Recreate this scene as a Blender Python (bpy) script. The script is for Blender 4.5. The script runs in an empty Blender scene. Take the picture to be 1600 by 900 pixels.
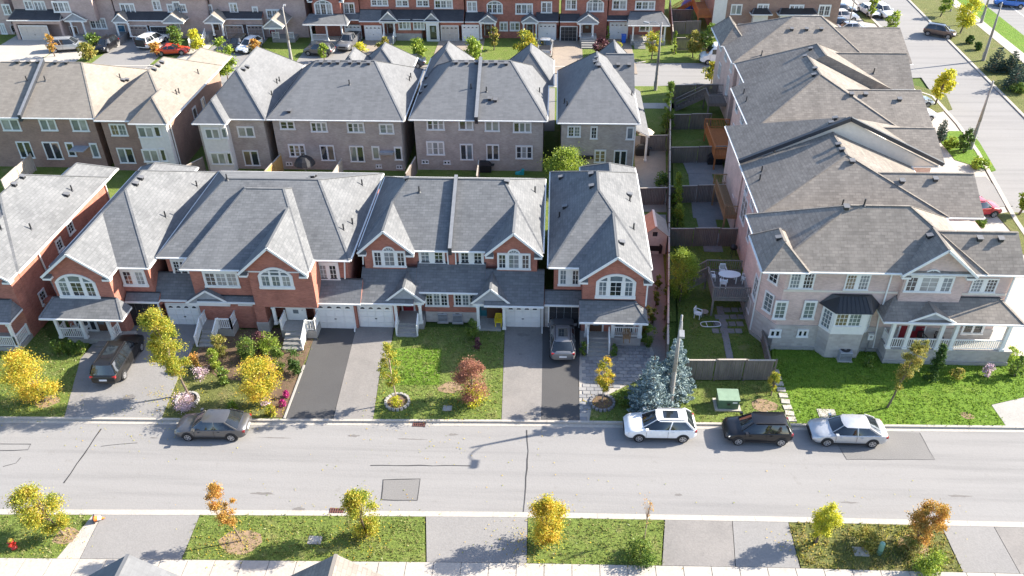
import bpy, bmesh, math, random
import numpy as np
from mathutils import Vector, Matrix
from mathutils.bvhtree import BVHTree
random.seed(11)
RNG = np.random.default_rng(11)
S = bpy.context.scene
COL = S.collection
R = math.radians

# ------------------------------------------------------------------ camera, sky, sun, exposure
F_PX, PITCH, YAW, ROLL, CAM_H = 1285.0, R(35.13), R(-3.2), R(-0.72), 38.0
_fw = Vector((math.sin(YAW)*math.cos(PITCH), math.cos(YAW)*math.cos(PITCH), -math.sin(PITCH)))
_rt = Vector((math.cos(YAW), -math.sin(YAW), 0)); _up = _rt.cross(_fw)
_r2 = _rt*math.cos(ROLL) + _up*math.sin(ROLL); _u2 = -_rt*math.sin(ROLL) + _up*math.cos(ROLL)
CAM = Vector((0, 0, CAM_H))
cd = bpy.data.cameras.new('camera'); cam = bpy.data.objects.new('camera', cd); COL.objects.link(cam)
cam.matrix_world = Matrix(((_r2.x, _u2.x, -_fw.x, 0), (_r2.y, _u2.y, -_fw.y, 0), (_r2.z, _u2.z, -_fw.z, CAM_H), (0, 0, 0, 1)))
cd.sensor_width = 36.0; cd.sensor_fit = 'HORIZONTAL'; cd.lens = F_PX/1600*36; cd.clip_end = 6000; cd.clip_start = 0.5
S.camera = cam
SUN_EL, SUN_AZ = R(30), R(17.4)            # azimuth measured from +x towards +y
SUNV = Vector((math.cos(SUN_AZ)*math.cos(SUN_EL), math.sin(SUN_AZ)*math.cos(SUN_EL), math.sin(SUN_EL)))
w = bpy.data.worlds.new('World'); S.world = w; w.use_nodes = True
nt = w.node_tree; bg = nt.nodes['Background']
sky = nt.nodes.new('ShaderNodeTexSky'); sky.sky_type = 'NISHITA'; sky.sun_disc = False
sky.air_density = 0.85; sky.dust_density = 1.0; sky.ozone_density = 1.8; sky.sun_elevation = SUN_EL; sky.sun_rotation = R(90)-SUN_AZ
nt.links.new(sky.outputs[0], bg.inputs[0]); bg.inputs[1].default_value = 0.125
sl = bpy.data.lights.new('sun', 'SUN'); so = bpy.data.objects.new('sun', sl); COL.objects.link(so)
sl.energy = 4.8; sl.angle = R(0.53); sl.color = (1.0, 0.92, 0.80)
so.rotation_euler = SUNV.to_track_quat('Z', 'Y').to_euler(); so.location = (60, 40, 80)
S.view_settings.view_transform = 'Standard'; S.view_settings.look = 'None'
S.view_settings.exposure = 1.66; S.view_settings.gamma = 1.0

# ------------------------------------------------------------------ survey: photo pixel -> place
def ray(px, py):
    d = _r2*((px-800)/F_PX) - _u2*((py-450)/F_PX) + _fw
    return d
def G(px, py, z=0.0):
    d = ray(px, py); return CAM + d*((z-CAM_H)/d.z)
def V(px, py, y):
    d = ray(px, py); return CAM + d*(y/d.y)
def VX(px, py, x):
    d = ray(px, py); return CAM + d*(x/d.x)
def proj(p):
    q = Vector(p)-CAM; D = q.dot(_fw); return (800+F_PX*q.dot(_r2)/D, 450-F_PX*q.dot(_u2)/D, D)
def height_at(x, y, py):
    lo, hi = 0.0, 30.0
    for _ in range(40):
        m = (lo+hi)/2
        if proj((x, y, m))[1] > py: lo = m
        else: hi = m
    return lo

# ------------------------------------------------------------------ materials
MAT = {}
def newmat(name, rough=0.8, spec=0.3):
    m = bpy.data.materials.new(name); m.use_nodes = True; MAT[name] = m
    b = m.node_tree.nodes['Principled BSDF']
    b.inputs['Roughness'].default_value = rough; b.inputs['Specular IOR Level'].default_value = spec
    return m, m.node_tree.nodes, m.node_tree.links, b
def ramp(N, L, src, stops, interp='LINEAR'):
    r = N.new('ShaderNodeValToRGB'); r.color_ramp.interpolation = interp
    e = r.color_ramp.elements
    while len(e) < len(stops): e.new(0.5)
    for i, (p, c) in enumerate(stops): e[i].position = p; e[i].color = (*c, 1)
    L.new(src, r.inputs[0]); return r.outputs[0]
def noise(N, L, vec, scale, detail=4, rough=0.6):
    n = N.new('ShaderNodeTexNoise'); n.inputs['Scale'].default_value = scale
    n.inputs['Detail'].default_value = detail; n.inputs['Roughness'].default_value = rough
    if vec is not None: L.new(vec, n.inputs['Vector'])
    return n.outputs[0]
def mixc(N, L, fac, a, b, mode='MIX'):
    m = N.new('ShaderNodeMix'); m.data_type = 'RGBA'; m.blend_type = mode
    for sock, v in ((m.inputs[0], fac), (m.inputs[6], a), (m.inputs[7], b)):
        if isinstance(v, (int, float)): sock.default_value = v
        elif isinstance(v, tuple): sock.default_value = (*v, 1)
        else: L.new(v, sock)
    return m.outputs[2]
def mth(N, L, op, a, b=None):
    m = N.new('ShaderNodeMath'); m.operation = op
    for i, v in enumerate((a, b)):
        if v is None: continue
        if isinstance(v, (int, float)): m.inputs[i].default_value = v
        else: L.new(v, m.inputs[i])
    return m.outputs[0]
def bump(N, L, b, h, strength, dist=0.05):
    n = N.new('ShaderNodeBump'); n.inputs['Strength'].default_value = strength; n.inputs['Distance'].default_value = dist
    L.new(h, n.inputs['Height']); L.new(n.outputs[0], b.inputs['Normal'])
def pos(N): return N.new('ShaderNodeNewGeometry').outputs['Position']
def sc(c, k): return tuple(min(1, x*k) for x in c)

def plain(name, c, rough=0.6, spec=0.4, metal=0.0, var=0.12, scale=3.0):
    m, N, L, b = newmat(name, rough, spec); b.inputs['Metallic'].default_value = metal
    n = noise(N, L, pos(N), scale, 5)
    L.new(ramp(N, L, n, [(0.3, sc(c, 1-var)), (0.7, sc(c, 1+var))]), b.inputs['Base Color'])
    return m
def ground_mat(name, c, c2, scale=0.5, fine=14, stain=None, rough=0.9, bumps=0.25, streak=False):
    m, N, L, b = newmat(name, rough, 0.2); p = pos(N)
    big = noise(N, L, p, scale, 6); fin = noise(N, L, p, fine, 3)
    col = ramp(N, L, big, [(0.32, c2), (0.62, c)])
    col = mixc(N, L, 0.35, col, ramp(N, L, fin, [(0.3, sc(c, 0.72)), (0.7, sc(c, 1.25))]))
    if streak:
        mp = N.new('ShaderNodeMapping'); mp.inputs['Scale'].default_value = (0.035, 0.9, 1); L.new(p, mp.inputs[0]); sk = noise(N, L, mp.outputs[0], 1.4, 5, 0.65)
        col = mixc(N, L, 0.55, col, ramp(N, L, sk, [(0.3, sc(c2, 0.83)), (0.5, c), (0.75, sc(c, 1.1))]))
    if stain:
        st = noise(N, L, p, 1.3, 7, 0.72)
        col = mixc(N, L, ramp(N, L, st, [(0.60, (0, 0, 0)), (0.74, (0.75,)*3)]), col, stain)
    L.new(col, b.inputs['Base Color']); bump(N, L, b, fin, bumps, 0.03); return m
def slope_uv(N, L):
    g = N.new('ShaderNodeNewGeometry'); sp = N.new('ShaderNodeSeparateXYZ'); L.new(g.outputs['Position'], sp.inputs[0])
    sn = N.new('ShaderNodeSeparateXYZ'); L.new(g.outputs['True Normal'], sn.inputs[0])
    gt = mth(N, L, 'GREATER_THAN', mth(N, L, 'ABSOLUTE', sn.outputs[0]), mth(N, L, 'ABSOLUTE', sn.outputs[1]))
    u = mth(N, L, 'ADD', mth(N, L, 'MULTIPLY', sp.outputs[1], gt), mth(N, L, 'MULTIPLY', sp.outputs[0], mth(N, L, 'SUBTRACT', 1, gt)))
    s2 = mth(N, L, 'SQRT', mth(N, L, 'MAXIMUM', mth(N, L, 'SUBTRACT', 1, mth(N, L, 'MULTIPLY', sn.outputs[2], sn.outputs[2])), 0.02))
    v = mth(N, L, 'DIVIDE', sp.outputs[2], s2)
    c = N.new('ShaderNodeCombineXYZ'); L.new(u, c.inputs[0]); L.new(v, c.inputs[1]); L.new(mth(N, L, 'MULTIPLY', gt, 3.7), c.inputs[2])
    return c.outputs[0]
def shingle(name, a, b_, lines=0.8):
    m, N, L, b = newmat(name, 0.92, 0.15); uv = slope_uv(N, L)
    br = N.new('ShaderNodeTexBrick'); L.new(uv, br.inputs['Vector'])
    br.inputs['Scale'].default_value = 1; br.inputs['Brick Width'].default_value = 0.42; br.inputs['Row Height'].default_value = 0.23
    br.inputs['Mortar Size'].default_value = 0.022 if lines > .5 else 0.012; br.inputs['Mortar Smooth'].default_value = 0.3; br.inputs['Bias'].default_value = 0
    br.inputs['Color1'].default_value = (*sc(a, 1.18), 1); br.inputs['Color2'].default_value = (*sc(b_, 0.88), 1)
    br.inputs['Mortar'].default_value = (*sc(b_, 1-0.5*lines), 1)
    mp = N.new('ShaderNodeMapping'); mp.inputs['Scale'].default_value = (0.9, 2.6, 1); L.new(uv, mp.inputs[0])
    n1 = noise(N, L, mp.outputs[0], 1.5, 5, 0.65); n2 = noise(N, L, uv, 0.35, 3)
    col = mixc(N, L, 0.5, br.outputs[0], ramp(N, L, n1, [(0.3, sc(b_, 0.86)), (0.7, sc(a, 1.14))]))
    col = mixc(N, L, 0.3, col, ramp(N, L, n2, [(0.35, sc(b_, 0.85)), (0.65, a)]))
    mq = N.new('ShaderNodeMapping'); mq.inputs['Scale'].default_value = (1.6, 0.16, 1); L.new(uv, mq.inputs[0]); n3 = noise(N, L, mq.outputs[0], 1.0, 5, 0.7)
    col = mixc(N, L, 0.16, col, ramp(N, L, n3, [(0.35, sc(b_, 0.72)), (0.65, sc(a, 1.2))]))
    L.new(col, b.inputs['Base Color']); return m
def brick_mat(name, a, b_, mortar, w=0.23, h=0.08):
    m, N, L, b = newmat(name, 0.9, 0.2); uv = slope_uv(N, L)
    br = N.new('ShaderNodeTexBrick'); L.new(uv, br.inputs['Vector'])
    br.inputs['Scale'].default_value = 1; br.inputs['Brick Width'].default_value = w; br.inputs['Row Height'].default_value = h
    br.inputs['Mortar Size'].default_value = 0.008; br.inputs['Bias'].default_value = 0
    br.inputs['Color1'].default_value = (*a, 1); br.inputs['Color2'].default_value = (*b_, 1); br.inputs['Mortar'].default_value = (*mortar, 1)
    n2 = noise(N, L, uv, 0.9, 5)
    col = mixc(N, L, 0.35, br.outputs[0], ramp(N, L, n2, [(0.35, sc(b_, 0.8)), (0.65, sc(a, 1.15))]))
    L.new(col, b.inputs['Base Color']); bump(N, L, b, br.outputs[1], -0.3, 0.01); return m
def foliage(name, cols, trans=0.4, patch=1.1):
    m = bpy.data.materials.new(name); m.use_nodes = True; MAT[name] = m
    N, L = m.node_tree.nodes, m.node_tree.links; N.remove(N['Principled BSDF'])
    g = N.new('ShaderNodeNewGeometry'); n = noise(N, L, g.outputs['Position'], patch, 2)
    f = mth(N, L, 'ADD', mth(N, L, 'MULTIPLY', g.outputs['Random Per Island'], 0.55), mth(N, L, 'MULTIPLY', mth(N, L, 'SUBTRACT', n, 0.27), 1.0))
    c = ramp(N, L, f, [(i/(len(cols)-1)*0.8+0.1, x) for i, x in enumerate(cols)])
    d = N.new('ShaderNodeBsdfDiffuse'); t = N.new('ShaderNodeBsdfTranslucent'); mx = N.new('ShaderNodeMixShader'); mx.inputs[0].default_value = trans
    L.new(c, d.inputs[0]); L.new(c, t.inputs[0]); L.new(d.outputs[0], mx.inputs[1]); L.new(t.outputs[0], mx.inputs[2])
    gl = N.new('ShaderNodeBsdfGlossy'); gl.inputs['Roughness'].default_value = 0.5; m2 = N.new('ShaderNodeMixShader'); m2.inputs[0].default_value = 0.025
    L.new(mx.outputs[0], m2.inputs[1]); L.new(gl.outputs[0], m2.inputs[2])
    L.new(m2.outputs[0], N['Material Output'].inputs[0]); return m
def wood(name, a, b_):
    m, N, L, b = newmat(name, 0.85, 0.2); p = pos(N)
    mp = N.new('ShaderNodeMapping'); mp.inputs['Scale'].default_value = (9, 9, 0.7); L.new(p, mp.inputs[0])
    n = noise(N, L, mp.outputs[0], 1.2, 5)
    L.new(ramp(N, L, n, [(0.3, b_), (0.7, a)]), b.inputs['Base Color']); return m
def glass(name, c, rough=0.06):
    m, N, L, b = newmat(name, rough, 0.7); p = pos(N)
    n = noise(N, L, p, 0.8, 2)
    L.new(ramp(N, L, n, [(0.35, sc(c, 0.6)), (0.65, c)]), b.inputs['Base Color'])
    b.inputs['Coat Weight'].default_value = 0.6; b.inputs['Coat Roughness'].default_value = 0.03; return m
def paint(name, c, metal=0.0, rough=0.35):
    m, N, L, b = newmat(name, rough, 0.5)
    n = noise(N, L, pos(N), 5, 3)
    L.new(ramp(N, L, n, [(0.3, sc(c, 0.93)), (0.7, sc(c, 1.05))]), b.inputs['Base Color'])
    b.inputs['Metallic'].default_value = metal; b.inputs['Coat Weight'].default_value = 0.35 if max(c) < .05 else 0.9; b.inputs['Coat Roughness'].default_value = 0.05; return m

ground_mat('asphalt_road', (0.245, 0.237, 0.228), (0.215, 0.209, 0.203), 0.16, 9, (0.19, 0.18, 0.168), streak=True)
ground_mat('asphalt_patch', (0.185, 0.178, 0.170), (0.165, 0.16, 0.153), 0.4, 12)
ground_mat('asphalt_dark', (0.085, 0.083, 0.082), (0.072, 0.070, 0.070), 0.4, 16, bumps=0.15)
ground_mat('asphalt_worn', (0.225, 0.21, 0.195), (0.165, 0.156, 0.147), 0.5, 10, (0.13, 0.123, 0.117))
ground_mat('asphalt_grey', (0.235, 0.226, 0.216), (0.205, 0.198, 0.19), 0.3, 12, (0.20, 0.19, 0.18))
ground_mat('concrete', (0.40, 0.37, 0.325), (0.35, 0.32, 0.285), 0.5, 8, (0.27, 0.25, 0.22))
ground_mat('concrete_step', (0.33, 0.315, 0.29), (0.28, 0.27, 0.25), 0.8, 9)
ground_mat('paver', (0.22, 0.21, 0.20), (0.175, 0.17, 0.165), 1.6, 12)
ground_mat('paver_tan', (0.30, 0.25, 0.20), (0.24, 0.20, 0.17), 1.0, 12)
ground_mat('patio_stone', (0.24, 0.23, 0.22), (0.19, 0.185, 0.18), 1.2, 10)
ground_mat('mulch', (0.15, 0.10, 0.065), (0.09, 0.062, 0.042), 1.4, 16, bumps=0.8)
ground_mat('gravel', (0.40, 0.37, 0.33), (0.30, 0.275, 0.25), 2.0, 22, bumps=0.8)
ground_mat('dry_soil', (0.27, 0.19, 0.12), (0.20, 0.14, 0.085), 1.2, 14, bumps=0.8)
plain('crack_tar', (0.045, 0.043, 0.042), 0.6)
def lawn_mat(name, a, b_, dry):
    m, N, L, b = newmat(name, 0.9, 0.15); p = pos(N)
    n1 = noise(N, L, p, 0.55, 6, 0.7); n2 = noise(N, L, p, 7, 5, 0.75); n3 = noise(N, L, p, 0.8, 5, 0.6)
    c = mixc(N, L, 0.55, ramp(N, L, n1, [(0.35, b_), (0.65, a)]), ramp(N, L, n2, [(0.32, sc(b_, 0.45)), (0.68, sc(a, 1.4))]))
    c = mixc(N, L, ramp(N, L, n3, [(0.53, (0, 0, 0)), (0.74, (0.6,)*3)]), c, dry)
    L.new(c, b.inputs['Base Color']); bump(N, L, b, n2, 1.0, 0.12); return m
lawn_mat('lawn', (0.155, 0.20, 0.045), (0.10, 0.145, 0.03), (0.26, 0.22, 0.10))
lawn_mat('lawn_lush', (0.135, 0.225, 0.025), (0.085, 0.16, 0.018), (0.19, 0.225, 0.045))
lawn_mat('lawn_dry', (0.15, 0.155, 0.05), (0.095, 0.115, 0.034), (0.24, 0.19, 0.10))
lawn_mat('field', (0.10, 0.15, 0.03), (0.07, 0.11, 0.024), (0.15, 0.14, 0.06))
shingle('shingle_grey', (0.172, 0.175, 0.178), (0.105, 0.109, 0.114))
shingle('shingle_slate', (0.162, 0.165, 0.170), (0.130, 0.133, 0.138), 0.25)
shingle('shingle_brown', (0.265, 0.236, 0.205), (0.145, 0.131, 0.118))
shingle('shingle_tan', (0.245, 0.22, 0.188), (0.19, 0.17, 0.147), 0.4)
shingle('shingle_dark', (0.07, 0.07, 0.075), (0.05, 0.05, 0.055))
brick_mat('brick_red', (0.44, 0.165, 0.115), (0.27, 0.095, 0.068), (0.30, 0.22, 0.18))
brick_mat('brick_pink', (0.64, 0.47, 0.41), (0.48, 0.345, 0.30), (0.45, 0.39, 0.365))
brick_mat('brick_taupe', (0.46, 0.395, 0.345), (0.33, 0.28, 0.245), (0.33, 0.29, 0.26))
brick_mat('brick_brown', (0.34, 0.215, 0.165), (0.25, 0.155, 0.12), (0.30, 0.24, 0.20))
brick_mat('brick_rose', (0.52, 0.385, 0.34), (0.39, 0.285, 0.255), (0.36, 0.30, 0.27))
brick_mat('stone_grey', (0.47, 0.43, 0.395), (0.34, 0.31, 0.285), (0.38, 0.36, 0.34), 0.4, 0.19)
plain('white_trim', (0.70, 0.69, 0.66), 0.5, 0.4, var=0.05)
plain('cream_trim', (0.62, 0.56, 0.48), 0.6, 0.3, var=0.06)
plain('stucco', (0.66, 0.63, 0.59), 0.85, 0.2, var=0.07)
plain('grey_siding', (0.30, 0.31, 0.33), 0.7)
plain('black_metal', (0.022, 0.023, 0.025), 0.45, 0.5)
plain('dark_flashing', (0.035, 0.038, 0.045), 0.5)
plain('grey_metal', (0.28, 0.28, 0.28), 0.45, 0.5, 0.3)
plain('brown_metal', (0.16, 0.09, 0.06), 0.6)
plain('soffit', (0.70, 0.68, 0.64), 0.6)
plain('garage_white', (0.74, 0.72, 0.68), 0.55, var=0.04)
plain('garage_beige', (0.50, 0.44, 0.38), 0.55, var=0.04)
plain('garage_black', (0.03, 0.03, 0.033), 0.5)
plain('garage_brown', (0.27, 0.20, 0.17), 0.55)
plain('door_red', (0.22, 0.02, 0.03), 0.4); plain('door_blue', (0.025, 0.11, 0.19), 0.4); plain('door_teal', (0.03, 0.15, 0.18), 0.35)
plain('door_brown', (0.10, 0.05, 0.03), 0.45)
plain('concrete_pole', (0.26, 0.245, 0.225), 0.85, var=0.15)
plain('hydrant_red', (0.5, 0.035, 0.025), 0.4); plain('hydrant_yellow', (0.62, 0.42, 0.05), 0.45)
plain('cone_orange', (0.75, 0.18, 0.03), 0.5); plain('box_green', (0.075, 0.14, 0.09), 0.5); plain('pedestal_green', (0.17, 0.31, 0.24), 0.5)
plain('box_green_top', (0.19, 0.27, 0.185), 0.55)
plain('plastic_white', (0.80, 0.80, 0.79), 0.4, var=0.03); plain('plastic_blue', (0.03, 0.13, 0.55), 0.4); plain('plastic_teal', (0.03, 0.36, 0.36), 0.45)
plain('plastic_yellow', (0.75, 0.58, 0.03), 0.45); plain('plastic_black', (0.02, 0.02, 0.022), 0.5); plain('cloth_beige', (0.60, 0.52, 0.42), 0.9)
plain('rust_iron', (0.13, 0.055, 0.045), 0.8); plain('shed_pink', (0.46, 0.45, 0.42), 0.7); plain('shed_roof', (0.34, 0.28, 0.23), 0.7)
wood('fence_wood', (0.215, 0.18, 0.155), (0.13, 0.11, 0.097)); wood('fence_cap', (0.43, 0.38, 0.33), (0.32, 0.28, 0.24))
wood('fence_gold', (0.50, 0.33, 0.13), (0.36, 0.22, 0.085)); wood('deck_orange', (0.50, 0.20, 0.075), (0.36, 0.135, 0.05))
wood('deck_brown', (0.34, 0.22, 0.12), (0.22, 0.14, 0.08)); wood('deck_grey', (0.235, 0.205, 0.185), (0.16, 0.14, 0.127)); wood('bark', (0.20, 0.155, 0.12), (0.10, 0.075, 0.055))
wood('branch_pale', (0.40, 0.31, 0.24), (0.26, 0.19, 0.14))
glass('glass_dark', (0.03, 0.037, 0.045)); glass('glass_blind', (0.33, 0.34, 0.33), 0.2); glass('glass_pale', (0.17, 0.20, 0.215), 0.12); glass('glass_warm', (0.22, 0.17, 0.11), 0.12)
glass('car_glass', (0.02, 0.025, 0.03), 0.04); glass('lamp_white', (0.75, 0.75, 0.72), 0.1); glass('lamp_red', (0.42, 0.015, 0.02), 0.12)
paint('paint_white', (0.78, 0.78, 0.77)); paint('paint_silver', (0.50, 0.51, 0.52), 0.5); paint('paint_graphite', (0.125, 0.122, 0.122), 0.5)
paint('paint_black', (0.006, 0.006, 0.008)); paint('paint_olive', (0.016, 0.015, 0.014), 0.2); paint('paint_red', (0.62, 0.05, 0.02)); paint('paint_crimson', (0.45, 0.02, 0.03))
paint('paint_blue', (0.02, 0.14, 0.50), 0.2); paint('paint_grey', (0.19, 0.19, 0.195), 0.4); paint('paint_bronze', (0.085, 0.06, 0.05), 0.4); paint('paint_navy', (0.035, 0.045, 0.07), 0.3)
plain('tyre', (0.018, 0.018, 0.018), 0.9); plain('rim', (0.42, 0.42, 0.43), 0.35, 0.5, 0.6)
foliage('leaf_yellow', [(0.14, 0.20, 0.03), (0.34, 0.36, 0.04), (0.60, 0.51, 0.05), (0.66, 0.44, 0.05), (0.55, 0.29, 0.05)])
foliage('leaf_yelgreen', [(0.09, 0.15, 0.02), (0.19, 0.26, 0.03), (0.38, 0.39, 0.045), (0.55, 0.45, 0.05), (0.50, 0.31, 0.06)])
foliage('leaf_olive', [(0.091, 0.124, 0.026), (0.221, 0.234, 0.046), (0.364, 0.325, 0.072), (0.468, 0.312, 0.091)])
foliage('leaf_orange', [(0.182, 0.182, 0.039), (0.468, 0.286, 0.058), (0.598, 0.338, 0.078), (0.494, 0.208, 0.072)])
foliage('leaf_red', [(0.364, 0.260, 0.091), (0.351, 0.163, 0.098), (0.442, 0.208, 0.143), (0.260, 0.104, 0.078)])
foliage('leaf_green', [(0.040, 0.086, 0.014), (0.098, 0.172, 0.029), (0.172, 0.253, 0.040), (0.276, 0.287, 0.057)], 0.3)
foliage('leaf_lime', [(0.095, 0.162, 0.022), (0.230, 0.324, 0.041), (0.432, 0.486, 0.068)], 0.4)
foliage('leaf_cedar', [(0.03, 0.065, 0.014), (0.055, 0.11, 0.022), (0.10, 0.16, 0.03)], 0.2)
foliage('leaf_bright', [(0.325, 0.377, 0.039), (0.585, 0.559, 0.046), (0.728, 0.637, 0.065)])
foliage('leaf_spruce', [(0.13, 0.195, 0.195), (0.25, 0.33, 0.335), (0.40, 0.48, 0.485)], 0.15)
foliage('leaf_darkspruce', [(0.025, 0.055, 0.04), (0.045, 0.085, 0.065), (0.07, 0.12, 0.09)], 0.15)
foliage('leaf_purple', [(0.06, 0.025, 0.035), (0.14, 0.055, 0.07), (0.22, 0.10, 0.09)], 0.3)
foliage('flower_pink', [(0.20, 0.24, 0.07), (0.60, 0.42, 0.50), (0.74, 0.62, 0.66)], 0.2, 3)
foliage('flower_lilac', [(0.16, 0.20, 0.06), (0.46, 0.33, 0.55), (0.66, 0.52, 0.66)], 0.2, 3)
foliage('flower_magenta', [(0.20, 0.10, 0.07), (0.48, 0.03, 0.20), (0.60, 0.06, 0.30)], 0.2, 3)
foliage('grass_blade', [(0.112, 0.168, 0.035), (0.192, 0.240, 0.061), (0.304, 0.304, 0.112), (0.416, 0.352, 0.160)], 0.45, 0.6)
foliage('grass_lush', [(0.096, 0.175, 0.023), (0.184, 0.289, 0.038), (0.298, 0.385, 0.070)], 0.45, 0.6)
foliage('weed_blade', [(0.105, 0.158, 0.032), (0.231, 0.252, 0.053), (0.378, 0.315, 0.105), (0.441, 0.347, 0.158)], 0.4, 1.2)

# ------------------------------------------------------------------ object helpers
ORG = {}
def tag(o, label=None, cat=None, group=None, kind=None):
    for k, v in (('label', label), ('category', cat), ('group', group), ('kind', kind)):
        if v: o[k] = v
    return o
def empty(name, loc, label, cat, group=None, rz=0.0):
    o = bpy.data.objects.new(name, None); o.empty_display_size = 0.5
    o.location = loc; o.rotation_euler = (0, 0, rz); COL.objects.link(o); ORG[o.name] = Vector(loc)
    return tag(o, label, cat, group)
def origin(o):
    v = Vector((0, 0, 0))
    while o is not None: v += Vector(o.location); o = o.parent
    return v
def inst(name, mesh, parent, loc, rz=0.0):
    """link a shared mesh at a world position under an unrotated parent"""
    o = bpy.data.objects.new(name, mesh); COL.objects.link(o); o.parent = parent
    o.location = Vector(loc) - origin(parent); o.rotation_euler = (0, 0, rz); return o
class MB:
    def __init__(s): s.v = []; s.f = []; s.m = []; s.mats = []
    def mi(s, mat):
        if mat not in s.mats: s.mats.append(mat)
        return s.mats.index(mat)
    def add(s, vs, fs, mat):
        n = len(s.v); s.v += [tuple(v) for v in vs]
        if isinstance(mat, str): mat = [mat]*len(fs)
        for f, m in zip(fs, mat): s.f.append([i+n for i in f]); s.m.append(s.mi(m))
        return s
    def box(s, x0, x1, y0, y1, z0, z1, mat):
        x0, x1 = sorted((x0, x1)); y0, y1 = sorted((y0, y1)); z0, z1 = sorted((z0, z1))
        return s.add([(x, y, z) for z in (z0, z1) for y in (y0, y1) for x in (x0, x1)],
                     [(0, 2, 3, 1), (4, 5, 7, 6), (0, 1, 5, 4), (2, 6, 7, 3), (0, 4, 6, 2), (1, 3, 7, 5)], mat)
    def beam(s, p, q, w, h, mat, up=(0, 0, 1)):
        p, q = Vector(p), Vector(q); d = (q-p).normalized(); u = Vector(up)
        if abs(d.dot(u)) > 0.98: u = Vector((0, 1, 0))
        a = d.cross(u).normalized()*(w/2); b = a.cross(d).normalized()*(h/2)
        vs = [e+sa*a+sb*b for e in (p, q) for sa, sb in ((-1, -1), (1, -1), (1, 1), (-1, 1))]
        return s.add(vs, [(0, 3, 2, 1), (4, 5, 6, 7), (0, 1, 5, 4), (1, 2, 6, 5), (2, 3, 7, 6), (3, 0, 4, 7)], mat)
    def cyl(s, p, q, r0, r1, n, mat, caps=True):
        p, q = Vector(p), Vector(q); d = (q-p).normalized(); u = Vector((0, 0, 1)) if abs(d.z) < 0.9 else Vector((1, 0, 0))
        a = d.cross(u).normalized(); b = d.cross(a)
        vs = []
        for e, r in ((p, r0), (q, r1)):
            for i in range(n): t = 2*math.pi*i/n; vs.append(e+(a*math.cos(t)+b*math.sin(t))*r)
        fs = [(i, i+n, (i+1) % n+n, (i+1) % n) for i in range(n)]
        if caps: fs += [tuple(range(n)), tuple(range(2*n-1, n-1, -1))]
        return s.add(vs, fs, mat)
    def prism(s, poly, z0, z1, mat, side=None):
        n = len(poly); ar = sum(poly[i][0]*poly[(i+1) % n][1]-poly[(i+1) % n][0]*poly[i][1] for i in range(n))
        if ar < 0: poly = poly[::-1]
        vs = [(p[0], p[1], z0) for p in poly]+[(p[0], p[1], z1) for p in poly]
        fs = [tuple(range(n, 2*n)), tuple(range(n-1, -1, -1))]+[(i, (i+1) % n, (i+1) % n+n, i+n) for i in range(n)]
        return s.add(vs, fs, [mat, mat]+[side or mat]*n)
    def sheet(s, poly, z, mat):
        n = len(poly); ar = sum(poly[i][0]*poly[(i+1) % n][1]-poly[(i+1) % n][0]*poly[i][1] for i in range(n))
        if ar < 0: poly = poly[::-1]
        return s.add([(p[0], p[1], z) for p in poly], [tuple(range(n))], mat)
    def solid(s, top, t, mat, side):
        """slab: planar polygon given by its top corners, thickness t downwards"""
        n = len(top); vs = [tuple(p) for p in top]+[(p[0], p[1], p[2]-t) for p in top]
        nx = sum((top[i][0]-top[(i+1) % n][0])*(top[i][1]+top[(i+1) % n][1]) for i in range(n))
        fs = [tuple(range(n)), tuple(range(2*n-1, n-1, -1))]+[(i, i+n, (i+1) % n+n, (i+1) % n) for i in range(n)]
        if nx < 0: fs = [tuple(reversed(f)) for f in fs]
        return s.add(vs, fs, [mat, side]+[side]*n)
    def lathe(s, base, prof, n, mat):
        b = Vector(base); vs = []
        for r, z in prof:
            for i in range(n): t = 2*math.pi*i/n; vs.append((b.x+r*math.cos(t), b.y+r*math.sin(t), b.z+z))
        fs = [(k*n+i, k*n+(i+1) % n, (k+1)*n+(i+1) % n, (k+1)*n+i) for k in range(len(prof)-1) for i in range(n)]
        fs += [tuple(range(n-1, -1, -1)), tuple(range((len(prof)-1)*n, len(prof)*n))]
        return s.add(vs, fs, mat)
    def mesh(s, name, off=(0, 0, 0), smooth=False):
        me = bpy.data.meshes.new(name); o = Vector(off)
        me.from_pydata([(v[0]-o.x, v[1]-o.y, v[2]-o.z) for v in s.v], [], s.f)
        for m in s.mats: me.materials.append(MAT[m])
        me.polygons.foreach_set('material_index', s.m)
        if smooth: me.polygons.foreach_set('use_smooth', [True]*len(s.f))
        me.update(); return me
    def build(s, name, parent=None, smooth=False, label=None, kind=None, at=None):
        """vertices are in world space; the object's origin is the parent's origin or `at`"""
        off = origin(parent) if parent is not None else Vector(at or (0, 0, 0))
        o = bpy.data.objects.new(name, s.mesh(name, off, smooth)); COL.objects.link(o)
        if parent is not None: o.parent = parent
        else: o.location = off
        return tag(o, label, None, None, kind)
def smooth_by_angle(o, a=35):
    me = o.data; bm = bmesh.new(); bm.from_mesh(me)
    for f in bm.faces: f.smooth = True
    for e in bm.edges:
        if len(e.link_faces) != 2 or e.calc_face_angle(0) > R(a): e.smooth = False
    bm.to_mesh(me); bm.free()
def structure(name, mb, label=None):
    o = mb.build(name); o['kind'] = 'structure'
    if label: o['label'] = label
    return o
def pts(pix, z=0.0): return [(lambda p: (p.x, p.y))(G(a, b, z)) for a, b in pix]

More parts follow.
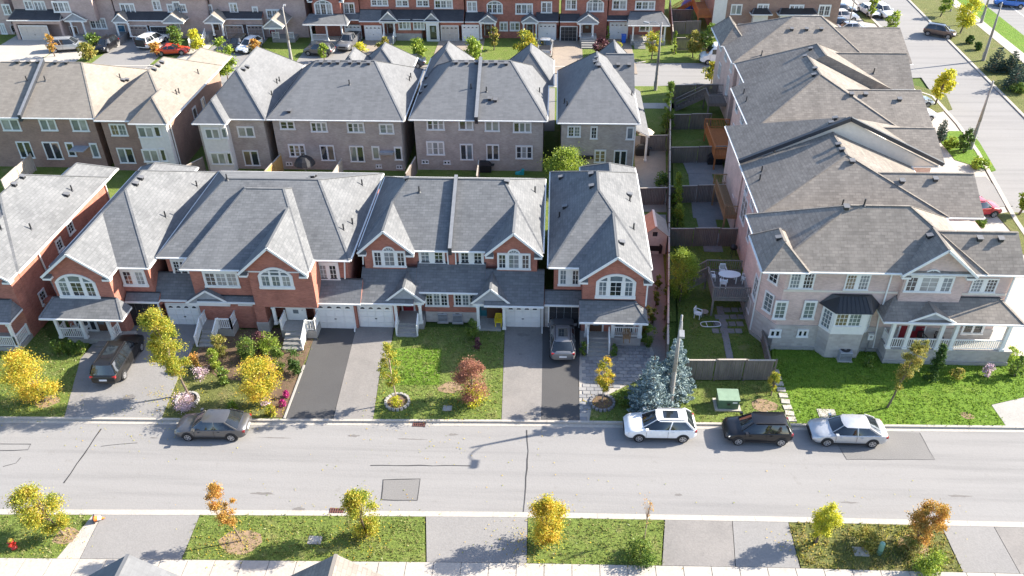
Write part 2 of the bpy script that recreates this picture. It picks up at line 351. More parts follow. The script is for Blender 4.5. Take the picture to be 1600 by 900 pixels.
# ------------------------------------------------------------------ the setting: ground, roads, kerbs, lawns, drives
def interp(xs, ys):
    def f(x):
        if x <= xs[0]: return ys[0]+(x-xs[0])*(ys[1]-ys[0])/(xs[1]-xs[0])
        for i in range(len(xs)-1):
            if x <= xs[i+1]: return ys[i]+(x-xs[i])*(ys[i+1]-ys[i])/(xs[i+1]-xs[i])
        return ys[-1]+(x-xs[-1])*(ys[-1]-ys[-2])/(xs[-1]-xs[-2])
    return f
yk = interp([-36.2, -19.1, -2.3, 14.3, 29.8], [37.94, 38.38, 38.93, 39.24, 39.6])
yn = interp([-31.8, -16.8, -1.9, 12.7, 27.0], [30.22, 30.77, 31.23, 31.5, 31.67])
ysw = interp([-30, -15.8, -1.75, 12.0, 25.6], [27.1, 27.52, 27.93, 28.21, 28.37])
ROAD = -0.09
XS = list(range(-90, 45, 5))
structure('ground', MB().sheet([(-2500, -2500), (2500, -2500), (2500, 2500), (-2500, 2500)], -0.16, 'field'))
structure('road', MB().add([(x, yk(x)-0.2, ROAD) for x in XS+[44]]+[(x, yn(x)+0.0-0.2, ROAD) for x in XS+[44]],
          [(i+len(XS)+1, i+len(XS)+2, i+1, i) for i in range(len(XS))], 'asphalt_road'))
def ribbon(name, xs, fa, fb, z0, z1, mat, label=None):
    mb = MB()
    for a, b in zip(xs[:-1], xs[1:]):
        g = 0.006
        mb.prism([(a+g, fa(a)), (b-g, fa(b)), (b-g, fb(b)), (a+g, fb(a))], z0, z1, mat)
    return structure(name, mb, label)
KX = [-90+3*i for i in range(45)]
ribbon('kerb', KX, lambda x: yk(x)-0.18, lambda x: yk(x), -0.15, 0.055, 'concrete', 'pale concrete kerb along the house side of the street')
ribbon('gutter', KX, lambda x: yk(x)-0.46, lambda x: yk(x)-0.184, -0.15, ROAD+0.012, 'concrete')
ribbon('kerb', KX, lambda x: yn(x)-0.22, lambda x: yn(x)-0.04, -0.15, 0.055, 'concrete', 'pale concrete kerb along the near side of the street')
ribbon('gutter', KX, lambda x: yn(x)-0.036, lambda x: yn(x)+0.26, -0.15, ROAD+0.012, 'concrete')
# near pavement, slab by slab
pave = structure('sidewalk', MB().add([(x, ysw(x)-1.66, 0.0) for x in XS]+[(x, ysw(x), 0.0) for x in XS], [(i, i+1, i+1+len(XS), i+len(XS)) for i in range(len(XS)-1)], 'gravel'))
for i in range(44):
    a = -33+1.5*i; b = a+1.5; g = 0.018
    MB().prism([(a+g, ysw(a)-1.62), (b-g, ysw(b)-1.62), (b-g, ysw(b)-0.03), (a+g, ysw(a)-0.03)], -0.05, 0.052+random.uniform(-.004, .004), 'concrete').build('slab', pave)
LAWNS = []
def lawn(pix, mat='lawn', z=0.035, world=False, blade=None, dens=0):
    p = pix if world else pts(pix)
    structure('lawn', MB().prism(p, -0.12, z, mat)); LAWNS.append((p, z, blade, dens)); return p
def paving(name, pix, mat, z=0.05, world=False, label=None):
    return structure(name, MB().prism(pix if world else pts(pix), -0.11, z, mat), label)
# near side boulevard
def strip(name, x0t, x1t, x0b, x1b, mat, z, **k):
    """patch between the near kerb and the near pavement; photo x at its top (y 812) and bottom edge"""
    a, b = G(x0t, 812).x, G(x1t, 812).x; c, d = G(x0b, 878).x, G(x1b, 878).x
    p = [(c, ysw(c)), ((c+d)/2, ysw((c+d)/2)), (d, ysw(d)), (b, yn(b)-0.225), ((a+b)/2, yn((a+b)/2)-0.225), (a, yn(a)-0.225)]
    if name == 'lawn': lawn(p, mat, z, True, **k)
    else: paving(name, p, mat, z, True)
strip('lawn', -160, 140, -200, 85, 'lawn', 0.04, blade='grass_blade', dens=26)
strip('gravel_strip', 141, 155, 86, 122, 'gravel', 0.03)
strip('driveway', 156, 309, 123, 282, 'asphalt_grey', 0.045)
strip('lawn', 310, 663, 283, 665, 'lawn', 0.04, blade='grass_blade', dens=26)
strip('driveway', 665, 824, 667, 823, 'asphalt_grey', 0.045)
strip('lawn', 825, 1037, 824, 1032, 'lawn', 0.04, blade='grass_blade', dens=26)
strip('driveway', 1039, 1143, 1034, 1147, 'asphalt_worn', 0.045)
strip('driveway', 1144, 1230, 1148, 1247, 'asphalt_grey', 0.042)
strip('lawn', 1231, 1464, 1249, 1495, 'lawn_dry', 0.04, blade='weed_blade', dens=30)
strip('driveway', 1466, 1546, 1497, 1583, 'asphalt_grey', 0.045)
strip('driveway', 1547, 1760, 1584, 1800, 'asphalt_worn', 0.042)
# yards below the pavement (under the near houses)
structure('front_yard', MB().prism([(-60, 5), (60, 5), (60, ysw(60)-1.67), (-60, ysw(-60)-1.67)], -0.13, 0.02, 'lawn'))
def kx(pix):  # a pixel on the far kerb line -> world point on the kerb's back edge
    x = G(pix, 655).x; return (x, yk(x)+0.002)
def patch(seq): return [kx(s) if isinstance(s, (int, float)) else (G(*s).x, G(*s).y) for s in seq]
def pv(name, seq, mat, z=0.05, label=None): return paving(name, patch(seq), mat, z, True, label)
def lw(seq, mat='lawn', z=0.035, blade='grass_blade', dens=18): return lawn(patch(seq), mat, z, True, blade, dens)
lw([-330, 99, (126, 562), (140, 535), (80, 535), (60, 500), (-230, 520)])
pv('paver_walk', [99, 118, (140, 606), (166, 562), (186, 533), (150, 533), (126, 562)], 'paver', 0.055)
pv('driveway', [118, 252, (277, 595), (316, 512), (316, 505), (198, 500), (186, 533), (166, 562), (140, 606)], 'asphalt_grey', 0.05)
lw([252, 445, (475, 572), (505, 514), (455, 505), (395, 515), (316, 512), (277, 595)], 'lawn_dry', 0.03, 'grass_blade', 8)
structure('flower_bed', MB().prism(pts([(300, 560), (330, 520), (395, 515), (455, 512), (495, 520), (474, 570), (446, 653), (425, 653), (405, 600), (340, 590)]), -0.1, 0.05, 'mulch'), 'brown mulched garden bed full of shrubs and flowers')
paving('bed_edging', [(p.x, p.y) for p in (G(443, 655), G(446, 655), G(477, 572), G(474, 572))], 'concrete_step', 0.11, True)
pv('driveway', [447, 520, (557, 514), (553, 508), (497, 508), (477, 572)], 'asphalt_dark', 0.05, 'fresh black asphalt driveway')
pv('driveway', [521, 583, (595, 572), (612, 533), (616, 508), (558, 509)], 'asphalt_worn', 0.052)
lw([583.5, 783.5, (788, 512), (617, 512), (613, 533), (596, 572)], 'lawn', 0.035, 'grass_blade', 22)
pv('driveway', [784, 845.5, (848, 560), (847, 507), (789, 507)], 'asphalt_worn', 0.05)
pv('driveway', [846, 905, (904, 600), (908, 507), (848, 507)], 'asphalt_dark', 0.052)
lawn([(G(a, b).x, G(a, b).y) for a, b in ((612, 545), (690, 545), (686, 602), (606, 602))], 'lawn_lush', 0.043, True, 'grass_lush', 26)  # lusher grass; part of its stronger green is sunlight painted into the colour
lw([921, 1242, (1222, 611), (1207, 596), (1070, 596), (990, 598), (940, 622), (924, 640)], 'lawn', 0.035, 'grass_blade', 22)
lw([1243, 1564, (1548, 633), (1640, 612), (1640, 560), (1205, 530), (1207, 596), (1222, 611)], 'lawn_lush', 0.04, 'grass_lush', 34)
pv('driveway', [1564.5, 1800, (1800, 600), (1640, 612.5), (1549, 633.5)], 'concrete_step', 0.05)
# paved court and strip beside the end house: base sheet with stones laid on it
court = patch([905.5, 920.5, (924, 640), (940, 622), (990, 598), (1015, 580), (1022, 552), (1015, 535), (905, 535), (905, 600)])
cb = paving('paver_court', court, 'gravel', 0.03, True, 'blue grey paved court beside the dark driveway')
def inside(p, poly):
    c = False; n = len(poly); x, y = p
    for i in range(n):
        x1, y1 = poly[i]; x2, y2 = poly[(i+1) % n]
        if (y1 > y) != (y2 > y) and x < (x2-x1)*(y-y1)/(y2-y1)+x1: c = not c
    return c
def stone_mesh(wx, wy, h, mat):
    mb = MB(); b = 0.012
    vs = [(-wx/2, -wy/2, 0), (wx/2, -wy/2, 0), (wx/2, wy/2, 0), (-wx/2, wy/2, 0)]
    top = [(-wx/2+b, -wy/2+b, h), (wx/2-b, -wy/2+b, h), (wx/2-b, wy/2-b, h), (-wx/2+b, wy/2-b, h)]
    mb.add(vs+top, [(4, 5, 6, 7), (0, 1, 5, 4), (1, 2, 6, 5), (2, 3, 7, 6), (3, 0, 4, 7)], mat); return mb.mesh('stone')
def lay_stones(parent, poly, wx, wy, mats, z, name='paver', jit=0.006, gap=0.016, cap=290):
    xs = [p[0] for p in poly]; ys = [p[1] for p in poly]; ms = [stone_mesh(wx-gap, wy-gap, 0.05, m) for m in mats]
    k = 0; j = 0; y = min(ys)
    while y < max(ys):
        x = min(xs)-(wx/2 if j % 2 else 0)
        while x < max(xs):
            c = (x+wx/2, y+wy/2)
            if all(inside((c[0]+sx*wx*.42, c[1]+sy*wy*.42), poly) for sx in (-1, 1) for sy in (-1, 1)) and k < cap:
                inst(name, random.choice(ms), parent, (c[0], c[1], z+random.uniform(-jit, jit)), random.uniform(-.01, .01)); k += 1
            x += wx
        y += wy; j += 1
plain('stone_a', (0.215, 0.215, 0.22), 0.85); plain('stone_b', (0.26, 0.255, 0.25), 0.85); plain('stone_c', (0.175, 0.175, 0.182), 0.85)
lay_stones(cb, court, 0.52, 0.36, ['stone_a', 'stone_b', 'stone_c', 'stone_a'], 0.022)
# back yards between the rows
structure('back_yard', MB().prism([(-75, 50), (9.6, 50), (12.4, 80), (12.4, 86), (-75, 86)], -0.12, 0.0, 'lawn'))
structure('side_yard', MB().prism([(8.9, 43.3), (15.6, 43.5), (16, 47), (22, 94.5), (14.1, 94.5), (12.6, 80), (9.75, 50)], -0.12, 0.03, 'lawn'))
LAWNS.append(([(9.2, 43.6), (15.2, 43.7), (14.6, 60), (10.4, 60)], 0.03, 'grass_lush', 10))
paving('patio', [(-13.9, 63.5), (-8.0, 63.5), (-8.0, 72.5), (-13.9, 72.5)], 'patio_stone', 0.03, True, 'grey stone back patio of the taupe semi')
paving('patio', [(-7.2, 66.5), (-1.2, 66.5), (-1.2, 72.5), (-7.2, 72.5)], 'patio_stone', 0.03, True)
paving('patio', [(8.0, 66.5), (10.6, 66.5), (12.2, 83.0), (8.7, 83.0)], 'paver_tan', 0.03, True, 'tan stone side patio by the tall fence')
paving('patio', [(-27.4, 66), (-21.2, 66), (-21.2, 72.8), (-27.4, 72.8)], 'patio_stone', 0.03, True)
paving('patio', [(7.6, 59.6), (9.9, 59.6), (10.5, 66), (7.6, 66)], 'concrete_step', 0.03, True)
paving('side_path', [(7.25, 46.5), (8.35, 44.5), (8.9, 47.8), (9.6, 60), (7.5, 60)], 'patio_stone', 0.028, True, 'narrow side path between end house and fence')
for poly in ([(12.9, 65.5), (15.6, 65.2), (15.9, 74.6), (13.6, 74.8)], [(13.1, 59.8), (14.7, 59.8), (14.9, 66.4), (13.2, 66.6)], [(13.5, 74.2), (17.2, 74.2), (17.3, 77), (13.3, 77)]):
    PZ = globals().get('PZ', .046)+.007; paving('patio', poly, 'patio_stone', PZ, True)
# the street behind the second row, with drives
structure('back_road', MB().prism([(-110, 95.0), (12, 97.6), (20, 98.6), (48, 101.5), (48, 110.5), (22, 106.0), (11, 105.6), (-20, 104.4), (-110, 102.5)], -0.11, -0.05, 'asphalt_road'))
structure('far_yard', MB().prism([(-110, 102.6), (-20, 104.5), (11, 105.7), (22, 106.1), (40, 109.5), (40, 135), (-110, 135)], -0.12, 0.0, 'lawn'))
structure('middle_yard', MB().prism([(-110, 83), (13.2, 83), (13.8, 97.6), (12, 97.5), (-110, 94.9)], -0.12, 0.005, 'lawn'))
for (a, b, m) in ((-78, -69.2, 'concrete'), (-69, -64, 'concrete'), (-61.5, -53.5, 'asphalt_grey'), (-50.8, -47.8, 'concrete'), (-47.6, -40.8, 'asphalt_grey'), (-34.2, -27.2, 'asphalt_grey'), (-26.9, -23.4, 'paver_tan'), (-16.2, -9.8, 'paver_tan'), (-2.6, 3.8, 'paver_tan'), (7.2, 10.6, 'paver_tan')):
    paving('driveway', [(a, 101.6), (b, 101.6), (b, 115.5), (a, 115.5)], m, 0.03, True)
for (a, b) in ((-35.6, -31.8), (-27.0, -20.0), (-13.2, -7.8), (-4.2, 0.2), (4, 8.2)):
    paving('driveway', [(a, 84), (b, 84), (b, 96.5), (a, 96.5)], 'asphalt_grey', 0.03, True)
paving('sidewalk', [(8.4, 90.5), (14.0, 90.6), (14.1, 92.2), (8.4, 92.1)], 'concrete', 0.03, True)
ribbon('kerb', [-108+6*i for i in range(21)], lambda x: 103.0+0.0155*(x+50) if x < 12 else 105.9, lambda x: 103.35+0.0155*(x+50) if x < 12 else 106.2, -0.1, 0.05, 'concrete')
ribbon('kerb', [-108+6*i for i in range(20)], lambda x: 96.0+0.0155*(x+50), lambda x: 96.3+0.0155*(x+50), -0.1, 0.04, 'concrete')
# the road to the right, its verge, footpath and the arterial beyond
RA = [(38.6, 30), (40.2, 50), (41.9, 66), (44.2, 80), (44.9, 87), (45.1, 95), (46.9, 112), (47.2, 134), (48, 175)]
RB = [(49.8, 30), (50.9, 60), (52.0, 80), (52.7, 89), (55.3, 134.6), (57.6, 175)]
structure('side_road', MB().prism(RA+RB[::-1], -0.11, -0.045, 'asphalt_road'))
def along(name, line, w, z, mat, z0=-0.1):
    mb = MB()
    for (a, b) in zip(line[:-1], line[1:]):
        mb.add([(a[0], a[1], z), (b[0], b[1], z), (b[0]+w, b[1], z), (a[0]+w, a[1], z), (a[0], a[1], z0), (b[0], b[1], z0), (b[0]+w, b[1], z0), (a[0]+w, a[1], z0)],
               [(0, 3, 2, 1), (0, 1, 5, 4), (3, 7, 6, 2)], mat)
    return structure(name, mb)
along('kerb', RB, 0.35, 0.06, 'concrete')
along('kerb', [(38.2, 31), (39.8, 50), (41.5, 66), (43.8, 80), (44.5, 87), (44.7, 95), (42.1, 98.2)], 0.4, 0.06, 'concrete')
along('kerb', [(45.9, 110.2), (46.6, 112), (46.8, 134), (47.6, 175)], 0.4, 0.06, 'concrete')
lawn([(50.2, 30), (51.3, 60), (52.4, 80), (53.1, 89), (55.7, 134.6), (58.0, 175), (63.5, 175), (61.2, 134.7), (60.4, 105), (60.2, 70), (60, 30)], 'lawn_dry', 0.03, True)
structure('footpath', MB().prism([(60.2, 70), (60.4, 105), (61.2, 134.7), (63.5, 175), (65.1, 175), (62.8, 134.7), (62.0, 105), (61.8, 70)], -0.1, 0.05, 'concrete'))
lawn([(61.8, 70), (62.0, 105), (62.8, 134.7), (65.1, 175), (69.5, 175), (66.2, 134.7), (65.2, 112), (65, 70)], 'lawn_lush', 0.03, True)
structure('arterial_road', MB().prism([(65, 60), (65.2, 112), (66.2, 134.7), (69.5, 175), (90, 175), (88, 112), (88, 60)], -0.11, -0.03, 'asphalt_road'))
structure('lane_line', MB().prism([(68.6, 60), (68.8, 112), (69.8, 134.7), (73.1, 175), (73.25, 175), (69.95, 134.7), (68.95, 112), (68.75, 60)], -0.05, -0.022, 'white_trim'))
# plots of the right row towards the side road
structure('corner_plot', MB().prism([(31, 40), (39.6, 41), (41.4, 66), (43.7, 80), (44.4, 87), (44.6, 95), (42, 98), (31, 98.5)], -0.12, -0.01, 'concrete'))
lawn(pts([(1420, 132), (1405, 133), (1385, 133), (1380, 150), (1465, 176), (1488, 171), (1478, 148), (1440, 136)]), 'lawn_dry', 0.03, True)
lawn(pts([(1482, 205), (1470, 222), (1492, 250), (1550, 268), (1556, 266), (1530, 222), (1515, 205)]), 'lawn_lush', 0.03, True)
lawn(pts([(1556, 335), (1575, 332), (1640, 334), (1640, 420), (1595, 395), (1580, 362)]), 'lawn_dry', 0.03, True)
lawn(pts([(1378, 60), (1388, 58), (1402, 72), (1405, 80), (1395, 86), (1376, 86)]), 'lawn_dry', 0.03, True)
lawn(pts([(1333, 14), (1345, 16), (1374, 38), (1350, 34)]), 'lawn_dry', 0.03, True)
for q in ([(1497, 277), (1540, 276), (1583, 322), (1545, 324)],): paving('driveway', pts(q), 'asphalt_grey', 0.02, True)
structure('parking_court', MB().prism([(38.5, 108), (45.5, 110.8), (46.4, 112), (46.7, 134), (47, 150), (38.5, 150)], -0.11, -0.02, 'concrete'))
# road repairs and sealed cracks
def road_strip(pl, wd, name='crack_seal', mat='crack_tar'):
    mb = MB(); p = [G(a, b, ROAD) for a, b in pl]
    q = []
    for a, b in zip(p[:-1], p[1:]):
        n = max(1, int((b-a).length/0.7))
        q += [a+(b-a)*(i/n) for i in range(n)]
    q.append(p[-1]); L_, R_ = [], []
    for i, a in enumerate(q):
        d = (q[min(i+1, len(q)-1)]-q[max(i-1, 0)]).normalized(); nn = Vector((-d.y, d.x, 0))
        c = a+nn*random.uniform(-.025, .025); h = wd/2*random.uniform(.7, 1.3)
        L_.append(c+nn*h); R_.append(c-nn*h)
    for i in range(len(q)-1): mb.add([(*v.xy, ROAD+0.011) for v in (L_[i], L_[i+1], R_[i+1], R_[i])], [(0, 3, 2, 1)], mat)
    structure(name, mb)
road_strip([(158, 670), (100, 755)], .075); road_strip([(823, 672), (825, 705), (821, 760), (818, 802)], .07); road_strip([(579, 727), (735, 728)], .06)
road_strip([(0, 704), (44, 703), (48, 694), (0, 694)], .05); road_strip([(158, 697), (215, 692)], .03); road_strip([(5, 729), (25, 724), (33, 715)], .04)
def road_patch(pix, border):
    structure('asphalt_patch', MB().sheet(pts(pix, ROAD), ROAD+0.006, 'asphalt_patch'))
    if border: road_strip(pix+[pix[0]], .055)
road_patch([(596, 781), (599, 750), (657, 748), (652, 782)], True)
road_patch([(1305, 690), (1323, 718), (1460, 718), (1437, 676), (1390, 674)], False); road_strip([(1312, 700), (1323, 718), (1460, 718), (1437, 676)], .03)
road_strip([(1380, 62), (1430, 47)], .0 + .12); road_strip([(1405, 107), (1515, 100)], .14); road_strip([(1560, 270), (1600, 262)], .12)
def drain(px, py):
    c = G(px, py, ROAD); o = empty('drain_grate', (c.x, c.y, ROAD+0.014), 'rusty square drain grate in the gutter ' + ('near the middle lawn' if py < 700 else 'on the near side of the street'), 'drain', 'drain grates along the kerbs')
    MB().box(c.x-.42, c.x+.42, c.y-.25, c.y+.25, ROAD+.013, ROAD+.018, 'plastic_black').build('frame', o)
    for i in range(6): MB().box(c.x-.40+i*.14, c.x-.34+i*.14, c.y-.24, c.y+.24, ROAD+.0185, ROAD+.045, 'rust_iron').build('bar', o)
    for i in range(3): MB().box(c.x-.41, c.x+.41, c.y-.24+i*.21, c.y-.19+i*.21, ROAD+.0185, ROAD+.04, 'rust_iron').build('crossbar', o)
drain(655, 662.5); drain(526, 799.5)

ground_mat('stain', (0.17, 0.16, 0.15), (0.145, 0.135, 0.125), 1.5, 12)
def stain(px, py, rx, ry, z=ROAD+.004, mat='stain'):
    c = G(px, py, z); n = 16; structure('oil_stain', MB().sheet([(c.x+rx*math.cos(2*math.pi*i/n)*random.uniform(.45, 1.1), c.y+ry*math.sin(2*math.pi*i/n)*random.uniform(.45, 1.1)) for i in range(n)], z, mat))
for a in ((553, 681, .5, .14), (708, 679, .4, .12), (467, 795, .5, .16), (410, 771, .9, .12), (1060, 773, .25, .1), (640, 778, .7, .2), (1325, 785, .6, .08), (240, 684, .3, .08), (430, 684, 1.2, .06), (640, 686, 1.4, .06), (1500, 775, .8, .1)): stain(*a)
for a in ((818, 523, .5, .25), (813, 553, .18, .14), (600, 560, .4, .3), (200, 620, .5, .4)): stain(*a, z=.056)

# ------------------------------------------------------------------ house builder
PANE_MESH, FRAME_MESH, MISC = {}, {}, {}
def pane_mesh(poly, mat):
    k = (tuple((round(a, 2), round(b, 2)) for a, b in poly), mat)
    if k not in PANE_MESH:
        mb = MB(); n = len(poly)
        mb.add([(a, -0.022, b) for a, b in poly]+[(a, 0.0, b) for a, b in poly], [tuple(range(n))]+[(i, i+n, (i+1) % n+n, (i+1) % n) for i in range(n)], mat)
        PANE_MESH[k] = mb.mesh('pane')
    return PANE_MESH[k]
def arc_pts(w, z0, rise, n=14):
    r = (w*w/4+rise*rise)/(2*rise); c = z0+rise-r; t = math.asin(min(1, w/2/r))
    if rise > w/2-1e-6: t = math.pi/2
    return [(r*math.sin(-t+2*t*i/n), c+r*math.cos(-t+2*t*i/n)) for i in range(n+1)]
def frame_mesh(w, h, cols, mun, arch, rise, trim, tw, gap, fillmat, ratio):
    k = (round(w, 2), round(h, 2), cols, mun, arch, round(rise, 2), trim, tw, round(gap, 2), ratio)
    if k in FRAME_MESH: return FRAME_MESH[k]
    mb = MB(); B = lambda a, b, c, d, t, m='white_trim': mb.box(a, b, -t, 0.0, c, d, m)
    # surround
    if arch == 'seg':
        o = arc_pts(w+2*tw, h, rise+tw*.9); i_ = arc_pts(w, h, rise)
        for j in range(len(o)-1):
            q = [o[j], o[j+1], i_[j+1], i_[j]]
            mb.add([(a, -.07, b) for a, b in q]+[(a, 0, b) for a, b in q], [(3, 2, 1, 0), (0, 1, 5, 4), (2, 3, 7, 6), (1, 2, 6, 5), (3, 0, 4, 7)], trim)
    else: B(-w/2-tw, w/2+tw, h+.001, h+tw*1.3, .072, trim)
    B(-w/2-tw, -w/2, 0, h, .07, trim); B(w/2, w/2+tw, 0, h, .07, trim); B(-w/2-tw-.04, w/2+tw+.04, -tw*1.1, -.001, .11, trim)
    if gap > .12 and fillmat: B(-w/2+.001, w/2-.001, .001, h-.001, .03, fillmat)
    cw = cell_widths(w, cols, gap, ratio); x = -w/2; cells = []
    for i, c in enumerate(cw):
        cells.append((x, x+c)); x += c
        if i < cols-1: B(x, x+gap, 0, h, .062); x += gap
    fr = .045
    for (a, b) in cells:
        B(a, a+fr, 0.001, h, .055); B(b-fr, b, 0.001, h, .055); B(a+fr, b-fr, 0.001, fr, .054); B(a+fr, b-fr, h-fr, h, .054)
        nx, ny = mun
        for j in range(1, nx): t = a+(b-a)*j/nx; B(t-.017, t+.017, fr, h-fr, .037)
        for j in range(1, ny): t = h*j/ny; B(a+fr, b-fr, t-.016, t+.016, .0365)
    if arch == 'seg':
        for (a, b) in cells[:-1]: B(b, b+gap, h, h+rise*.8, .06)
        B(-w/2, w/2, h-.002, h+.06, .058)
    if arch == 'center':
        a, b = cells[len(cells)//2]; c = (a+b)/2; r = (b-a)/2
        o = [(c+x, z) for x, z in arc_pts(2*r+2*tw, h, r+tw)]; i_ = [(c+x, z) for x, z in arc_pts(2*r, h, r)]
        for j in range(len(o)-1):
            q = [o[j], o[j+1], i_[j+1], i_[j]]
            mb.add([(a_, -.075, b_) for a_, b_ in q]+[(a_, 0, b_) for a_, b_ in q], [(3, 2, 1, 0), (0, 1, 5, 4), (2, 3, 7, 6), (1, 2, 6, 5), (3, 0, 4, 7)], trim)
        for t in (-.6, 0, .6): mb.beam((c, -.03, h), (c+math.sin(t)*r, -.03, h+math.cos(t)*r), .03, .03, 'white_trim')
    FRAME_MESH[k] = (mb.mesh('window'), cells); return FRAME_MESH[k]
def cell_widths(w, cols, gap, ratio):
    t = w-gap*(cols-1)
    if ratio and cols == 3: return [t*ratio, t*(1-2*ratio), t*ratio]
    return [t/cols]*cols
ROT = {'F': 0.0, 'R': R(90), 'L': R(-90), 'B': R(180), 'FL': R(-45)}
GL = {'d': 'glass_dark', 'b': 'glass_blind', 'p': 'glass_pale', 'w': 'glass_warm'}
class House:
    def __init__(s, label, x, y, roof, group=None, name='house', cat='house'):
        s.e = empty(name, (x, y, 0), label, cat, group); s.rm = roof
        s.w = MB(); s.r = MB(); s.g = MB(); s.c = MB(); s.lr = MB(); s.cur = s.r; s.todo = []
    def wall(s, x0, x1, y0, y1, z0, z1, mat): s.w.box(x0, x1, y0, y1, z0, z1, mat); return s
    def _edge(s, p, q, cap=True):
        if cap: s.c.beam(Vector(p)+Vector((0, 0, .012)), Vector(q)+Vector((0, 0, .012)), .17, .022, s.rm)
    def hip(s, x0, x1, y0, y1, ze, zr, axis, a, b, off=.5, fas='white_trim', t=.13, gut=True, fseg=None):
        if axis == 'x':
            yr = y0+(y1-y0)*off; P, Q = (x0+a, yr, zr), (x1-b, yr, zr)
        else:
            xr = x0+(x1-x0)*off; P, Q = (xr, y0+a, zr), (xr, y1-b, zr)
        A, B, C, D = (x0, y0, ze), (x1, y0, ze), (x1, y1, ze), (x0, y1, ze)
        lo = [(v[0], v[1], ze-t) for v in (A, B, C, D)]
        vs = [A, B, C, D, P, Q]+lo
        if axis == 'x': fs = [(0, 1, 5, 4), (2, 3, 4, 5), (3, 0, 4), (1, 2, 5)]
        else: fs = [(0, 1, 4), (1, 2, 5, 4), (2, 3, 5), (3, 0, 4, 5)]
        m = [s.rm]*4
        if axis == 'x' and a == 0: m[2] = 'grey_siding'
        if axis == 'y' and a == 0: m[0] = 'grey_siding'
        s.cur.add(vs, fs+[(6, 7, 1, 0), (7, 8, 2, 1), (8, 9, 3, 2), (9, 6, 0, 3), (9, 8, 7, 6)], m+[fas]*4+['soffit'])
        hips = [(A, P), (D, P), (B, Q), (C, Q)] if axis == 'x' else [(A, P), (B, P), (D, Q), (C, Q)]
        if a == 0: hips = hips[2:]
        for p, q in hips+[(P, Q)]:
            if (Vector(p)-Vector(q)).length > .3 and not (min(a, b) < .7 and (p, q) in (hips[-2:] if b < .7 else hips[:2])): s._edge(p, q)
        if gut:
            runs = [(A, B)] if not fseg else [((u0, y0, ze), (u1, y0, ze)) for u0, u1 in fseg]
            for p, q in runs+[(B, C), (C, D), (D, A)]:
                p, q = Vector(p), Vector(q); d = (q-p).normalized(); n = Vector((d.y, -d.x, 0))*.055; z = Vector((0, 0, -.075))
                s.g.beam(p+n+z, q+n+z, .09, .085, fas)
        return s
    def gable(s, x0, x1, xr, ze, zr, y0, y1, yw, wm, t=.17, dz=.004):
        ze += dz; zr += dz
        for (xa, xb) in ((x0, xr), (xr, x1)):
            za, zb = (ze, zr) if xb == xr else (zr, ze)
            top = [(xa, y0, za), (xb, y0, zb), (xb, y1, zb), (xa, y1, za)]
            s.cur.solid(top, t, s.rm, 'white_trim')
        k = t*1.15; s.w.add([(x0+.35, yw, ze-.078), (x1-.35, yw, ze-.078), (x1-.35, yw, ze-k+.3*(zr-ze)/(x1-xr)), (xr, yw, zr-k), (x0+.35, yw, ze-k+.3*(zr-ze)/(xr-x0))] +
              [(x0+.35, y1-.5, ze-.078), (x1-.35, y1-.5, ze-.078), (x1-.35, y1-.5, ze-k+.3*(zr-ze)/(x1-xr)), (xr, y1-.5, zr-k), (x0+.35, y1-.5, ze-k+.3*(zr-ze)/(xr-x0))],
              [(0, 1, 2, 3, 4), (9, 8, 7, 6, 5), (0, 5, 6, 1), (1, 6, 7, 2), (2, 7, 8, 3), (3, 8, 9, 4), (4, 9, 5, 0)], wm)
        for (xa, xb) in ((x0, xr), (x1, xr)):       # rake boards and eave returns
            s.g.beam((xa, y0-.03, ze-.10), (xb, y0-.03, zr-.10), .06, .17, 'white_trim')
            sg = 1 if xa == x0 else -1
            s.g.box(xa+sg*.02, xa+sg*.62, y0+.02, yw-.005, ze-.36, ze-.2, 'white_trim')
            s.g.add([(xa+sg*.02, y0+.02, ze-.2), (xa+sg*.62, y0+.02, ze-.2), (xa+sg*.62, yw-.005, ze-.02), (xa+sg*.02, yw-.005, ze-.02)], [(0, 1, 2, 3) if sg > 0 else (3, 2, 1, 0)], s.rm)
        s._edge((xr, y0, zr), (xr, y1, zr)); return s
    def shed(s, x0, x1, y0, z0, y1, z1, a=0, b=0, t=.15, mat=None, ends=True, flash=True):
        """lean-to roof falling towards the street; a, b are hip runs at its ends"""
        mat = mat or s.rm
        A, B, C, D = (x0, y0, z0), (x1, y0, z0), (x1-b, y1, z1), (x0+a, y1, z1)
        vs = [A, B, C, D, (x0, y1, z0), (x1, y1, z0)]+[(x0, y0, z0-t), (x1, y0, z0-t), (x1, y1, z0-t), (x0, y1, z0-t)]
        s.cur.add(vs, [(0, 1, 2, 3), (4, 0, 3), (1, 5, 2), (6, 7, 1, 0), (7, 8, 5, 1), (9, 6, 0, 4), (9, 8, 7, 6)], [mat, mat if a else 'brick_red', mat if b else 'brick_red', 'white_trim', 'white_trim', 'white_trim', 'soffit'])
        if a: s._edge(A, D)
        if b: s._edge(B, C)
        s.g.beam((x0, y0-.05, z0-.07), (x1, y0-.05, z0-.07), .1, .1, 'white_trim')
        if flash: s.c.box(x0+a, x1-b, y1-.06, y1-.004, z1-.02, z1+.07, 'dark_flashing')
        return s
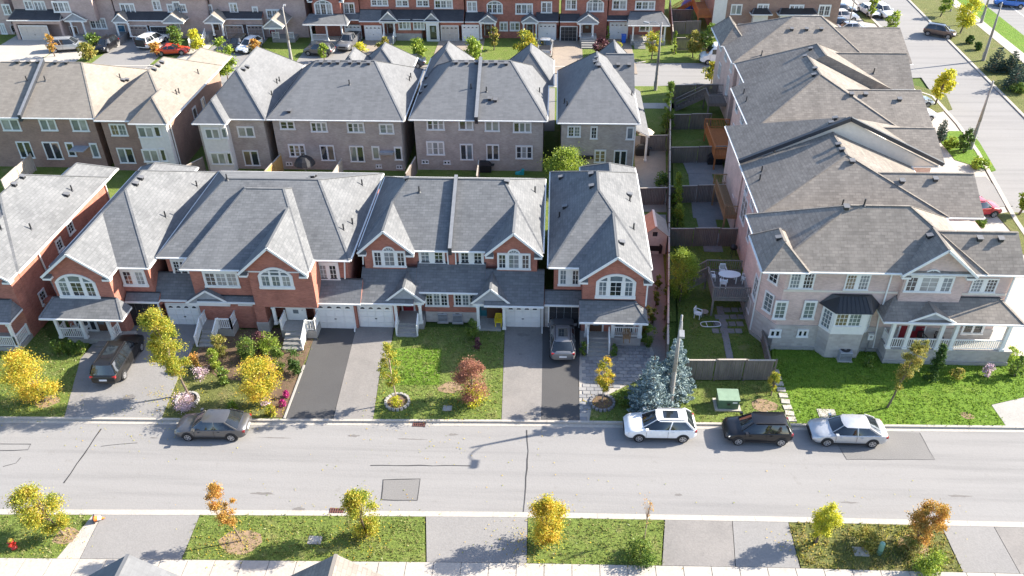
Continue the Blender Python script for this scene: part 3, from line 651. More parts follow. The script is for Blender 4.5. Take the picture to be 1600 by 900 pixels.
    def porch_gable(s, pxl, pxr, pye, pyap, ze, yback, posts=None, zfloor=.5):
        p, q = G(pxl, pye, ze), G(pxr, pye, ze); y0 = (p.y+q.y)/2; xr = (p.x+q.x)/2
        zr = max(ze+.5, V((pxl+pxr)/2, pyap, y0).z)
        s.cur.solid([(p.x, y0, ze), (xr, y0, zr), (xr, yback, zr), (p.x, yback, ze)], .13, s.rm, 'white_trim')
        s.cur.solid([(xr, y0, zr), (q.x, y0, ze), (q.x, yback, ze), (xr, yback, zr)], .13, s.rm, 'white_trim')
        s.cur.add([(p.x+.12, y0+.12, ze-.12), (q.x-.12, y0+.12, ze-.12), (xr, y0+.12, zr-.17)], [(0, 1, 2)], 'grey_siding')
        s.g.box(p.x+.1, q.x-.1, y0+.06, y0+.2, ze-.34, ze-.125, 'white_trim')
        s.g.beam((p.x, y0-.03, ze-.07), (xr, y0-.03, zr-.07), .05, .14, 'white_trim'); s.g.beam((q.x, y0-.03, ze-.07), (xr, y0-.03, zr-.07), .05, .14, 'white_trim')
        s._edge((xr, y0, zr), (xr, yback, zr))
        for px in posts or ():
            s.post(G(px, pye, ze).x, y0+.14, zfloor, ze-.34)
        return p.x, q.x, y0
    def post(s, x, y, z0, z1, w=.2, mat='white_trim'):
        mb = MB(); mb.box(x-w/2, x+w/2, y-w/2, y+w/2, z0, z1, mat)
        mb.box(x-w*.72, x+w*.72, y-w*.72, y+w*.72, z0, z0+.16, mat); mb.box(x-w*.7, x+w*.7, y-w*.7, y+w*.7, z1-.12, z1-.002, mat)
        mb.build('post', s.e)
    def rail(s, p, q, h=.9, mat='white_trim', step=.14, label=None):
        mb = MB(); p, q = Vector(p), Vector(q); up = Vector((0, 0, 1)); n = max(2, int((q-p).length/step))
        mb.beam(p+up*h, q+up*h, .09, .07, mat); mb.beam(p+up*.12, q+up*.12, .06, .06, mat)
        for i in range(n+1):
            c = p+(q-p)*(i/n); wd = .1 if i in (0, n) else .045
            mb.box(c.x-wd/2, c.x+wd/2, c.y-wd/2, c.y+wd/2, c.z+(0 if wd > .05 else .1), c.z+h+(.08 if wd > .05 else 0), mat)
        return mb.build('railing', s.e)
    def floor(s, x0, x1, y0, y1, z1, mat='concrete_step', skirt=None):
        MB().prism([(x0, y0), (x1, y0), (x1, y1), (x0, y1)], -.05, z1, mat, skirt or mat).build('porch_floor', s.e)
    def steps(s, x0, x1, y0, z0, n, run=.3, mat='concrete_step'):
        for i in range(n):
            z = z0*(n-i)/(n+1); MB().box(x0, x1, y0-run*(i+1), y0-run*i-.004, -.05, z, mat).build('step', s.e)
        return y0-run*n
    def win(s, face, plane, px0, py0, px1, py1, cols=2, mun=(2, 3), arch=None, rise=.45, g='dbp', tw=.1, gap=.06, trim='white_trim', fill='white_trim', ratio=None, name='window'):
        U = (lambda a, b: V(a, b, plane)) if face == 'F' else (lambda a, b: VX(a, b, plane))
        pm = (py0+py1)/2; a, b = U(px0, pm), U(px1, pm); c = U((px0+px1)/2, py1); t = U((px0+px1)/2, py0)
        w_ = abs(b.x-a.x) if face == 'F' else abs(b.y-a.y); ctr = (a+b)/2
        return s.win_at(face, (ctr.x if face == 'F' else plane, plane if face == 'F' else ctr.y, c.z), w_, t.z-c.z, cols, mun, arch, rise, g, tw, gap, trim, fill, ratio, name)
    def win_at(s, face, loc, w_, h, cols=2, mun=(2, 3), arch=None, rise=.45, g='dbp', tw=.1, gap=.06, trim='white_trim', fill='white_trim', ratio=None, name='window'):
        w_ = round(w_/.05)*.05; h = round(h/.05)*.05
        me, cells = frame_mesh(w_, h, cols, mun, arch, rise, trim, tw, gap, fill, ratio)
        o = inst(name, me, s.e, loc, ROT[face])
        for i, (a, b) in enumerate(cells):
            poly = [(a+.02, .02), (b-.02, .02), (b-.02, h-.02), (a+.02, h-.02)]
            p = bpy.data.objects.new('pane', pane_mesh(poly, GL[g[i % len(g)] if len(g) == cols else random.choice(g)])); COL.objects.link(p); p.parent = o
            if gap > .12: p.location.y = -.012
        top = None
        if arch == 'seg': top = arc_pts(w_-.03, h+.03, rise-.02)
        if arch == 'center':
            a, b = cells[len(cells)//2]; top = [((a+b)/2+x, z) for x, z in arc_pts(b-a, h, (b-a)/2)]
        if top:
            p = bpy.data.objects.new('fanlight', pane_mesh(top, 'glass_pale')); COL.objects.link(p); p.parent = o
            if arch == 'center': p.location.y = -.012
        return o
    def garage(s, plane, px0, py0, px1, py1, mat='garage_white', lights=True, lintel='white_trim'):
        pm = (py0+py1)/2; a, b = V(px0, pm, plane), V(px1, pm, plane); z1 = V((px0+px1)/2, py0, plane).z; x0, x1 = a.x, b.x
        z1 = max(1.9, z1); o = MB().box(x0-.1, x1+.1, plane-.02, plane+.05, 0, z1+.12, lintel).build('garage_door', s.e)
        nx, ny = 4, 4; cw, ch = (x1-x0)/nx, z1/ny
        k = ('panel', round(cw, 2), round(ch, 2), mat)
        if k not in MISC:
            mb = MB(); g = .012; d = .045; mb.add([(g, 0, g), (cw-g, 0, g), (cw-g, 0, ch-g), (g, 0, ch-g), (g, -.03, g), (cw-g, -.03, g), (cw-g, -.03, ch-g), (g, -.03, ch-g), (g+d, -.018, g+d), (cw-g-d, -.018, g+d), (cw-g-d, -.018, ch-g-d), (g+d, -.018, ch-g-d)],
                [(0, 1, 5, 4), (1, 2, 6, 5), (2, 3, 7, 6), (3, 0, 4, 7), (4, 5, 9, 8), (5, 6, 10, 9), (6, 7, 11, 10), (7, 4, 8, 11), (8, 9, 10, 11)], mat); MISC[k] = mb.mesh('panel')
        for i in range(nx):
            for j in range(ny): inst('panel', MISC[k], o, (x0+cw*i, plane-.021, ch*j))
        if lights:
            for i in range(nx):
                cx = x0+cw*(i+.5); mb = MB(); pl = arc_pts(cw*.55, z1-ch*.62, .16, 6)
                mb.add([(cx+x, plane-.056, z) for x, z in pl]+[(cx+x, plane-.03, z) for x, z in pl], [tuple(range(7))]+[(k_, k_+7, (k_+1) % 7+7, (k_+1) % 7) for k_ in range(7)], 'glass_dark'); mb.build('window_light', o)
        MB().box((x0+x1)/2-.08, (x0+x1)/2+.08, plane-.09, plane-.04, z1*.4, z1*.4+.05, 'black_metal').build('handle', o); return o
    def door(s, plane, px0, py0, px1, py1, mat='door_red', zb=None, sidelight=True, frame='white_trim'):
        pm = (py0+py1)/2; a, b = V(px0, pm, plane), V(px1, pm, plane); z1 = V((px0+px1)/2, py0, plane).z; z0 = V((px0+px1)/2, py1, plane).z if zb is None else zb
        o = MB().box(a.x-.12, b.x+.12, plane-.05, plane+.02, z0, z1+.12, frame).build('door', s.e)
        MB().box(a.x, b.x, plane-.075, plane-.052, z0+.03, z1, mat).build('door_leaf', o)
        m = (a.x+b.x)/2; MB().box(m-.2, m+.2, plane-.085, plane-.077, z0+(z1-z0)*.55, z1-.18, 'glass_pale').build('pane', o)
        MB().box(b.x-.16, b.x-.08, plane-.13, plane-.077, z0+.95, z0+1.0, 'grey_metal').build('handle', o); return o
    def slider(s, plane, px0, py0, px1, py1, g='dd'): return s.win('F', plane, px0, py0, px1, py1, 2, (1, 1), None, .4, g, .07, .07, name='patio_door')
    def spout(s, *pts_):
        mb = MB()
        for p, q in zip(pts_[:-1], pts_[1:]): mb.beam(p, q, .09, .09, 'white_trim')
        mb.build('downspout', s.e)
    def vents(s, lst, kind='roof_vent'): s.todo.append((kind, lst)); return s
    def fin(s):
        s.w.build('wall', s.e); ro = s.r.build('roof', s.e)
        if s.lr.v: s.lr.build('lower_roof', s.e)
        s.g.build('gutter', s.e); s.c.build('ridge_cap', ro)
        v = s.r.v+[(a[0], a[1], a[2]) for a in s.lr.v]; f = s.r.f+[[i+len(s.r.v) for i in q] for q in s.lr.f]
        bv = BVHTree.FromPolygons(v, f)
        for kind, lst in s.todo:
            for (px, py) in lst:
                h, n, i, d = bv.ray_cast(CAM, ray(px, py).normalized())
                if h is None: continue
                inst(kind, vent_mesh(kind), ro, h-Vector((0, 0, .05)), math.atan2(n.x, -n.y) if (abs(n.x)+abs(n.y)) > .05 else 0)
        return s
plain('vent_grey', (0.13, 0.13, 0.135), 0.5)
def vent_mesh(kind):
    if kind not in MISC:
        mb = MB()
        if kind == 'roof_vent':
            mb.box(-.15, .15, -.15, .15, 0, .22, 'black_metal'); mb.add([(-.2, -.22, .22), (.2, -.22, .22), (.2, .2, .3), (-.2, .2, .3), (-.2, -.22, .255), (.2, -.22, .255), (.2, .2, .34), (-.2, .2, .34)], [(3, 2, 1, 0), (4, 5, 6, 7), (0, 1, 5, 4), (1, 2, 6, 5), (2, 3, 7, 6), (3, 0, 4, 7)], 'vent_grey')
        else:
            mb.cyl((0, 0, 0), (0, 0, .55), .06, .06, 8, 'black_metal'); mb.cyl((0, 0, .02), (0, 0, .1), .15, .08, 8, 'dark_flashing')
        MISC[kind] = mb.mesh(kind)
    return MISC[kind]

# ------------------------------------------------------------------ front row
def X(px, py, y): return V(px, py, y).x
BR = 'brick_red'
# --- end house with the front gable on the right
h = House('red brick end house with gabled bay and covered porch beside the paved court', 3.5, 49, 'shingle_grey', 'red brick houses facing the street')
h.wall(.3, 6.8, 49.3, 63.2, 0, 5.42, BR); h.wall(2.35, 6.78, 47.6, 49.5, 0, 5.42, BR)
h.hip(-.11, 7.19, 48.8, 63.6, 5.5, 8.4, 'y', 6.3, 5.5)
h.gable(2.05, 7.15, 4.6, 5.5, 7.51, 47.2, 53.4, 47.6, BR)
h.hip(2.45, 7.15, 57, 64.6, 5.49, 7.0, 'y', .6, 2.2)
h.win('F', 49.3, 875, 422, 904, 444, 2, (2, 3), gap=.42, tw=.12, g='pd')
h.win('F', 47.6, 935, 440, 989, 462, 3, (2, 3), 'seg', .5, tw=.2, gap=.22, g='pdp', ratio=.29)
h.cur = h.lr
h.shed(-.35, 2.9, 48.3, 2.55, 49.3, 3.15)
px0, px1 = G(905, 503, 2.75).x, G(1013, 505, 2.75).x; yp = G(905, 503, 2.75).y
h.shed(px0, px1, yp, 2.75, 47.6, 3.55, .0, .9)
h.cur = h.r
h.wall(-.3, 2.75, 48.88, 49.4, 2.05, 2.5, BR); h.wall(-.3, 0.0, 48.88, 49.4, 0, 2.05, 'stone_grey'); h.wall(2.32, 2.75, 48.88, 49.4, 0, 2.05, BR)
h.garage(48.86, 858, 479, 904, 511, 'garage_black', False)
yf = G(960, 546, .0).y+.4
h.floor(px0+.15, px1-.3, yf, 47.65, .75, 'concrete_step', 'stone_grey')
for a in (916, 957, 1001): h.post(G(a, 540, .75).x, yf+.15, .75, 2.45)
xs0, xs1 = G(917, 556).x, G(952, 556).x
ye = h.steps(xs0, xs1, yf, .75, 4, .32)
h.rail((xs0+.04, ye+.2, .1), (xs0+.04, yf, .75)); h.rail((xs1-.04, ye+.2, .1), (xs1-.04, yf, .75))
h.rail((G(960, 540, .75).x, yf+.12, .75), (G(998, 540, .75).x, yf+.12, .75))
h.door(47.58, 921, 500, 940, 535, 'door_brown', .76); h.win('F', 47.6, 960, 505, 990, 525, 2, (1, 1), g='dd')
h.spout((6.85, 47.55, 5.3), (6.85, 47.5, 3.2))
h.vents([(923, 274), (924, 293), (876, 279), (882, 325), (984, 306), (972, 381)]).vents([(874, 339), (984, 314), (990, 358), (901, 262)], 'vent_pipe')
h.fin(); H4 = h

# --- middle semi with two gabled bays
h = House('red brick semi in the middle with twin gabled bays and two garage doors', -7.3, 49, 'shingle_grey', 'red brick houses facing the street')
h.wall(-13.75, -.95, 51.0, 61.7, 0, 5.52, BR)
xl, xr_ = X(634, 405, 50.6), X(777, 405, 50.6)
h.wall(-13.75, xl, 50.46, 51.2, 0, 5.52, BR); h.wall(xr_, -.95, 50.46, 51.2, 0, 5.52, BR)
p0, p1 = X(700, 405, 50.85), X(712, 405, 50.85); h.wall(p0, p1, 50.85, 51.2, 2, 5.52, BR)
h.hip(-14.14, -.54, 50.56, 62.1, 5.6, 8.5, 'x', 3.15, 3.15, fseg=[(-9.93, -4.77)])
h.gable(-14.13, -9.95, -12.05, 5.6, 7.5, 50.1, 54.9, 50.46, BR); h.gable(-4.75, -.55, -2.65, 5.6, 7.5, 50.1, 54.9, 50.46, BR)
for (a, b) in ((585, 632), (779, 827)): h.win('F', 50.46, a, 394 if a < 700 else 398, b, 415 if a < 700 else 419, 3, (2, 3), 'center', gap=.2, tw=.1, g='dpd', ratio=.29)
h.win('F', 51.0, 658, 393, 692, 410, 2, (2, 3), gap=.38, tw=.16, g='pd'); h.win('F', 51.0, 720, 394, 753, 411, 2, (2, 3), gap=.38, tw=.16, g='dd')
h.cur = h.lr
sl_ = .57
h.shed(X(558, 466, 48.0), -9.9, 48.0, 2.58, 50.6, 2.58+sl_*2.6); h.shed(-9.89, -4.76, 48.85, 2.58+sl_*.85, 51.0, 2.58+sl_*3.0); h.shed(-4.75, -.4, 48.0, 2.58, 50.6, 2.58+sl_*2.6)
a, b, yg1 = h.porch_gable(601, 664, 471, 449, 2.62, 50.55, (616, 655), .55)
a2, b2, yg2 = h.porch_gable(736, 798, 474, 451, 2.62, 50.55, (746, 787), .2)
h.cur = h.r
g0 = X(558, 490, 48.45)
h.wall(g0, -11.55, 48.48, 50.7, 2.05, 2.5, BR); h.wall(g0, g0+.25, 48.48, 50.7, 0, 2.05, BR); h.wall(X(613, 490, 48.48), -11.4, 48.48, 50.7, 0, 2.05, BR)
h.wall(-3.4, -.35, 48.88, 50.7, 2.05, 2.5, BR); h.wall(-3.4, X(791, 490, 48.88)-.02, 48.88, 50.7, 0, 2.05, 'stone_grey'); h.wall(X(842, 490, 48.88), -.35, 48.88, 50.7, 0, 2.05, 'stone_grey')
h.wall(-9.3, -5.4, 49.25, 50.9, 0, .95, 'stone_grey'); h.wall(-9.3, -5.4, 49.3, 50.9, .95, 3.0, BR)
h.wall(-11.3, -9.3, 49.9, 50.9, 0, 2.6, BR); h.wall(-5.4, -3.4, 49.9, 50.9, 0, 2.6, BR)
h.garage(48.46, 562, 477, 613, 511); h.garage(48.86, 792, 478, 842, 511)
h.win('F', 49.3, 666, 456, 699, 477, 3, (2, 4), g='dpd', tw=.08); h.win('F', 49.3, 711, 456, 744, 477, 3, (2, 4), g='dpd', tw=.08)
h.floor(-11.35, -9.35, yg1+.05, 49.9, .55); ye = h.steps(-11.25, -9.75, yg1+.05, .55, 3, .33)
h.rail((-11.25, ye+.1, .1), (-11.25, yg1, .55)); h.rail((-9.7, ye+.1, .1), (-9.7, yg1, .55))
h.door(49.88, 631, 473, 647, 499, 'door_red', .56)
h.floor(-5.3, -3.55, yg2+.02, 49.9, .2); h.door(49.88, 750, 476, 763, 508, 'door_teal', .22); 
MB().box(-4.7, -3.7, 49.6, 49.85, .21, 1.9, 'door_brown').build('storm_door', h.e)
p0, p1 = (X(745, 380, 51), X(712, 380, 51))
mb = MB(); xw = X(707, 380, 52)
mb.solid([(xw-.13, 50.35, 5.95), (xw+.13, 50.35, 5.95), (xw+.13, 56.3, 8.86), (xw-.13, 56.3, 8.86)], .6, 'grey_metal', 'dark_flashing'); mb.build('firewall_parapet', h.e)
h.spout((-13.8, 50.5, 5.4), (-13.9, 50.5, 4.3)); h.spout((X(699, 400, 50.8), 50.8, 5.4), (X(701, 418, 50.8), 50.75, 4.3)); h.spout((X(712, 400, 50.8), 50.8, 5.4), (X(713, 418, 50.8), 50.75, 4.3))
h.spout((X(551, 470, 48.4), 48.35, 2.5), (X(553, 478, 48.4), 48.42, 2.1), (X(555, 508, 48.4), 48.42, .25), (X(555, 520, 47.8), 47.7, .12))
h.spout((X(847, 476, 48.8), 48.8, 2.45), (X(847, 505, 48.8), 48.8, .2), (X(847, 515, 48.2), 48.0, .12))
h.vents([(636, 281), (792, 286)]).vents([(655, 300), (836, 300)], 'vent_pipe')
h.fin()

# --- larger semi with the arched window gable in its centre
h = House('wide red brick semi with arched window gable, blue door and white door', -21.5, 49, 'shingle_grey', 'red brick houses facing the street')
h.wall(-28.3, -14.85, 49.45, 62.3, 0, 5.52, BR)
xb0 = X(297, 430, 48.0); xg0, xg1 = X(388, 430, 47.5), X(487, 430, 47.5)
h.wall(xb0, xg0+.2, 48.0, 49.6, 0, 5.52, BR); h.wall(xg0, xg1, 47.5, 49.6, 2.4, 5.52, BR)
h.hip(-28.72, -14.44, 49.05, 62.7, 5.6, 8.5, 'x', 3.5, 3.5)
gx0, gx1 = G(373, 424, 5.6).x, G(482, 424, 5.6).x; fy = 47.55
h.hip(xb0-.4, gx1, fy, fy+13.6, 5.602, 8.495, 'x', 3.2, 3.2)
xa = G(418, 387, 7.3).x
h.gable(gx0, gx1-.01, (gx0+gx1)/2, 5.6, 5.6+.9*(gx1-gx0)/2, 47.1, 52.6, 47.5, BR)
h.win('F', 49.45, 272, 408, 292, 428, 2, (2, 4), tw=.14, g='dd'); h.win('F', 48.0, 322, 427, 370, 446, 3, (2, 3), tw=.14, g='dbb')
h.win('F', 47.5, 409, 431, 454, 447, 3, (2, 2), 'seg', .55, tw=.2, gap=.14, g='ppb')
h.win('F', 49.45, 500, 414, 526, 435, 2, (2, 3), tw=.2, gap=.2, g='bd')
h.cur = h.lr
h.shed(-30.6, X(335, 474, 47.9)-.2, 47.9, 2.58, 49.45, 4.0); h.shed(xg1-.6, X(553, 466, 47.9)+.42, 47.9, 2.58, 49.45, 3.7)
h.porch_gable(290, 360, 473, 454, 2.6, 49.3); h.porch_gable(419, 493, 476, 453, 2.6, 49.3, (424,), .7)
h.shed(xb0+.2, xg0, 47.55, 2.75, 48.0, 3.0)
h.cur = h.r
h.wall(-30.5, xb0+2.2, 48.3, 49.6, 2.02, 2.52, BR); h.wall(X(313, 490, 48.3), xb0+2.2, 48.32, 49.6, 0, 2.02, BR); h.wall(-28.8, X(264, 490, 48.3), 48.32, 49.6, 0, 2.02, BR)
h.wall(xg1-.6, X(557, 490, 48.22), 48.22, 49.6, 2.05, 2.5, BR); h.wall(xg1-.6, X(495, 490, 48.22), 48.22, 49.6, 0, 2.05, BR); h.wall(X(552, 490, 48.22), X(557, 490, 48.22), 48.22, 49.6, 0, 2.05, BR)
h.wall(xg0-.2, xg0+.6, 47.6, 48.6, 0, 2.6, BR); h.wall(xg0-.25, xg0+.65, 47.55, 48.6, 0, .9, 'stone_grey')
h.garage(48.28, 265, 477, 313, 507); h.garage(48.2, 496, 475, 552, 511)
h.door(48.3, 327, 476, 346, 499, 'door_blue', .75); h.door(48.2, 451, 480, 477, 506, 'white_trim', .75); h.win('F', 48.0, 374, 466, 391, 475, 2, (1, 1), g='dd')
fx0, fx1 = G(312, 518, .7).x, G(362, 518, .7).x
h.floor(fx0, fx1, 46.9, 48.3, .72); ye = h.steps(fx0+.1, fx0+1.2, 46.9, .72, 4, .33)
h.rail((fx0+.05, 46.95, .72), (fx0+.05, 48.2, .72)); h.rail((fx0+.05, ye, .1), (fx0+.05, 46.9, .72)); h.rail((fx0+1.3, ye+.3, .3), (fx0+1.3, 46.9, .72)); h.rail((fx1-.05, 46.95, .72), (fx1-.05, 48.2, .72)); h.rail((fx0+1.4, 46.95, .72), (fx1-.05, 46.95, .72))
wx0, wx1 = G(437, 522, .7).x, G(492, 522, .7).x
h.floor(wx0, wx1, 46.9, 48.2, .72); ye = h.steps(wx0+.35, wx1-.75, 46.9, .72, 4, .36)
h.rail((wx0+.05, 46.95, .72), (wx0+.05, 48.1, .72)); h.rail((wx1-.05, 46.95, .72), (wx1-.05, 48.1, .72)); h.rail((wx1-.7, ye, .1), (wx1-.7, 46.9, .72)); h.rail((wx1-.65, 46.95, .72), (wx1-.08, 46.95, .72))
h.spout((X(540, 420, 49.2), 49.2, 5.4), (X(541, 448, 49.3), 49.3, 3.8))
h.vents([(489, 278), (492, 276)]).vents([(566, 289), (537, 359), (551, 350), (355, 281)], 'vent_pipe')
h.fin()

# --- detached house with black garage door
h = House('red brick house with black garage door and white railed porch with chairs', -32.4, 47, 'shingle_grey', 'red brick houses facing the street')
h.wall(-35.65, -29.15, 48.2, 62.3, 0, 5.42, BR); h.wall(-35.65, -31.4, 46.8, 48.4, 0, 5.42, BR)
h.hip(-36.05, -28.79, 47.75, 62.7, 5.5, 8.4, 'y', 6.3, 5.5)
h.gable(-36.01, -31.05, -33.55, 5.5, 7.47, 46.4, 52.4, 46.8, BR)
h.hip(-36.0, -31.0, 56, 63.6, 5.49, 7.0, 'y', .6, 2.2)
h.win('F', 46.8, 95, 441, 148, 462, 3, (2, 3), 'seg', .55, tw=.2, gap=.22, g='pdd', ratio=.3)
h.win('F', 48.2, 194, 424, 225, 444, 2, (2, 3), gap=.3, tw=.16, g='db')
h.cur = h.lr
h.shed(-31.3, -28.75, 47.6, 2.58, 48.2, 3.0)
q0, q1 = G(61, 497, 2.7), G(172, 499, 2.7)
h.shed(q0.x, q1.x+.9, q0.y, 2.7, 46.8, 3.45, .5, .9)
h.cur = h.r
h.wall(X(197, 490, 48.0), -28.75, 48.0, 48.5, 2.05, 2.52, BR); h.wall(X(197, 490, 48), X(202, 490, 48), 48.0, 48.5, 0, 2.05, BR)
h.garage(47.98, 203, 474, 250, 503, 'garage_black', False)
yf = G(110, 540).y+.3
h.floor(-35.4, q1.x+.6, yf, 46.85, .4)
for a in (90, 130, 173): h.post(G(a, 536, .4).x, yf+.15, .4, 2.42)
h.rail((G(93, 536, .4).x, yf+.12, .4), (G(128, 536, .4).x, yf+.12, .4)); h.rail((G(176, 536, .4).x, yf+.2, .4), (G(190, 518, .4).x, 46.6, .4)); h.rail((G(92, 535, .4).x, yf+.2, .4), (G(92, 535, .4).x, 46.6, .4))
h.win('F', 46.8, 120, 500, 150, 515, 3, (1, 1), g='ddd'); h.door(46.78, 155, 497, 168, 525, 'door_brown', .42)
ye = h.steps(G(150, 545).x, q1.x+.4, yf, .4, 2, .6, 'paver')
h.win('R', -31.4, 188, 476, 196, 492, 1, (1, 2), g='d')
h.vents([(213, 289), (221, 280), (169, 315), (346, 276)]).vents([(308, 291), (259, 339)], 'vent_pipe')
h.fin()

# --- leftmost house, cut by the frame
h = House('leftmost red brick house, its sunlit side wall facing the neighbour', -41.6, 46, 'shingle_grey', 'red brick houses facing the street')
h.wall(-44.9, -38.35, 47.4, 61.1, 0, 5.42, BR); h.wall(-43.0, -38.37, 46.3, 47.6, 0, 5.42, BR)
h.hip(-45.3, -37.95, 46.9, 61.5, 5.5, 8.4, 'y', 6.0, 5.3)
h.gable(-43.4, -37.99, -40.7, 5.5, 7.6, 45.8, 52, 46.3, BR)
h.hip(-42.3, -38.0, 56, 63.2, 5.49, 7.0, 'y', .6, 2.1)
h.win('R', -38.35, 105, 346, 114, 366, 1, (2, 3), g='d'); h.win('R', -38.35, 88, 373, 97, 392, 1, (2, 3), g='d'); h.win('R', -38.35, 62, 453, 72, 476, 1, (2, 3), g='d')
h.win('F', 46.3, -60, 440, -20, 465, 3, (2, 3), 'seg', .5, tw=.2, gap=.2, ratio=.3)
h.cur = h.lr; h.shed(-43.4, -38.3, 44.6, 2.7, 46.3, 3.5, .5, .6); h.cur = h.r
h.floor(-43.2, -38.4, 44.6, 46.35, .4); h.rail((-38.5, 44.7, .4), (-38.5, 46.2, .4)); h.post(-38.6, 44.75, .4, 2.45); h.rail((-40.5, 44.7, .4), (-38.6, 44.7, .4))
h.wall(-38.36, -37.8, 48.6, 49.3, 0, 1.7, BR)
h.spout((-38.25, 50.0, 5.3), (-38.25, 50.3, .3)); h.spout((-38.25, 61.0, 5.3), (-38.25, 61.0, .3))
h.vents([(23, 290), (36, 278), (105, 306)]).vents([(49, 358), (113, 298), (2, 358)], 'vent_pipe')
h.fin()

# --- near houses whose gables rise into the bottom of the frame
for (px, lab) in ((200, 'near house with a grey gable peak at the bottom left'), (525, 'near house with a weathered gable peak left of the bottom centre')):
    x0 = G(px, 866, 7.8).x; y1 = G(px, 866, 7.8).y
    h = House(lab, x0, y1-6, 'shingle_slate' if px < 300 else 'shingle_brown', 'houses on the near side of the street')
    h.wall(x0-3.2, x0+3.2, y1-12, y1-.4, 0, 5.1, BR)
    h.cur.solid([(x0-3.6, y1-13, 5.2), (x0, y1-13, 7.8), (x0, y1, 7.8), (x0-3.6, y1, 5.2)], .16, h.rm, 'white_trim'); h.cur.solid([(x0, y1-13, 7.8), (x0+3.6, y1-13, 5.2), (x0+3.6, y1, 5.2), (x0, y1, 7.8)], .16, h.rm, 'white_trim')
    h.w.add([(x0-3.2, y1-.4, 5.1), (x0+3.2, y1-.4, 5.1), (x0, y1-.4, 7.55), (x0-3.2, y1-12, 5.1), (x0+3.2, y1-12, 5.1), (x0, y1-12, 7.55)], [(2, 1, 0), (3, 4, 5), (0, 1, 4, 3), (1, 2, 5, 4), (2, 0, 3, 5)], BR)
    h._edge((x0, y1-13, 7.8), (x0, y1, 7.8)); h.fin()

# ------------------------------------------------------------------ second row (rear walls to the camera)
TP = 'brick_taupe'
def peak(h, px, py, z, hw):
    p = G(px, py, z); h.hip(p.x-hw, p.x+hw, p.y-hw*1.1, p.y+5, 5.61, z, 'y', hw*1.1, hw)
def rear_house(label, x0, x1, yw, roof, brick, ze=5.6, zr=8.9, axis='x', a=3.5, b=3.5, depth=12.5, ov=.4):
    h = House(label, (x0+x1)/2, yw, roof, 'second row houses seen from behind')
    h.wall(x0+ov, x1-ov, yw, yw+depth, 0, ze-.08, brick)
    h.hip(x0, x1, yw-ov, yw+depth+ov, ze, zr, axis, a, b); return h
h = rear_house('tan roofed semi with a dark parapet line, far left of the second row', -60.5, -44.95, 73.9, 'shingle_tan', 'brick_brown', zr=8.8)
P = 73.9
for r in ((4, 187, 30, 203), (64, 187, 87, 203), (113, 187, 136, 204)): h.win('F', P, *r, 2, (1, 1), g='bp' if r[0] < 60 else 'pb')
h.slider(P, 30, 222, 50, 246); h.slider(P, 71, 223, 95, 248); h.win('F', P, 106, 224, 116, 243, 1, (1, 1), g='d'); h.win('F', P, 144, 225, 153, 245, 1, (1, 1), g='p')
xw = V(46, 150, 76).x; MB().solid([(xw-.15, 73.4, 5.9), (xw+.15, 73.4, 5.9), (xw+.15, 80.1, 9.2), (xw-.15, 80.1, 9.2)], .7, 'grey_metal', 'dark_flashing').build('firewall_parapet', h.e)
MB().box(V(118, 232, P).x, V(141, 232, P).x, P-1.3, P, 2.35, 2.45, 'grey_siding').build('awning', h.e)
h.vents([(28, 98), (45, 98), (60, 98), (87, 99), (104, 99), (125, 97), (191, 101), (197, 98), (193, 127), (199, 126)]).vents([(42, 126), (71, 126), (188, 122)], 'vent_pipe'); h.fin()

h = rear_house('tan hip roofed house with white corner bay', -44.77, -37.2, 73.4, 'shingle_tan', 'brick_brown', zr=8.5, axis='y', a=5.9, b=5.5, depth=14.5)
h.hip(-42.0, -37.25, 80, 91.4, 5.61, 7.3, 'y', .6, 2.2); P = 73.4
h.win('F', P, 174, 195, 197, 211, 2, (2, 2), g='wp'); h.slider(P, 186, 232, 209, 254, 'pd')
bx0, bx1 = -40.6, -37.6
h.wall(bx0, bx1, 72.75, 73.5, 0, 5.52, 'stucco'); h.hip(bx0-.45, bx1+.41, 72.35, 77.0, 5.605, 7.4, 'y', 2.2, .2)
h.win('F', 72.75, 217, 199, 239, 214, 2, (1, 1), g='pb'); h.win('F', 72.75, 242, 198, 250, 213, 1, (1, 1), g='d'); h.win('F', 72.75, 225, 235, 247, 252, 2, (1, 1), g='bb'); h.win('F', 72.75, 252, 234, 259, 251, 1, (1, 1), g='d')
h.win_at('R', (-37.6, 79.5, 2.6), .8, 1.6, 1, (1, 1), g='d'); h.win_at('R', (-37.6, 82.0, 2.6), .8, 1.6, 1, (1, 1), g='d')
h.spout((-37.45, 73.4, 5.3), (-37.45, 73.4, .3)); h.vents([(242, 110), (248, 104), (254, 99), (228, 113)]).vents([(310, 115), (276, 147), (280, 145)], 'vent_pipe'); h.fin()

h = rear_house('narrow grey roofed house with white two storey bay', -34.8, -27.97, 74.1, 'shingle_slate', TP, zr=9.1, axis='y', a=3.9, b=4.2, depth=14.2)
P = 74.1; bx0, bx1 = -34.3, -31.9
h.wall(bx0, bx1, 72.95, 74.2, 0, 5.52, 'stucco'); h.wall(-34.6, bx0, 73.2, 74.2, 0, 5.52, TP); h.hip(-34.81, -31.5, 72.5, 77, 5.605, 7.3, 'y', 1.8, .2)
h.win('F', 72.95, 322, 202, 342, 216, 2, (1, 1), g='pb'); h.win('F', 72.95, 347, 201, 354, 215, 1, (1, 1), g='p'); h.win('F', 72.95, 331, 240, 352, 256, 2, (1, 1), g='bb'); h.win('F', 72.95, 356, 239, 362, 256, 1, (1, 1), g='d')
h.win('F', P, 373, 199, 396, 213, 2, (1, 1), g='bp'); h.slider(P, 382, 236, 404, 258, 'wd')
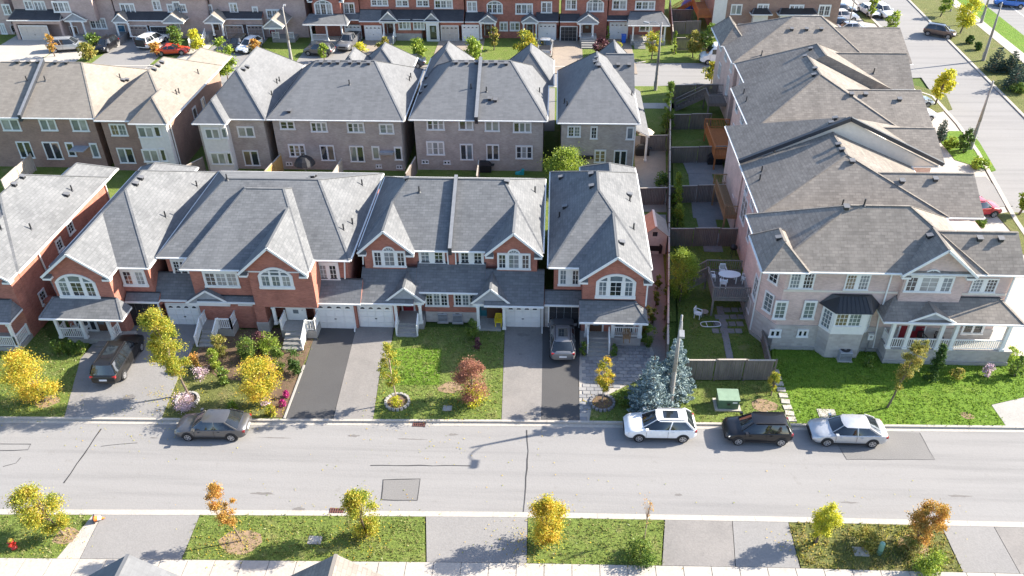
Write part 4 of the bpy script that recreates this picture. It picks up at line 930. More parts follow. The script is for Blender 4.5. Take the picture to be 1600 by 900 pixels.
h.vents([(381, 110), (387, 106)]).vents([(433, 130), (437, 127), (425, 149)], 'vent_pipe'); h.fin()

h = rear_house('wide grey hip roofed semi with taupe rear wall and closed umbrella below', -27.88, -14.41, 74.1, 'shingle_slate', TP, zr=9.0, a=3.75, b=3.75, depth=13.2)
peak(h, 597, 76, 8.3, 2.9); peak(h, 546, 88, 8.3, 2.2); P = 74.1
for r in ((439, 190, 459, 201), (487, 192, 510, 205), (544, 193, 568, 206), (594, 195, 614, 208)): h.win('F', P, *r, 3 if 470 < r[0] < 580 else 2, (1, 2), g='dpb')
h.win('F', P, 453, 227, 476, 244, 3, (1, 3), g='dwd'); h.slider(P, 502, 228, 522, 250, 'dw'); h.slider(P, 548, 229, 568, 252, 'pd'); h.win('F', P, 583, 230, 592, 248, 1, (1, 1), g='b'); h.win('F', P, 618, 231, 627, 249, 1, (1, 1), g='d')
h.win('F', P, 448, 254, 456, 258, 2, (1, 1), g='d', tw=.05); h.win('F', P, 588, 258, 596, 262, 2, (1, 1), g='d', tw=.05); h.win('F', P, 620, 259, 628, 263, 2, (1, 1), g='d', tw=.05)
MB().box(V(594, 236, P).x, V(615, 236, P).x, P-.5, P, 1.95, 2.2, 'grey_siding').build('awning', h.e)
h.vents([(502, 99), (515, 99), (528, 99), (547, 99), (561, 99), (576, 100), (452, 175)]).vents([(546, 132), (640, 126), (642, 121)], 'vent_pipe'); h.fin()

h = rear_house('grey hip roofed taupe semi split by a dark parapet, above the stone patio', -13.94, -.55, 74.4, 'shingle_slate', TP, zr=9.0, a=3.8, b=3.8, depth=13.2)
peak(h, 697, 77, 8.3, 2.4); peak(h, 829, 80, 8.3, 2.5); P = 74.4
for r in ((668, 187, 693, 202), (718, 189, 738, 202), (759, 190, 779, 204), (803, 192, 829, 206)): h.win('F', P, *r, 3 if r[0] in (668, 803) else 2, (1, 2) if r[0] == 668 else (1, 1), g='dpb')
h.win('F', P, 668, 222, 693, 241, 3, (1, 2), g='bpb'); h.slider(P, 720, 226, 738, 249, 'dp'); h.slider(P, 761, 227, 779, 249, 'dd'); h.win('F', P, 807, 229, 831, 247, 3, (1, 2), g='dbd')
h.win('F', P, 660, 251, 669, 255, 2, (1, 1), g='d', tw=.05); h.win('F', P, 694, 252, 703, 256, 2, (1, 1), g='d', tw=.05)
xw = V(746, 150, 76).x; MB().solid([(xw-.17, 73.9, 5.95), (xw+.17, 73.9, 5.95), (xw+.17, 80.9, 9.4), (xw-.17, 80.9, 9.4)], .7, 'grey_metal', 'dark_flashing').build('firewall_parapet', h.e)
h.vents([(713, 99), (729, 99), (744, 99), (760, 100), (775, 100), (791, 101), (765, 156), (774, 158), (666, 122), (665, 136), (657, 146)]).vents([(736, 138), (760, 143), (843, 144)], 'vent_pipe'); h.fin()

h = rear_house('taupe end house under a steep grey pyramid roof by the tall fence', .45, 8.3, 74.0, 'shingle_slate', TP, zr=9.3, axis='y', a=6.6, b=4.6, depth=13.2)
h.hip(3.6, 8.31, 80.5, 88.5, 5.61, 8.55, 'x', 1.8, .01); peak(h, 962, 77, 8.0, 1.9); P = 74.0
h.win('F', P, 888, 198, 906, 213, 2, (2, 3), g='dp'); h.win('F', P, 924, 199, 932, 216, 1, (2, 3), g='d'); h.win('F', P, 980, 200, 989, 217, 1, (1, 1), g='p')
h.win('F', P, 930, 236, 945, 253, 2, (1, 3), g='ww'); h.slider(P, 960, 236, 978, 259, 'dd'); MB().box(V(905, 238, P).x, V(927, 238, P).x, P-.3, P, 1.75, 2.0, 'plastic_black').build('awning', h.e)
h.cur = h.lr; h.shed(7.9, 9.6, 77.0, 2.9, 77.01, 2.91) if False else None
h.cur.solid([(7.91, 76.6, 3.9), (9.7, 76.6, 2.9), (9.7, 88.5, 2.9), (7.91, 88.5, 3.9)], .15, h.rm, 'white_trim'); h.cur = h.r
for y in (77, 81, 85, 88.2): h.post(9.5, y, 0, 2.75)
h.spout((7.95, 73.95, 5.3), (7.95, 73.95, .3)); h.vents([(936, 104), (930, 99), (932, 92), (929, 96), (966, 103), (983, 103)]).vents([(882, 161), (886, 165), (987, 149)], 'vent_pipe'); h.fin()

# ------------------------------------------------------------------ right row: brown roofs along the side road
PK = 'brick_pink'; SB = 'shingle_brown'; RG = 'brown roofed houses of the right row'
h = House('pink brick corner house with long side wall, bay window and railed porch', 22, 47, SB, RG)
foot = [(14.95, 48.7), (16.05, 46.95), (31.0, 46.95), (31.0, 53.6), (14.95, 53.6)]
h.w.prism(foot, 2.2, 7.0, PK); h.w.prism([(14.9, 48.68), (16.02, 46.9), (31.05, 46.9), (31.05, 53.6), (14.9, 53.6)], .25, 2.2, 'stone_grey'); h.w.prism([(14.84, 48.66), (15.98, 46.83), (31.1, 46.83), (31.1, 53.6), (14.84, 53.6)], -.1, .3, 'concrete_step')
h.w.box(16.05, 31.0, 46.90, 46.95, 5.1, 5.25, 'cream_trim')
h.hip(14.5, 29.0, 46.45, 53.95, 7.1, 10.1, 'x', 5.9, 4.6); h.hip(26.0, 31.45, 46.46, 51.1, 7.101, 9.0, 'x', .1, .15)
gx0, gx1 = V(1411, 426, 46.3).x, V(1527, 432, 46.3).x; ap = V(1466, 354, 50).x
h.gable(gx0, gx1, (gx0+gx1)/2, 7.1, 9.15, 46.2, 49.6, 46.6, PK); h.w.box(gx0+.4, gx1-.4, 46.6, 47, 2.6, 7.0, PK)
h.hip(14.2, 17.3, 46.3, 51.0, 7.115, 8.6, 'y', 1.5, 1.5)
W = lambda *a, **k: h.win('F', 46.95, *a, **k)
W(1235, 426, 1271, 450, 2, (3, 4), gap=.22, g='pd', tw=.06); W(1322, 429, 1357, 452, 2, (3, 4), gap=.22, g='wp', tw=.06)
h.win('F', 46.6, 1416, 433, 1487, 455, 3, (2, 3), 'center', gap=.25, tw=.08, g='dbp', ratio=.27); W(1518, 436, 1556, 456, 2, (3, 4), gap=.25, g='pd', tw=.06)
for a in (1211, 1256): h.win('F', 46.9, a, 472, a+16, 497, 1, (2, 4), g='p', tw=.1)
for a in (1204, 1247): h.win('F', 46.9, a, 516, a+14, 525, 2, (1, 1), g='d', tw=.09)
bx0, bx1 = V(1300, 500, 46.3).x, V(1352, 500, 46.3).x
h.w.prism([(bx0-.55, 46.95), (bx0, 46.05), (bx1, 46.05), (bx1+.55, 46.95)], 0, 4.15, 'stone_grey'); h.w.prism([(bx0-.6, 46.9), (bx0, 46.0), (bx1, 46.0), (bx1+.6, 46.9)], 2.2, 4.15, 'white_trim')
h.win('F', 46.0, 1306, 485, 1346, 509, 2, (3, 4), g='wp', tw=.06, ratio=None)
for s_, x_ in ((-1, bx0-.3), (1, bx1+.3)):
    o = h.win_at('F', (x_, 46.45, 2.45), .75, 1.5, 1, (3, 4), g='p' if s_ < 0 else 'd', tw=.05); o.rotation_euler.z = s_*R(56)
br = MB(); top = 5.0; A = [(bx0-.95, 46.9, 4.2), (bx0-.12, 45.65, 4.2), (bx1+.12, 45.65, 4.2), (bx1+.95, 46.9, 4.2)]; Bq = [(bx0-.2, 46.88, top), (bx0+.25, 46.6, top), (bx1-.25, 46.6, top), (bx1+.2, 46.88, top)]
br.add(A+Bq, [(0, 1, 5, 4), (1, 2, 6, 5), (2, 3, 7, 6), (4, 5, 6, 7), (3, 2, 1, 0)], 'black_metal')
for i in range(8): x = bx0+(bx1-bx0)*i/7; br.beam((x, 45.68, 4.22), (bx0+.25+(bx1-bx0-.5)*i/7, 46.6, top+.02), .04, .05, 'black_metal')
br.build('bay_roof', h.e)
for (x, y, z0) in ((15.5, 47.82, 5.25), (15.5, 47.82, 2.75)):
    o = h.win_at('F', (x, y, z0), .75, 1.5, 1, (2, 4), g='d' if z0 > 4 else 'p', tw=.07); o.rotation_euler.z = R(-57.8)
for (y, z0, hh) in ((49.6, 5.3, 1.4), (49.6, 2.6, 1.8), (50.4, .9, 1.0)): h.win_at('L', (14.95, y, z0), .9, hh, 1, (2, 3), g='p', tw=.06)
# porch
h.cur = h.lr
q0, q1 = G(1389, 503, 3.9), G(1592, 507, 3.9); yp = (q0.y+q1.y)/2
h.shed(q0.x-.35, q1.x+.4, yp, 3.9, 46.94, 4.9, 1.1, 1.3, mat=SB)
a, b, yg = h.porch_gable(1420, 1494, 503, 488, 3.92, 46.9, None)
h.cur = h.r
yf = G(1480, 571).y; fx0, fx1 = G(1375, 572).x+.25, G(1572, 574).x
h.floor(fx0, fx1, yf+.1, 46.9, 1.25, 'concrete_step', 'stone_grey'); MB().box(fx0-.06, fx1+.06, yf+.02, 46.85, -.1, .3, 'concrete_step').build('footing', h.e)
MB().box(fx0-.05, fx1+.05, yf+.04, yf+.3, 1.18, 1.32, 'concrete').build('coping', h.e)
px_ = [V(a, 520, yf+.25).x for a in (1393, 1419, 1470, 1492, 1574)]
for x in px_: h.post(x, yf+.22, 1.32, 3.7, .24)
for a, b in zip(px_[:-1], px_[1:]): h.rail((a+.1, yf+.2, 1.3), (b-.1, yf+.2, 1.3), .85)
h.rail((px_[0], yf+.3, 1.3), (px_[0], 46.8, 1.3), .85)
h.door(46.88, 1405, 505, 1442, 532, 'door_red', 1.27); h.win('F', 46.9, 1505, 507, 1535, 520, 2, (1, 1), g='dd')
h.spout((14.86, 48.75, 6.9), (14.86, 48.75, .3)); h.spout((V(1378, 480, 46.85).x, 46.85, 6.9), (V(1372, 500, 46.85).x, 46.85, 3.2), (V(1371, 520, 46.8).x, 46.8, .4)); h.spout((30.95, 46.8, 6.9), (30.95, 46.8, 4.6))
h.vents([(1530, 375), (1563, 376), (1452, 371), (1322, 326), (1216, 374)]).vents([(1350, 321)], 'vent_pipe'); h.fin()

def row_house(label, x0, x1, y0, y1, zr, axis, a, b, low=None, deck=None, roofwall=None):
    h = House(label, (x0+x1)/2, y0+.4, SB, RG); h.wall(x0+.4, x1-.4, y0+.4, y1-.3, 0, 7.0, PK)
    h.hip(x0, x1, y0, y1, 7.1, zr, axis, a, b)
    if low: h.hip(*low)
    return h
def left_windows(h, x, lst):
    for (y, z, w_, hh, n, g) in lst: h.win_at('L', (x, y, z), w_, hh, n, (2, 3), g=g, tw=.07)
h = row_house('brown roofed row house with wooden deck and blue tub behind it', 15.5, 29.3, 53.97, 62.25, 10.05, 'y', 4.2, .05, (24.5, 31.8, 53.98, 60.0, 7.102, 9.15, 'x', .1, .15))
left_windows(h, 15.9, [(55.2, 4.2, 1.5, 2.2, 2, 'dd'), (55.5, 5.5, .9, 1.2, 1, 'd'), (57.8, 5.5, 1.2, 1.2, 2, 'pd'), (60.3, 5.5, .9, 1.2, 1, 'p'), (60, 3.0, 1.6, 2.1, 2, 'dd'), (57, 2.8, 1.4, 1.5, 2, 'dp')])
h.vents([(1331, 254), (1309, 228), (1315, 236), (1409, 285), (1461, 282)]).vents([(1187, 281), (1190, 268), (1316, 321)], 'vent_pipe'); h.fin()
h = row_house('row house whose dark edged gable stands above the next roof', 15.55, 31.6, 62.3, 69.85, 10.9, 'y', 0, 6.6, (27.6, 32.2, 62.6, 69.0, 7.1, 8.9, 'x', .1, .15))
mb = MB(); pk = (23.58, 62.2, 11.2)
for e in ((15.35, 62.2, 7.35), (31.8, 62.2, 7.35)): mb.beam(e, pk, .34, .3, 'dark_flashing')
mb.build('gable_edge', h.e); mb = MB(); mb.add([(15.7, 62.27, 7.0), (31.5, 62.27, 7.0), (23.58, 62.27, 11.0), (15.7, 62.6, 7.0), (31.5, 62.6, 7.0), (23.58, 62.6, 11.0)], [(0, 1, 2), (5, 4, 3), (0, 2, 5, 3), (1, 4, 5, 2), (0, 3, 4, 1)], 'cream_trim'); mb.build('gable_wall', h.e)
left_windows(h, 16.9, [(64, 5.5, 1.0, 1.2, 1, 'd'), (67.5, 5.5, 1.2, 1.2, 2, 'pd'), (64.5, 2.4, 1.5, 2.1, 2, 'pp'), (68, 2.4, 1.2, 1.4, 2, 'd')])
MB().box(16.2, 16.9, 65.6, 66.9, 0, 4.2, PK).build('chimney_breast', h.e)
h.vents([(1304, 187), (1298, 194), (1320, 179)]).vents([(1210, 236), (1266, 182)], 'vent_pipe'); h.fin()
h = row_house('row house under the wide tan front slope in the middle of the right row', 17.6, 31.2, 68.6, 79.0, 10.4, 'y', 5.5, .05, (26.6, 33.6, 68.62, 78.0, 7.1, 9.25, 'x', .1, .15))
left_windows(h, 18.0, [(71, 5.5, 1.0, 1.2, 1, 'd'), (74, 5.5, 1.3, 1.2, 2, 'pd'), (77, 5.5, 1.0, 1.2, 1, 'd'), (73, 2.6, 1.5, 2.1, 2, 'dd'), (76.8, 2.6, 1.2, 1.4, 2, 'p')])
h.vents([(1330, 149), (1352, 149), (1405, 157), (1271, 119), (1273, 109)]).vents([(1166, 158), (1162, 146), (1318, 244)], 'vent_pipe'); h.fin()
h = row_house('row house with four roof vents in a line beside its light hip', 19.15, 33.2, 79.03, 86.0, 10.45, 'y', .05, 3.6, (28.0, 35.4, 79.05, 85.9, 7.1, 9.5, 'x', .1, .15))
left_windows(h, 19.55, [(80.5, 5.5, 1.0, 1.2, 1, 'd'), (83.5, 5.5, 1.3, 1.2, 2, 'dp'), (82, 2.6, 1.5, 2.1, 2, 'dd')])
h.vents([(1266, 78), (1257, 90), (1262, 99), (1271, 108)]).vents([(1181, 132), (1365, 114)], 'vent_pipe'); h.fin()
h = row_house('farthest brown roofed house of the right row, at the corner of the back street', 18.9, 33.5, 86.03, 97.6, 10.35, 'x', 7.2, 4.5, (30.3, 37.6, 86.05, 96.4, 7.1, 9.3, 'x', .1, .15))
h.hip(18.5, 21.6, 91.5, 98.0, 7.1, 8.9, 'y', 1.6, 1.6)
left_windows(h, 19.3, [(88, 5.5, 1.0, 1.3, 2, 'd'), (91.5, 5.5, 1.3, 1.3, 2, 'pd'), (95, 5.5, 1.3, 1.3, 2, 'pp'), (88.5, 2.6, 1.0, 2.0, 2, 'dd'), (94, 2.6, 1.2, 1.5, 2, 'd')])
h.vents([(1237, 47), (1260, 47), (1283, 47)]).vents([(1190, 86)], 'vent_pipe'); h.fin()

# ------------------------------------------------------------------ far row across the back street
FG = 'houses across the back street'
def far_house(label, x0, x1, yw, roof, brick, ze=5.7, zr=8.8, splits=1):
    h = House(label, (x0+x1)/2, yw, roof, FG); h.wall(x0, x1, yw, yw+12, 0, ze-.1, brick)
    n = splits; w_ = (x1-x0)/n
    h.hip(x0-.35, x1+.35, yw-.4, yw+12.4, ze, zr, 'x', 3.4, 3.4); return h
def fwin(h, plane, *rects, **k):
    for r in rects: h.win('F', plane, *r[:4], r[4] if len(r) > 4 else 2, (2, 2), g=r[5] if len(r) > 5 else 'dpb', tw=k.get('tw', .14), trim=k.get('trim', 'white_trim'), arch='seg' if len(r) > 6 else None, rise=.4, gap=.1)
# left group: rosy brick
RS = 'brick_rose'
h = far_house('rosy brick house at the far left corner, across the back street', -88, -78.5, 115.6, 'shingle_tan', RS); fwin(h, 115.6, (6, 8, 16, 22), (2, 38, 8, 52)); h.win('R', -78.5, 17, 38, 26, 50, 1, (2, 3), g='d'); h.fin()
h = far_house('rosy brick semi with a light double garage door, far left', -76.6, -62.2, 114.6, 'shingle_tan', RS)
h.cur = h.lr; h.shed(-77, -69.3, 112.6, 3.0, 114.6, 3.9, .5, .3, mat='shingle_dark'); h.porch_gable(98, 135, 31, 20, 2.9, 114.6, (108, 127), .5); h.cur = h.r
h.wall(-76.6, -69.6, 113.1, 114.7, 2.3, 2.95, RS); h.wall(-76.6, -76.2, 113.1, 114.7, 0, 2.3, RS); h.wall(-69.9, -69.6, 113.1, 114.7, 0, 2.3, RS); h.garage(113.1, 33, 41, 76, 63, 'garage_beige', False)
h.wall(-69.5, -64.5, 113.6, 114.7, 2.6, 5.6, RS); fwin(h, 114.6, (40, 2, 50, 14), (55, 3, 70, 15, 3)); fwin(h, 113.6, (84, 4, 108, 18, 3)); fwin(h, 114.6, (128, 2, 142, 14), (142, 30, 165, 44, 3)); h.door(114.55, 112, 42, 122, 60, 'door_brown', .5); h.floor(-68.5, -65.8, 112.2, 114.6, .5)
h.fin()
h = far_house('rosy brick semi with blue grey porch steps and a white camper outside', -61.9, -48.6, 114.4, 'shingle_tan', RS)
h.cur = h.lr; h.shed(-61.9, -54.0, 113.0, 2.95, 114.4, 3.7, mat='shingle_dark'); h.porch_gable(174, 199, 33, 22, 2.95, 114.4, (179, 198), .7); h.porch_gable(252, 287, 34, 22, 2.95, 114.4, None); h.cur = h.r
h.wall(-60.6, -53.8, 113.3, 114.5, 2.1, 2.9, RS); h.garage(113.3, 205, 41, 231, 60, 'garage_brown'); h.garage(113.3, 237, 42, 262, 60, 'garage_black', False)
fwin(h, 114.4, (190, 7, 210, 21, 3), (240, 2, 250, 15), (263, 8, 270, 18, 1), (272, 4, 281, 18, 1), (283, 8, 290, 18, 1), (267, 34, 280, 44)); h.floor(-62.3, -60.8, 111.6, 114.3, .9, 'paver'); h.steps(-62.3, -60.8, 111.6, .9, 4, .35, 'paver'); h.door(114.35, 185, 40, 196, 58, 'door_blue', .9); h.fin()
h = far_house('rosy brick semi with a burgundy door and grey steps behind the yellow tree', -48.4, -34.9, 115.0, 'shingle_tan', RS)
h.cur = h.lr; h.shed(-47.2, -41.0, 113.9, 2.95, 115.0, 3.6, mat='shingle_dark'); h.porch_gable(317, 349, 34, 22, 2.95, 115, (330, 345), 1.0); h.porch_gable(410, 442, 42, 30, 2.95, 115, None); h.cur = h.r
h.wall(-47.2, -41.0, 114.1, 115.1, 2.1, 2.9, RS); h.garage(114.1, 354, 44, 380, 58, 'garage_brown'); h.garage(114.1, 388, 44, 411, 58, 'garage_brown')
fwin(h, 115.0, (311, 9, 331, 20, 3), (360, 6, 370, 18), (396, 12, 402, 22, 1), (418, 16, 441, 28, 3), (294, 36, 301, 46, 1), (315, 37, 322, 46, 1)); h.floor(-51, -48.6, 112.6, 115, 1.0); h.steps(-50.6, -49.0, 112.6, 1.0, 5, .45); h.door(114.95, 333, 38, 343, 56, 'door_brown', 1.0)
h.rail((-50.7, 110.6, .1), (-50.7, 112.6, 1.0)); h.rail((-48.9, 110.6, .1), (-48.9, 112.6, 1.0)); h.door(114.95, 423, 47, 431, 64, 'door_red', .5); h.floor(-39.6, -36.4, 112.8, 115, .5); h.rail((-39.5, 112.9, .5), (-38.6, 112.9, .5)); h.rail((-37.4, 112.9, .5), (-36.5, 112.9, .5)); h.fin()
# red brick group
h = far_house('red brick end house with grey porch roof next to the rosy house', -33.9, -27.3, 115.0, 'shingle_grey', BR)
h.wall(-33.4, -29.6, 113.8, 115.1, 2.5, 5.6, BR); h.gable(-34.0, -29.0, -31.5, 5.7, 7.6, 113.4, 119, 113.8, BR)
h.cur = h.lr; h.shed(-34.6, -28.4, 111.6, 2.9, 113.8, 3.7, .6, .8); h.shed(-29.4, -27.2, 113.9, 2.9, 115.0, 3.5); h.cur = h.r
h.floor(-33.8, -29.2, 111.7, 113.8, .6)
for x in (-33.6, -31.4, -29.3): h.post(x, 111.85, .6, 2.7)
h.rail((-33.5, 111.8, .6), (-31.5, 111.8, .6)); fwin(h, 113.8, (493, 6, 518, 22, 3, 'pdb', 1)); fwin(h, 115, (538, 6, 553, 20)); h.garage(114.4, 540, 40, 564, 62, 'garage_white'); h.wall(-29.3, -27.3, 114.4, 115, 2.2, 2.8, BR); h.fin()
h = far_house('red brick semi with a white storm porch and a dark door, behind the street trees', -27.2, -12.6, 115.2, 'shingle_grey', BR)
h.cur = h.lr; h.shed(-27.2, -24.2, 113.6, 2.8, 115.2, 3.9); h.shed(-24.2, -15.6, 113.6, 2.8, 115.2, 3.9, mat='shingle_dark'); h.shed(-15.6, -12.6, 113.6, 2.8, 115.2, 3.9, mat='shingle_dark'); h.porch_gable(591, 622, 33, 19, 2.8, 115.2, (598, 615), .6); h.porch_gable(661, 687, 33, 21, 2.8, 115.2, None); h.cur = h.r
h.wall(-27.2, -24.0, 113.9, 115.3, 2.1, 2.75, BR); h.garage(113.9, 571, 41, 596, 63); h.wall(-15.9, -12.6, 113.9, 115.3, 2.1, 2.75, BR); h.garage(113.9, 690, 41, 716, 63, 'garage_beige')
h.wall(-22.2, -18.6, 113.9, 115.2, 0, 1.0, 'stone_grey'); h.wall(-22.2, -18.6, 113.95, 115.2, 1.0, 2.8, BR)
fwin(h, 113.9, (624, 32, 640, 45, 3), (647, 32, 662, 45, 3)); fwin(h, 115.2, (581, 0, 605, 8, 3), (620, 1, 637, 9), (652, 1, 669, 9), (680, 1, 706, 12, 3))
h.wall(X(666, 50, 113.6), X(686, 50, 113.6), 113.6, 115, 0, 2.7, 'white_trim'); h.door(113.58, 672, 40, 682, 58, 'glass_dark', .3); h.door(115.15, 606, 35, 614, 52, 'door_brown', .6); h.floor(-23.8, -22.3, 113.0, 115.2, .6); h.steps(-23.7, -22.4, 113.0, .6, 3, .35); h.rail((-23.75, 112.2, .1), (-23.75, 113.0, .6)); h.rail((-22.35, 112.2, .1), (-22.35, 113.0, .6)); h.fin()
h = far_house('red brick semi with arched window left and black gabled porch roofs', -12.4, .55, 115.2, 'shingle_grey', BR)
h.cur = h.lr; h.shed(-12.4, -9.8, 113.6, 2.8, 115.2, 3.6, mat='shingle_dark'); h.shed(-2.6, .5, 113.9, 2.8, 115.2, 3.6, mat='shingle_dark'); h.porch_gable(747, 776, 34, 24, 2.8, 115.2, (751, 773), .4); h.porch_gable(814, 842, 34, 25, 2.8, 115.2, (818, 838), .4); h.cur = h.r
h.wall(-12.4, -10, 113.8, 115.3, 2.1, 2.75, BR); h.garage(113.8, 723, 40, 748, 64); h.wall(-2.5, .55, 114.5, 115.3, 2.1, 2.75, BR); h.garage(114.5, 842, 38, 868, 61)
fwin(h, 115.2, (731, 3, 744, 17), (762, 7, 784, 20, 3, 'ddp', 1), (807, 7, 831, 21, 3), (847, 4, 861, 19), (782, 36, 792, 47), (798, 36, 811, 47)); h.door(115.15, 758, 38, 767, 54, 'door_brown', .4); h.door(115.15, 824, 38, 832, 54, 'door_brown', .4); h.fin()
h = far_house('red brick house with dark garage door and grey stone steps', .9, 7.2, 114.9, 'shingle_grey', BR)
h.cur = h.lr; h.shed(.7, 3.4, 113.9, 2.8, 114.9, 3.5, mat='shingle_dark'); h.porch_gable(901, 936, 35, 23, 2.9, 114.9, (907, 927), .9); h.cur = h.r
h.wall(.7, 3.4, 114.2, 115, 2.1, 2.75, BR); h.garage(114.2, 876, 42, 901, 62, 'garage_black', False); fwin(h, 114.9, (885, 0, 900, 14), (918, 4, 942, 17, 3, 'bpb', 1)); h.floor(3.5, 5.8, 112.5, 114.8, .9); h.steps(3.7, 5.5, 112.5, .9, 4, .4); h.door(114.85, 910, 38, 924, 54, 'door_brown', .9); h.fin()
h = far_house('red brick end house with white porch posts left of the far fence', 7.35, 15.0, 115.2, 'shingle_grey', BR)
h.cur = h.lr; h.shed(7.2, 10.2, 114.6, 2.8, 115.2, 3.2, mat='shingle_dark'); h.shed(9.9, 15.6, 112.3, 2.8, 115.2, 3.8, .5, 1.0); h.cur = h.r; h.floor(10.5, 15.2, 112.5, 115.2, .6)
for x in (10.7, 12.9, 15.0): h.post(x, 112.65, .6, 2.6)
h.steps(10.9, 12.4, 112.5, .6, 4, .4); h.garage(115.1, 953, 36, 980, 61, 'garage_white'); fwin(h, 115.2, (958, 1, 978, 14), (994, 3, 1022, 14, 3)); h.win('F', 115.2, 1000, 36, 1018, 48, 2, (1, 1), g='d'); h.fin()
h = far_house('brown brick house with black bay window roof, seen side on past the roofs', 22.3, 39.6, 118.2, 'shingle_grey', 'brick_brown')
h.win('F', 118.2, 1143, 8, 1158, 22, 2, (1, 1), g='bp'); fwin(h, 118.2, (1184, 8, 1199, 22), (1234, 9, 1254, 21, 3), (1280, 9, 1296, 24)); h.win('F', 118.2, 1131, 36, 1138, 52, 1, (2, 3), g='p'); h.win('F', 118.2, 1153, 38, 1160, 52, 1, (2, 3), g='p')
h.w.box(22.25, 24.0, 118.1, 118.25, 0, 5.4, 'stucco')
for (a, b) in ((1172, 1204), (1214, 1276)):
    x0, x1 = X(a, 30, 117.4), X(b, 30, 117.4); h.w.box(x0+.4, x1-.4, 117.4, 118.2, 0, 2.9, 'stucco'); h.cur = h.lr; h.hip(x0, x1, 116.9, 119.5, 2.95, 3.9, 'x', 1.0, 1.0, .9); h.lr.mats[h.lr.mats.index(h.rm)] = 'black_metal' if h.rm in h.lr.mats else 'black_metal'; h.cur = h.r
h.fin()

# ------------------------------------------------------------------ fences, decks, sheds
def fence(p, q, label, h=1.8, mat='fence_wood', pieces=False, cap='fence_cap', group='timber yard fences', z=0.0, steps=True):
    p, q = Vector((p[0], p[1], 0)), Vector((q[0], q[1], 0)); L_ = (q-p).length; d = (q-p)/L_; n_ = Vector((-d.y, d.x, 0))
    o = empty('fence', (p.x, p.y, z), label, 'fence', group); nb = max(1, round(L_/2.4))
    for i in range(nb+1):
        c = p+d*(L_*i/nb); MB().box(c.x-.055, c.x+.055, c.y-.055, c.y+.055, z-.05, z+h+.07, mat).build('post', o)
    for i in range(nb):
        a, b = p+d*(L_*i/nb+.06), p+d*(L_*(i+1)/nb-.06); dz = (.05 if i % 2 else 0) if steps else 0; e = Vector((0, 0, 1))
        MB().beam(a+e*(z+h+dz), b+e*(z+h+dz), .13, .04, cap).build('cap_rail', o)
        for zz in (.25, h-.12): MB().beam(a+e*(z+zz)+n_*.04, b+e*(z+zz)+n_*.04, .05, .09, mat).build('rail', o)
        k = int((b-a).length/.15); mb = MB()
        for j in range(k):
            c = a+d*(.15*j+.075); w_ = .066; t = random.uniform(-.012, .012)
            m2 = MB() if pieces else mb
            f0, f1 = c-d*w_+n_*(t-.012), c+d*w_+n_*(t-.012); g0, g1 = f0+n_*.022, f1+n_*.022; zt = z+h-.03+dz+random.uniform(-.02, .01)
            m2.add([(v.x, v.y, zz) for zz in (z+.03, zt) for v in (f0, f1, g1, g0)], [(0, 1, 5, 4), (1, 2, 6, 5), (2, 3, 7, 6), (3, 0, 4, 7), (4, 5, 6, 7)], mat)
            if pieces: m2.build('board', o)
        if not pieces: mb.build('boards', o, kind='stuff')
    return o
def top(px, py, z=1.8): v = G(px, py, z); return (v.x, v.y)
fence((9.45, 43.3), (15.45, 43.5), 'weathered board fence along the lawn beside the street, closing off the side yard', pieces=True)
A_, B_ = Vector(top(1044, 520)), Vector(top(1048, 137))
LF = lambda t: tuple(A_+(B_-A_)*t)
fence(LF(-.03), LF(1), 'long pale topped fence running back between the two blocks of yards')
for (x0, y0, x1, y1, lab) in ((1047, 357, 1166, 357, 'fence across the side yards behind the lawn with the smoker, nearest cross fence'), (1048, 291, 1134, 289, 'fence across the side yards beside the brown deck'), (1048, 230, 1138, 229, 'fence across the side yards in front of the orange deck'), (1049, 179, 1112, 178, 'fence across the side yards below the grey stairs'), (1050, 133, 1128, 132, 'fence facing the back street beside the pointed cedar'), (1002, 212, 1044, 211, 'brown gate fence beside the taupe end house'), (997, 294, 1044, 293, 'fence behind the pink shed')):
    fence(top(x0, y0), top(x1, y1), lab)
for (x0, y0, x1, y1, m, lab) in ((47, 241, 2, 282, 'fence_cap', 'cream fence run at the far left between back yards'), (438, 241, 414, 268, 'fence_gold', 'golden new fence left of the closed umbrella'), (533, 249, 520, 270, 'fence_cap', 'short fence behind the wide semi, under the taupe semi'), (649, 245, 634, 272, 'fence_wood', 'short fence left of the stone patio'), (748, 249, 745, 276, 'fence_wood', 'short fence right of the stone patio'), (316, 246, 284, 262, 'fence_wood', 'grey fence between the two houses with white bays')):
    fence(top(x0, y0), top(x1, y1), lab, mat=m, cap='fence_cap')
for (x0, y0, x1, y1, lab) in ((1050, 15, 1083, 15, 'far fence below the blue tarp'), (1051, 34, 1095, 33, 'far fence beside the orange stairs'), (1057, 59, 1133, 58, 'far fence with white cap behind the big shrubs'), (1047, -5, 1052, 50, 'far long fence at the top of the frame')):
    fence(top(x0, y0), top(x1, y1), lab)
fence(top(1207, 578, .9), top(1190, 512, .9), 'low wooden side fence at the corner of the pink house', h=1.0, cap='fence_wood')
LEG = {}
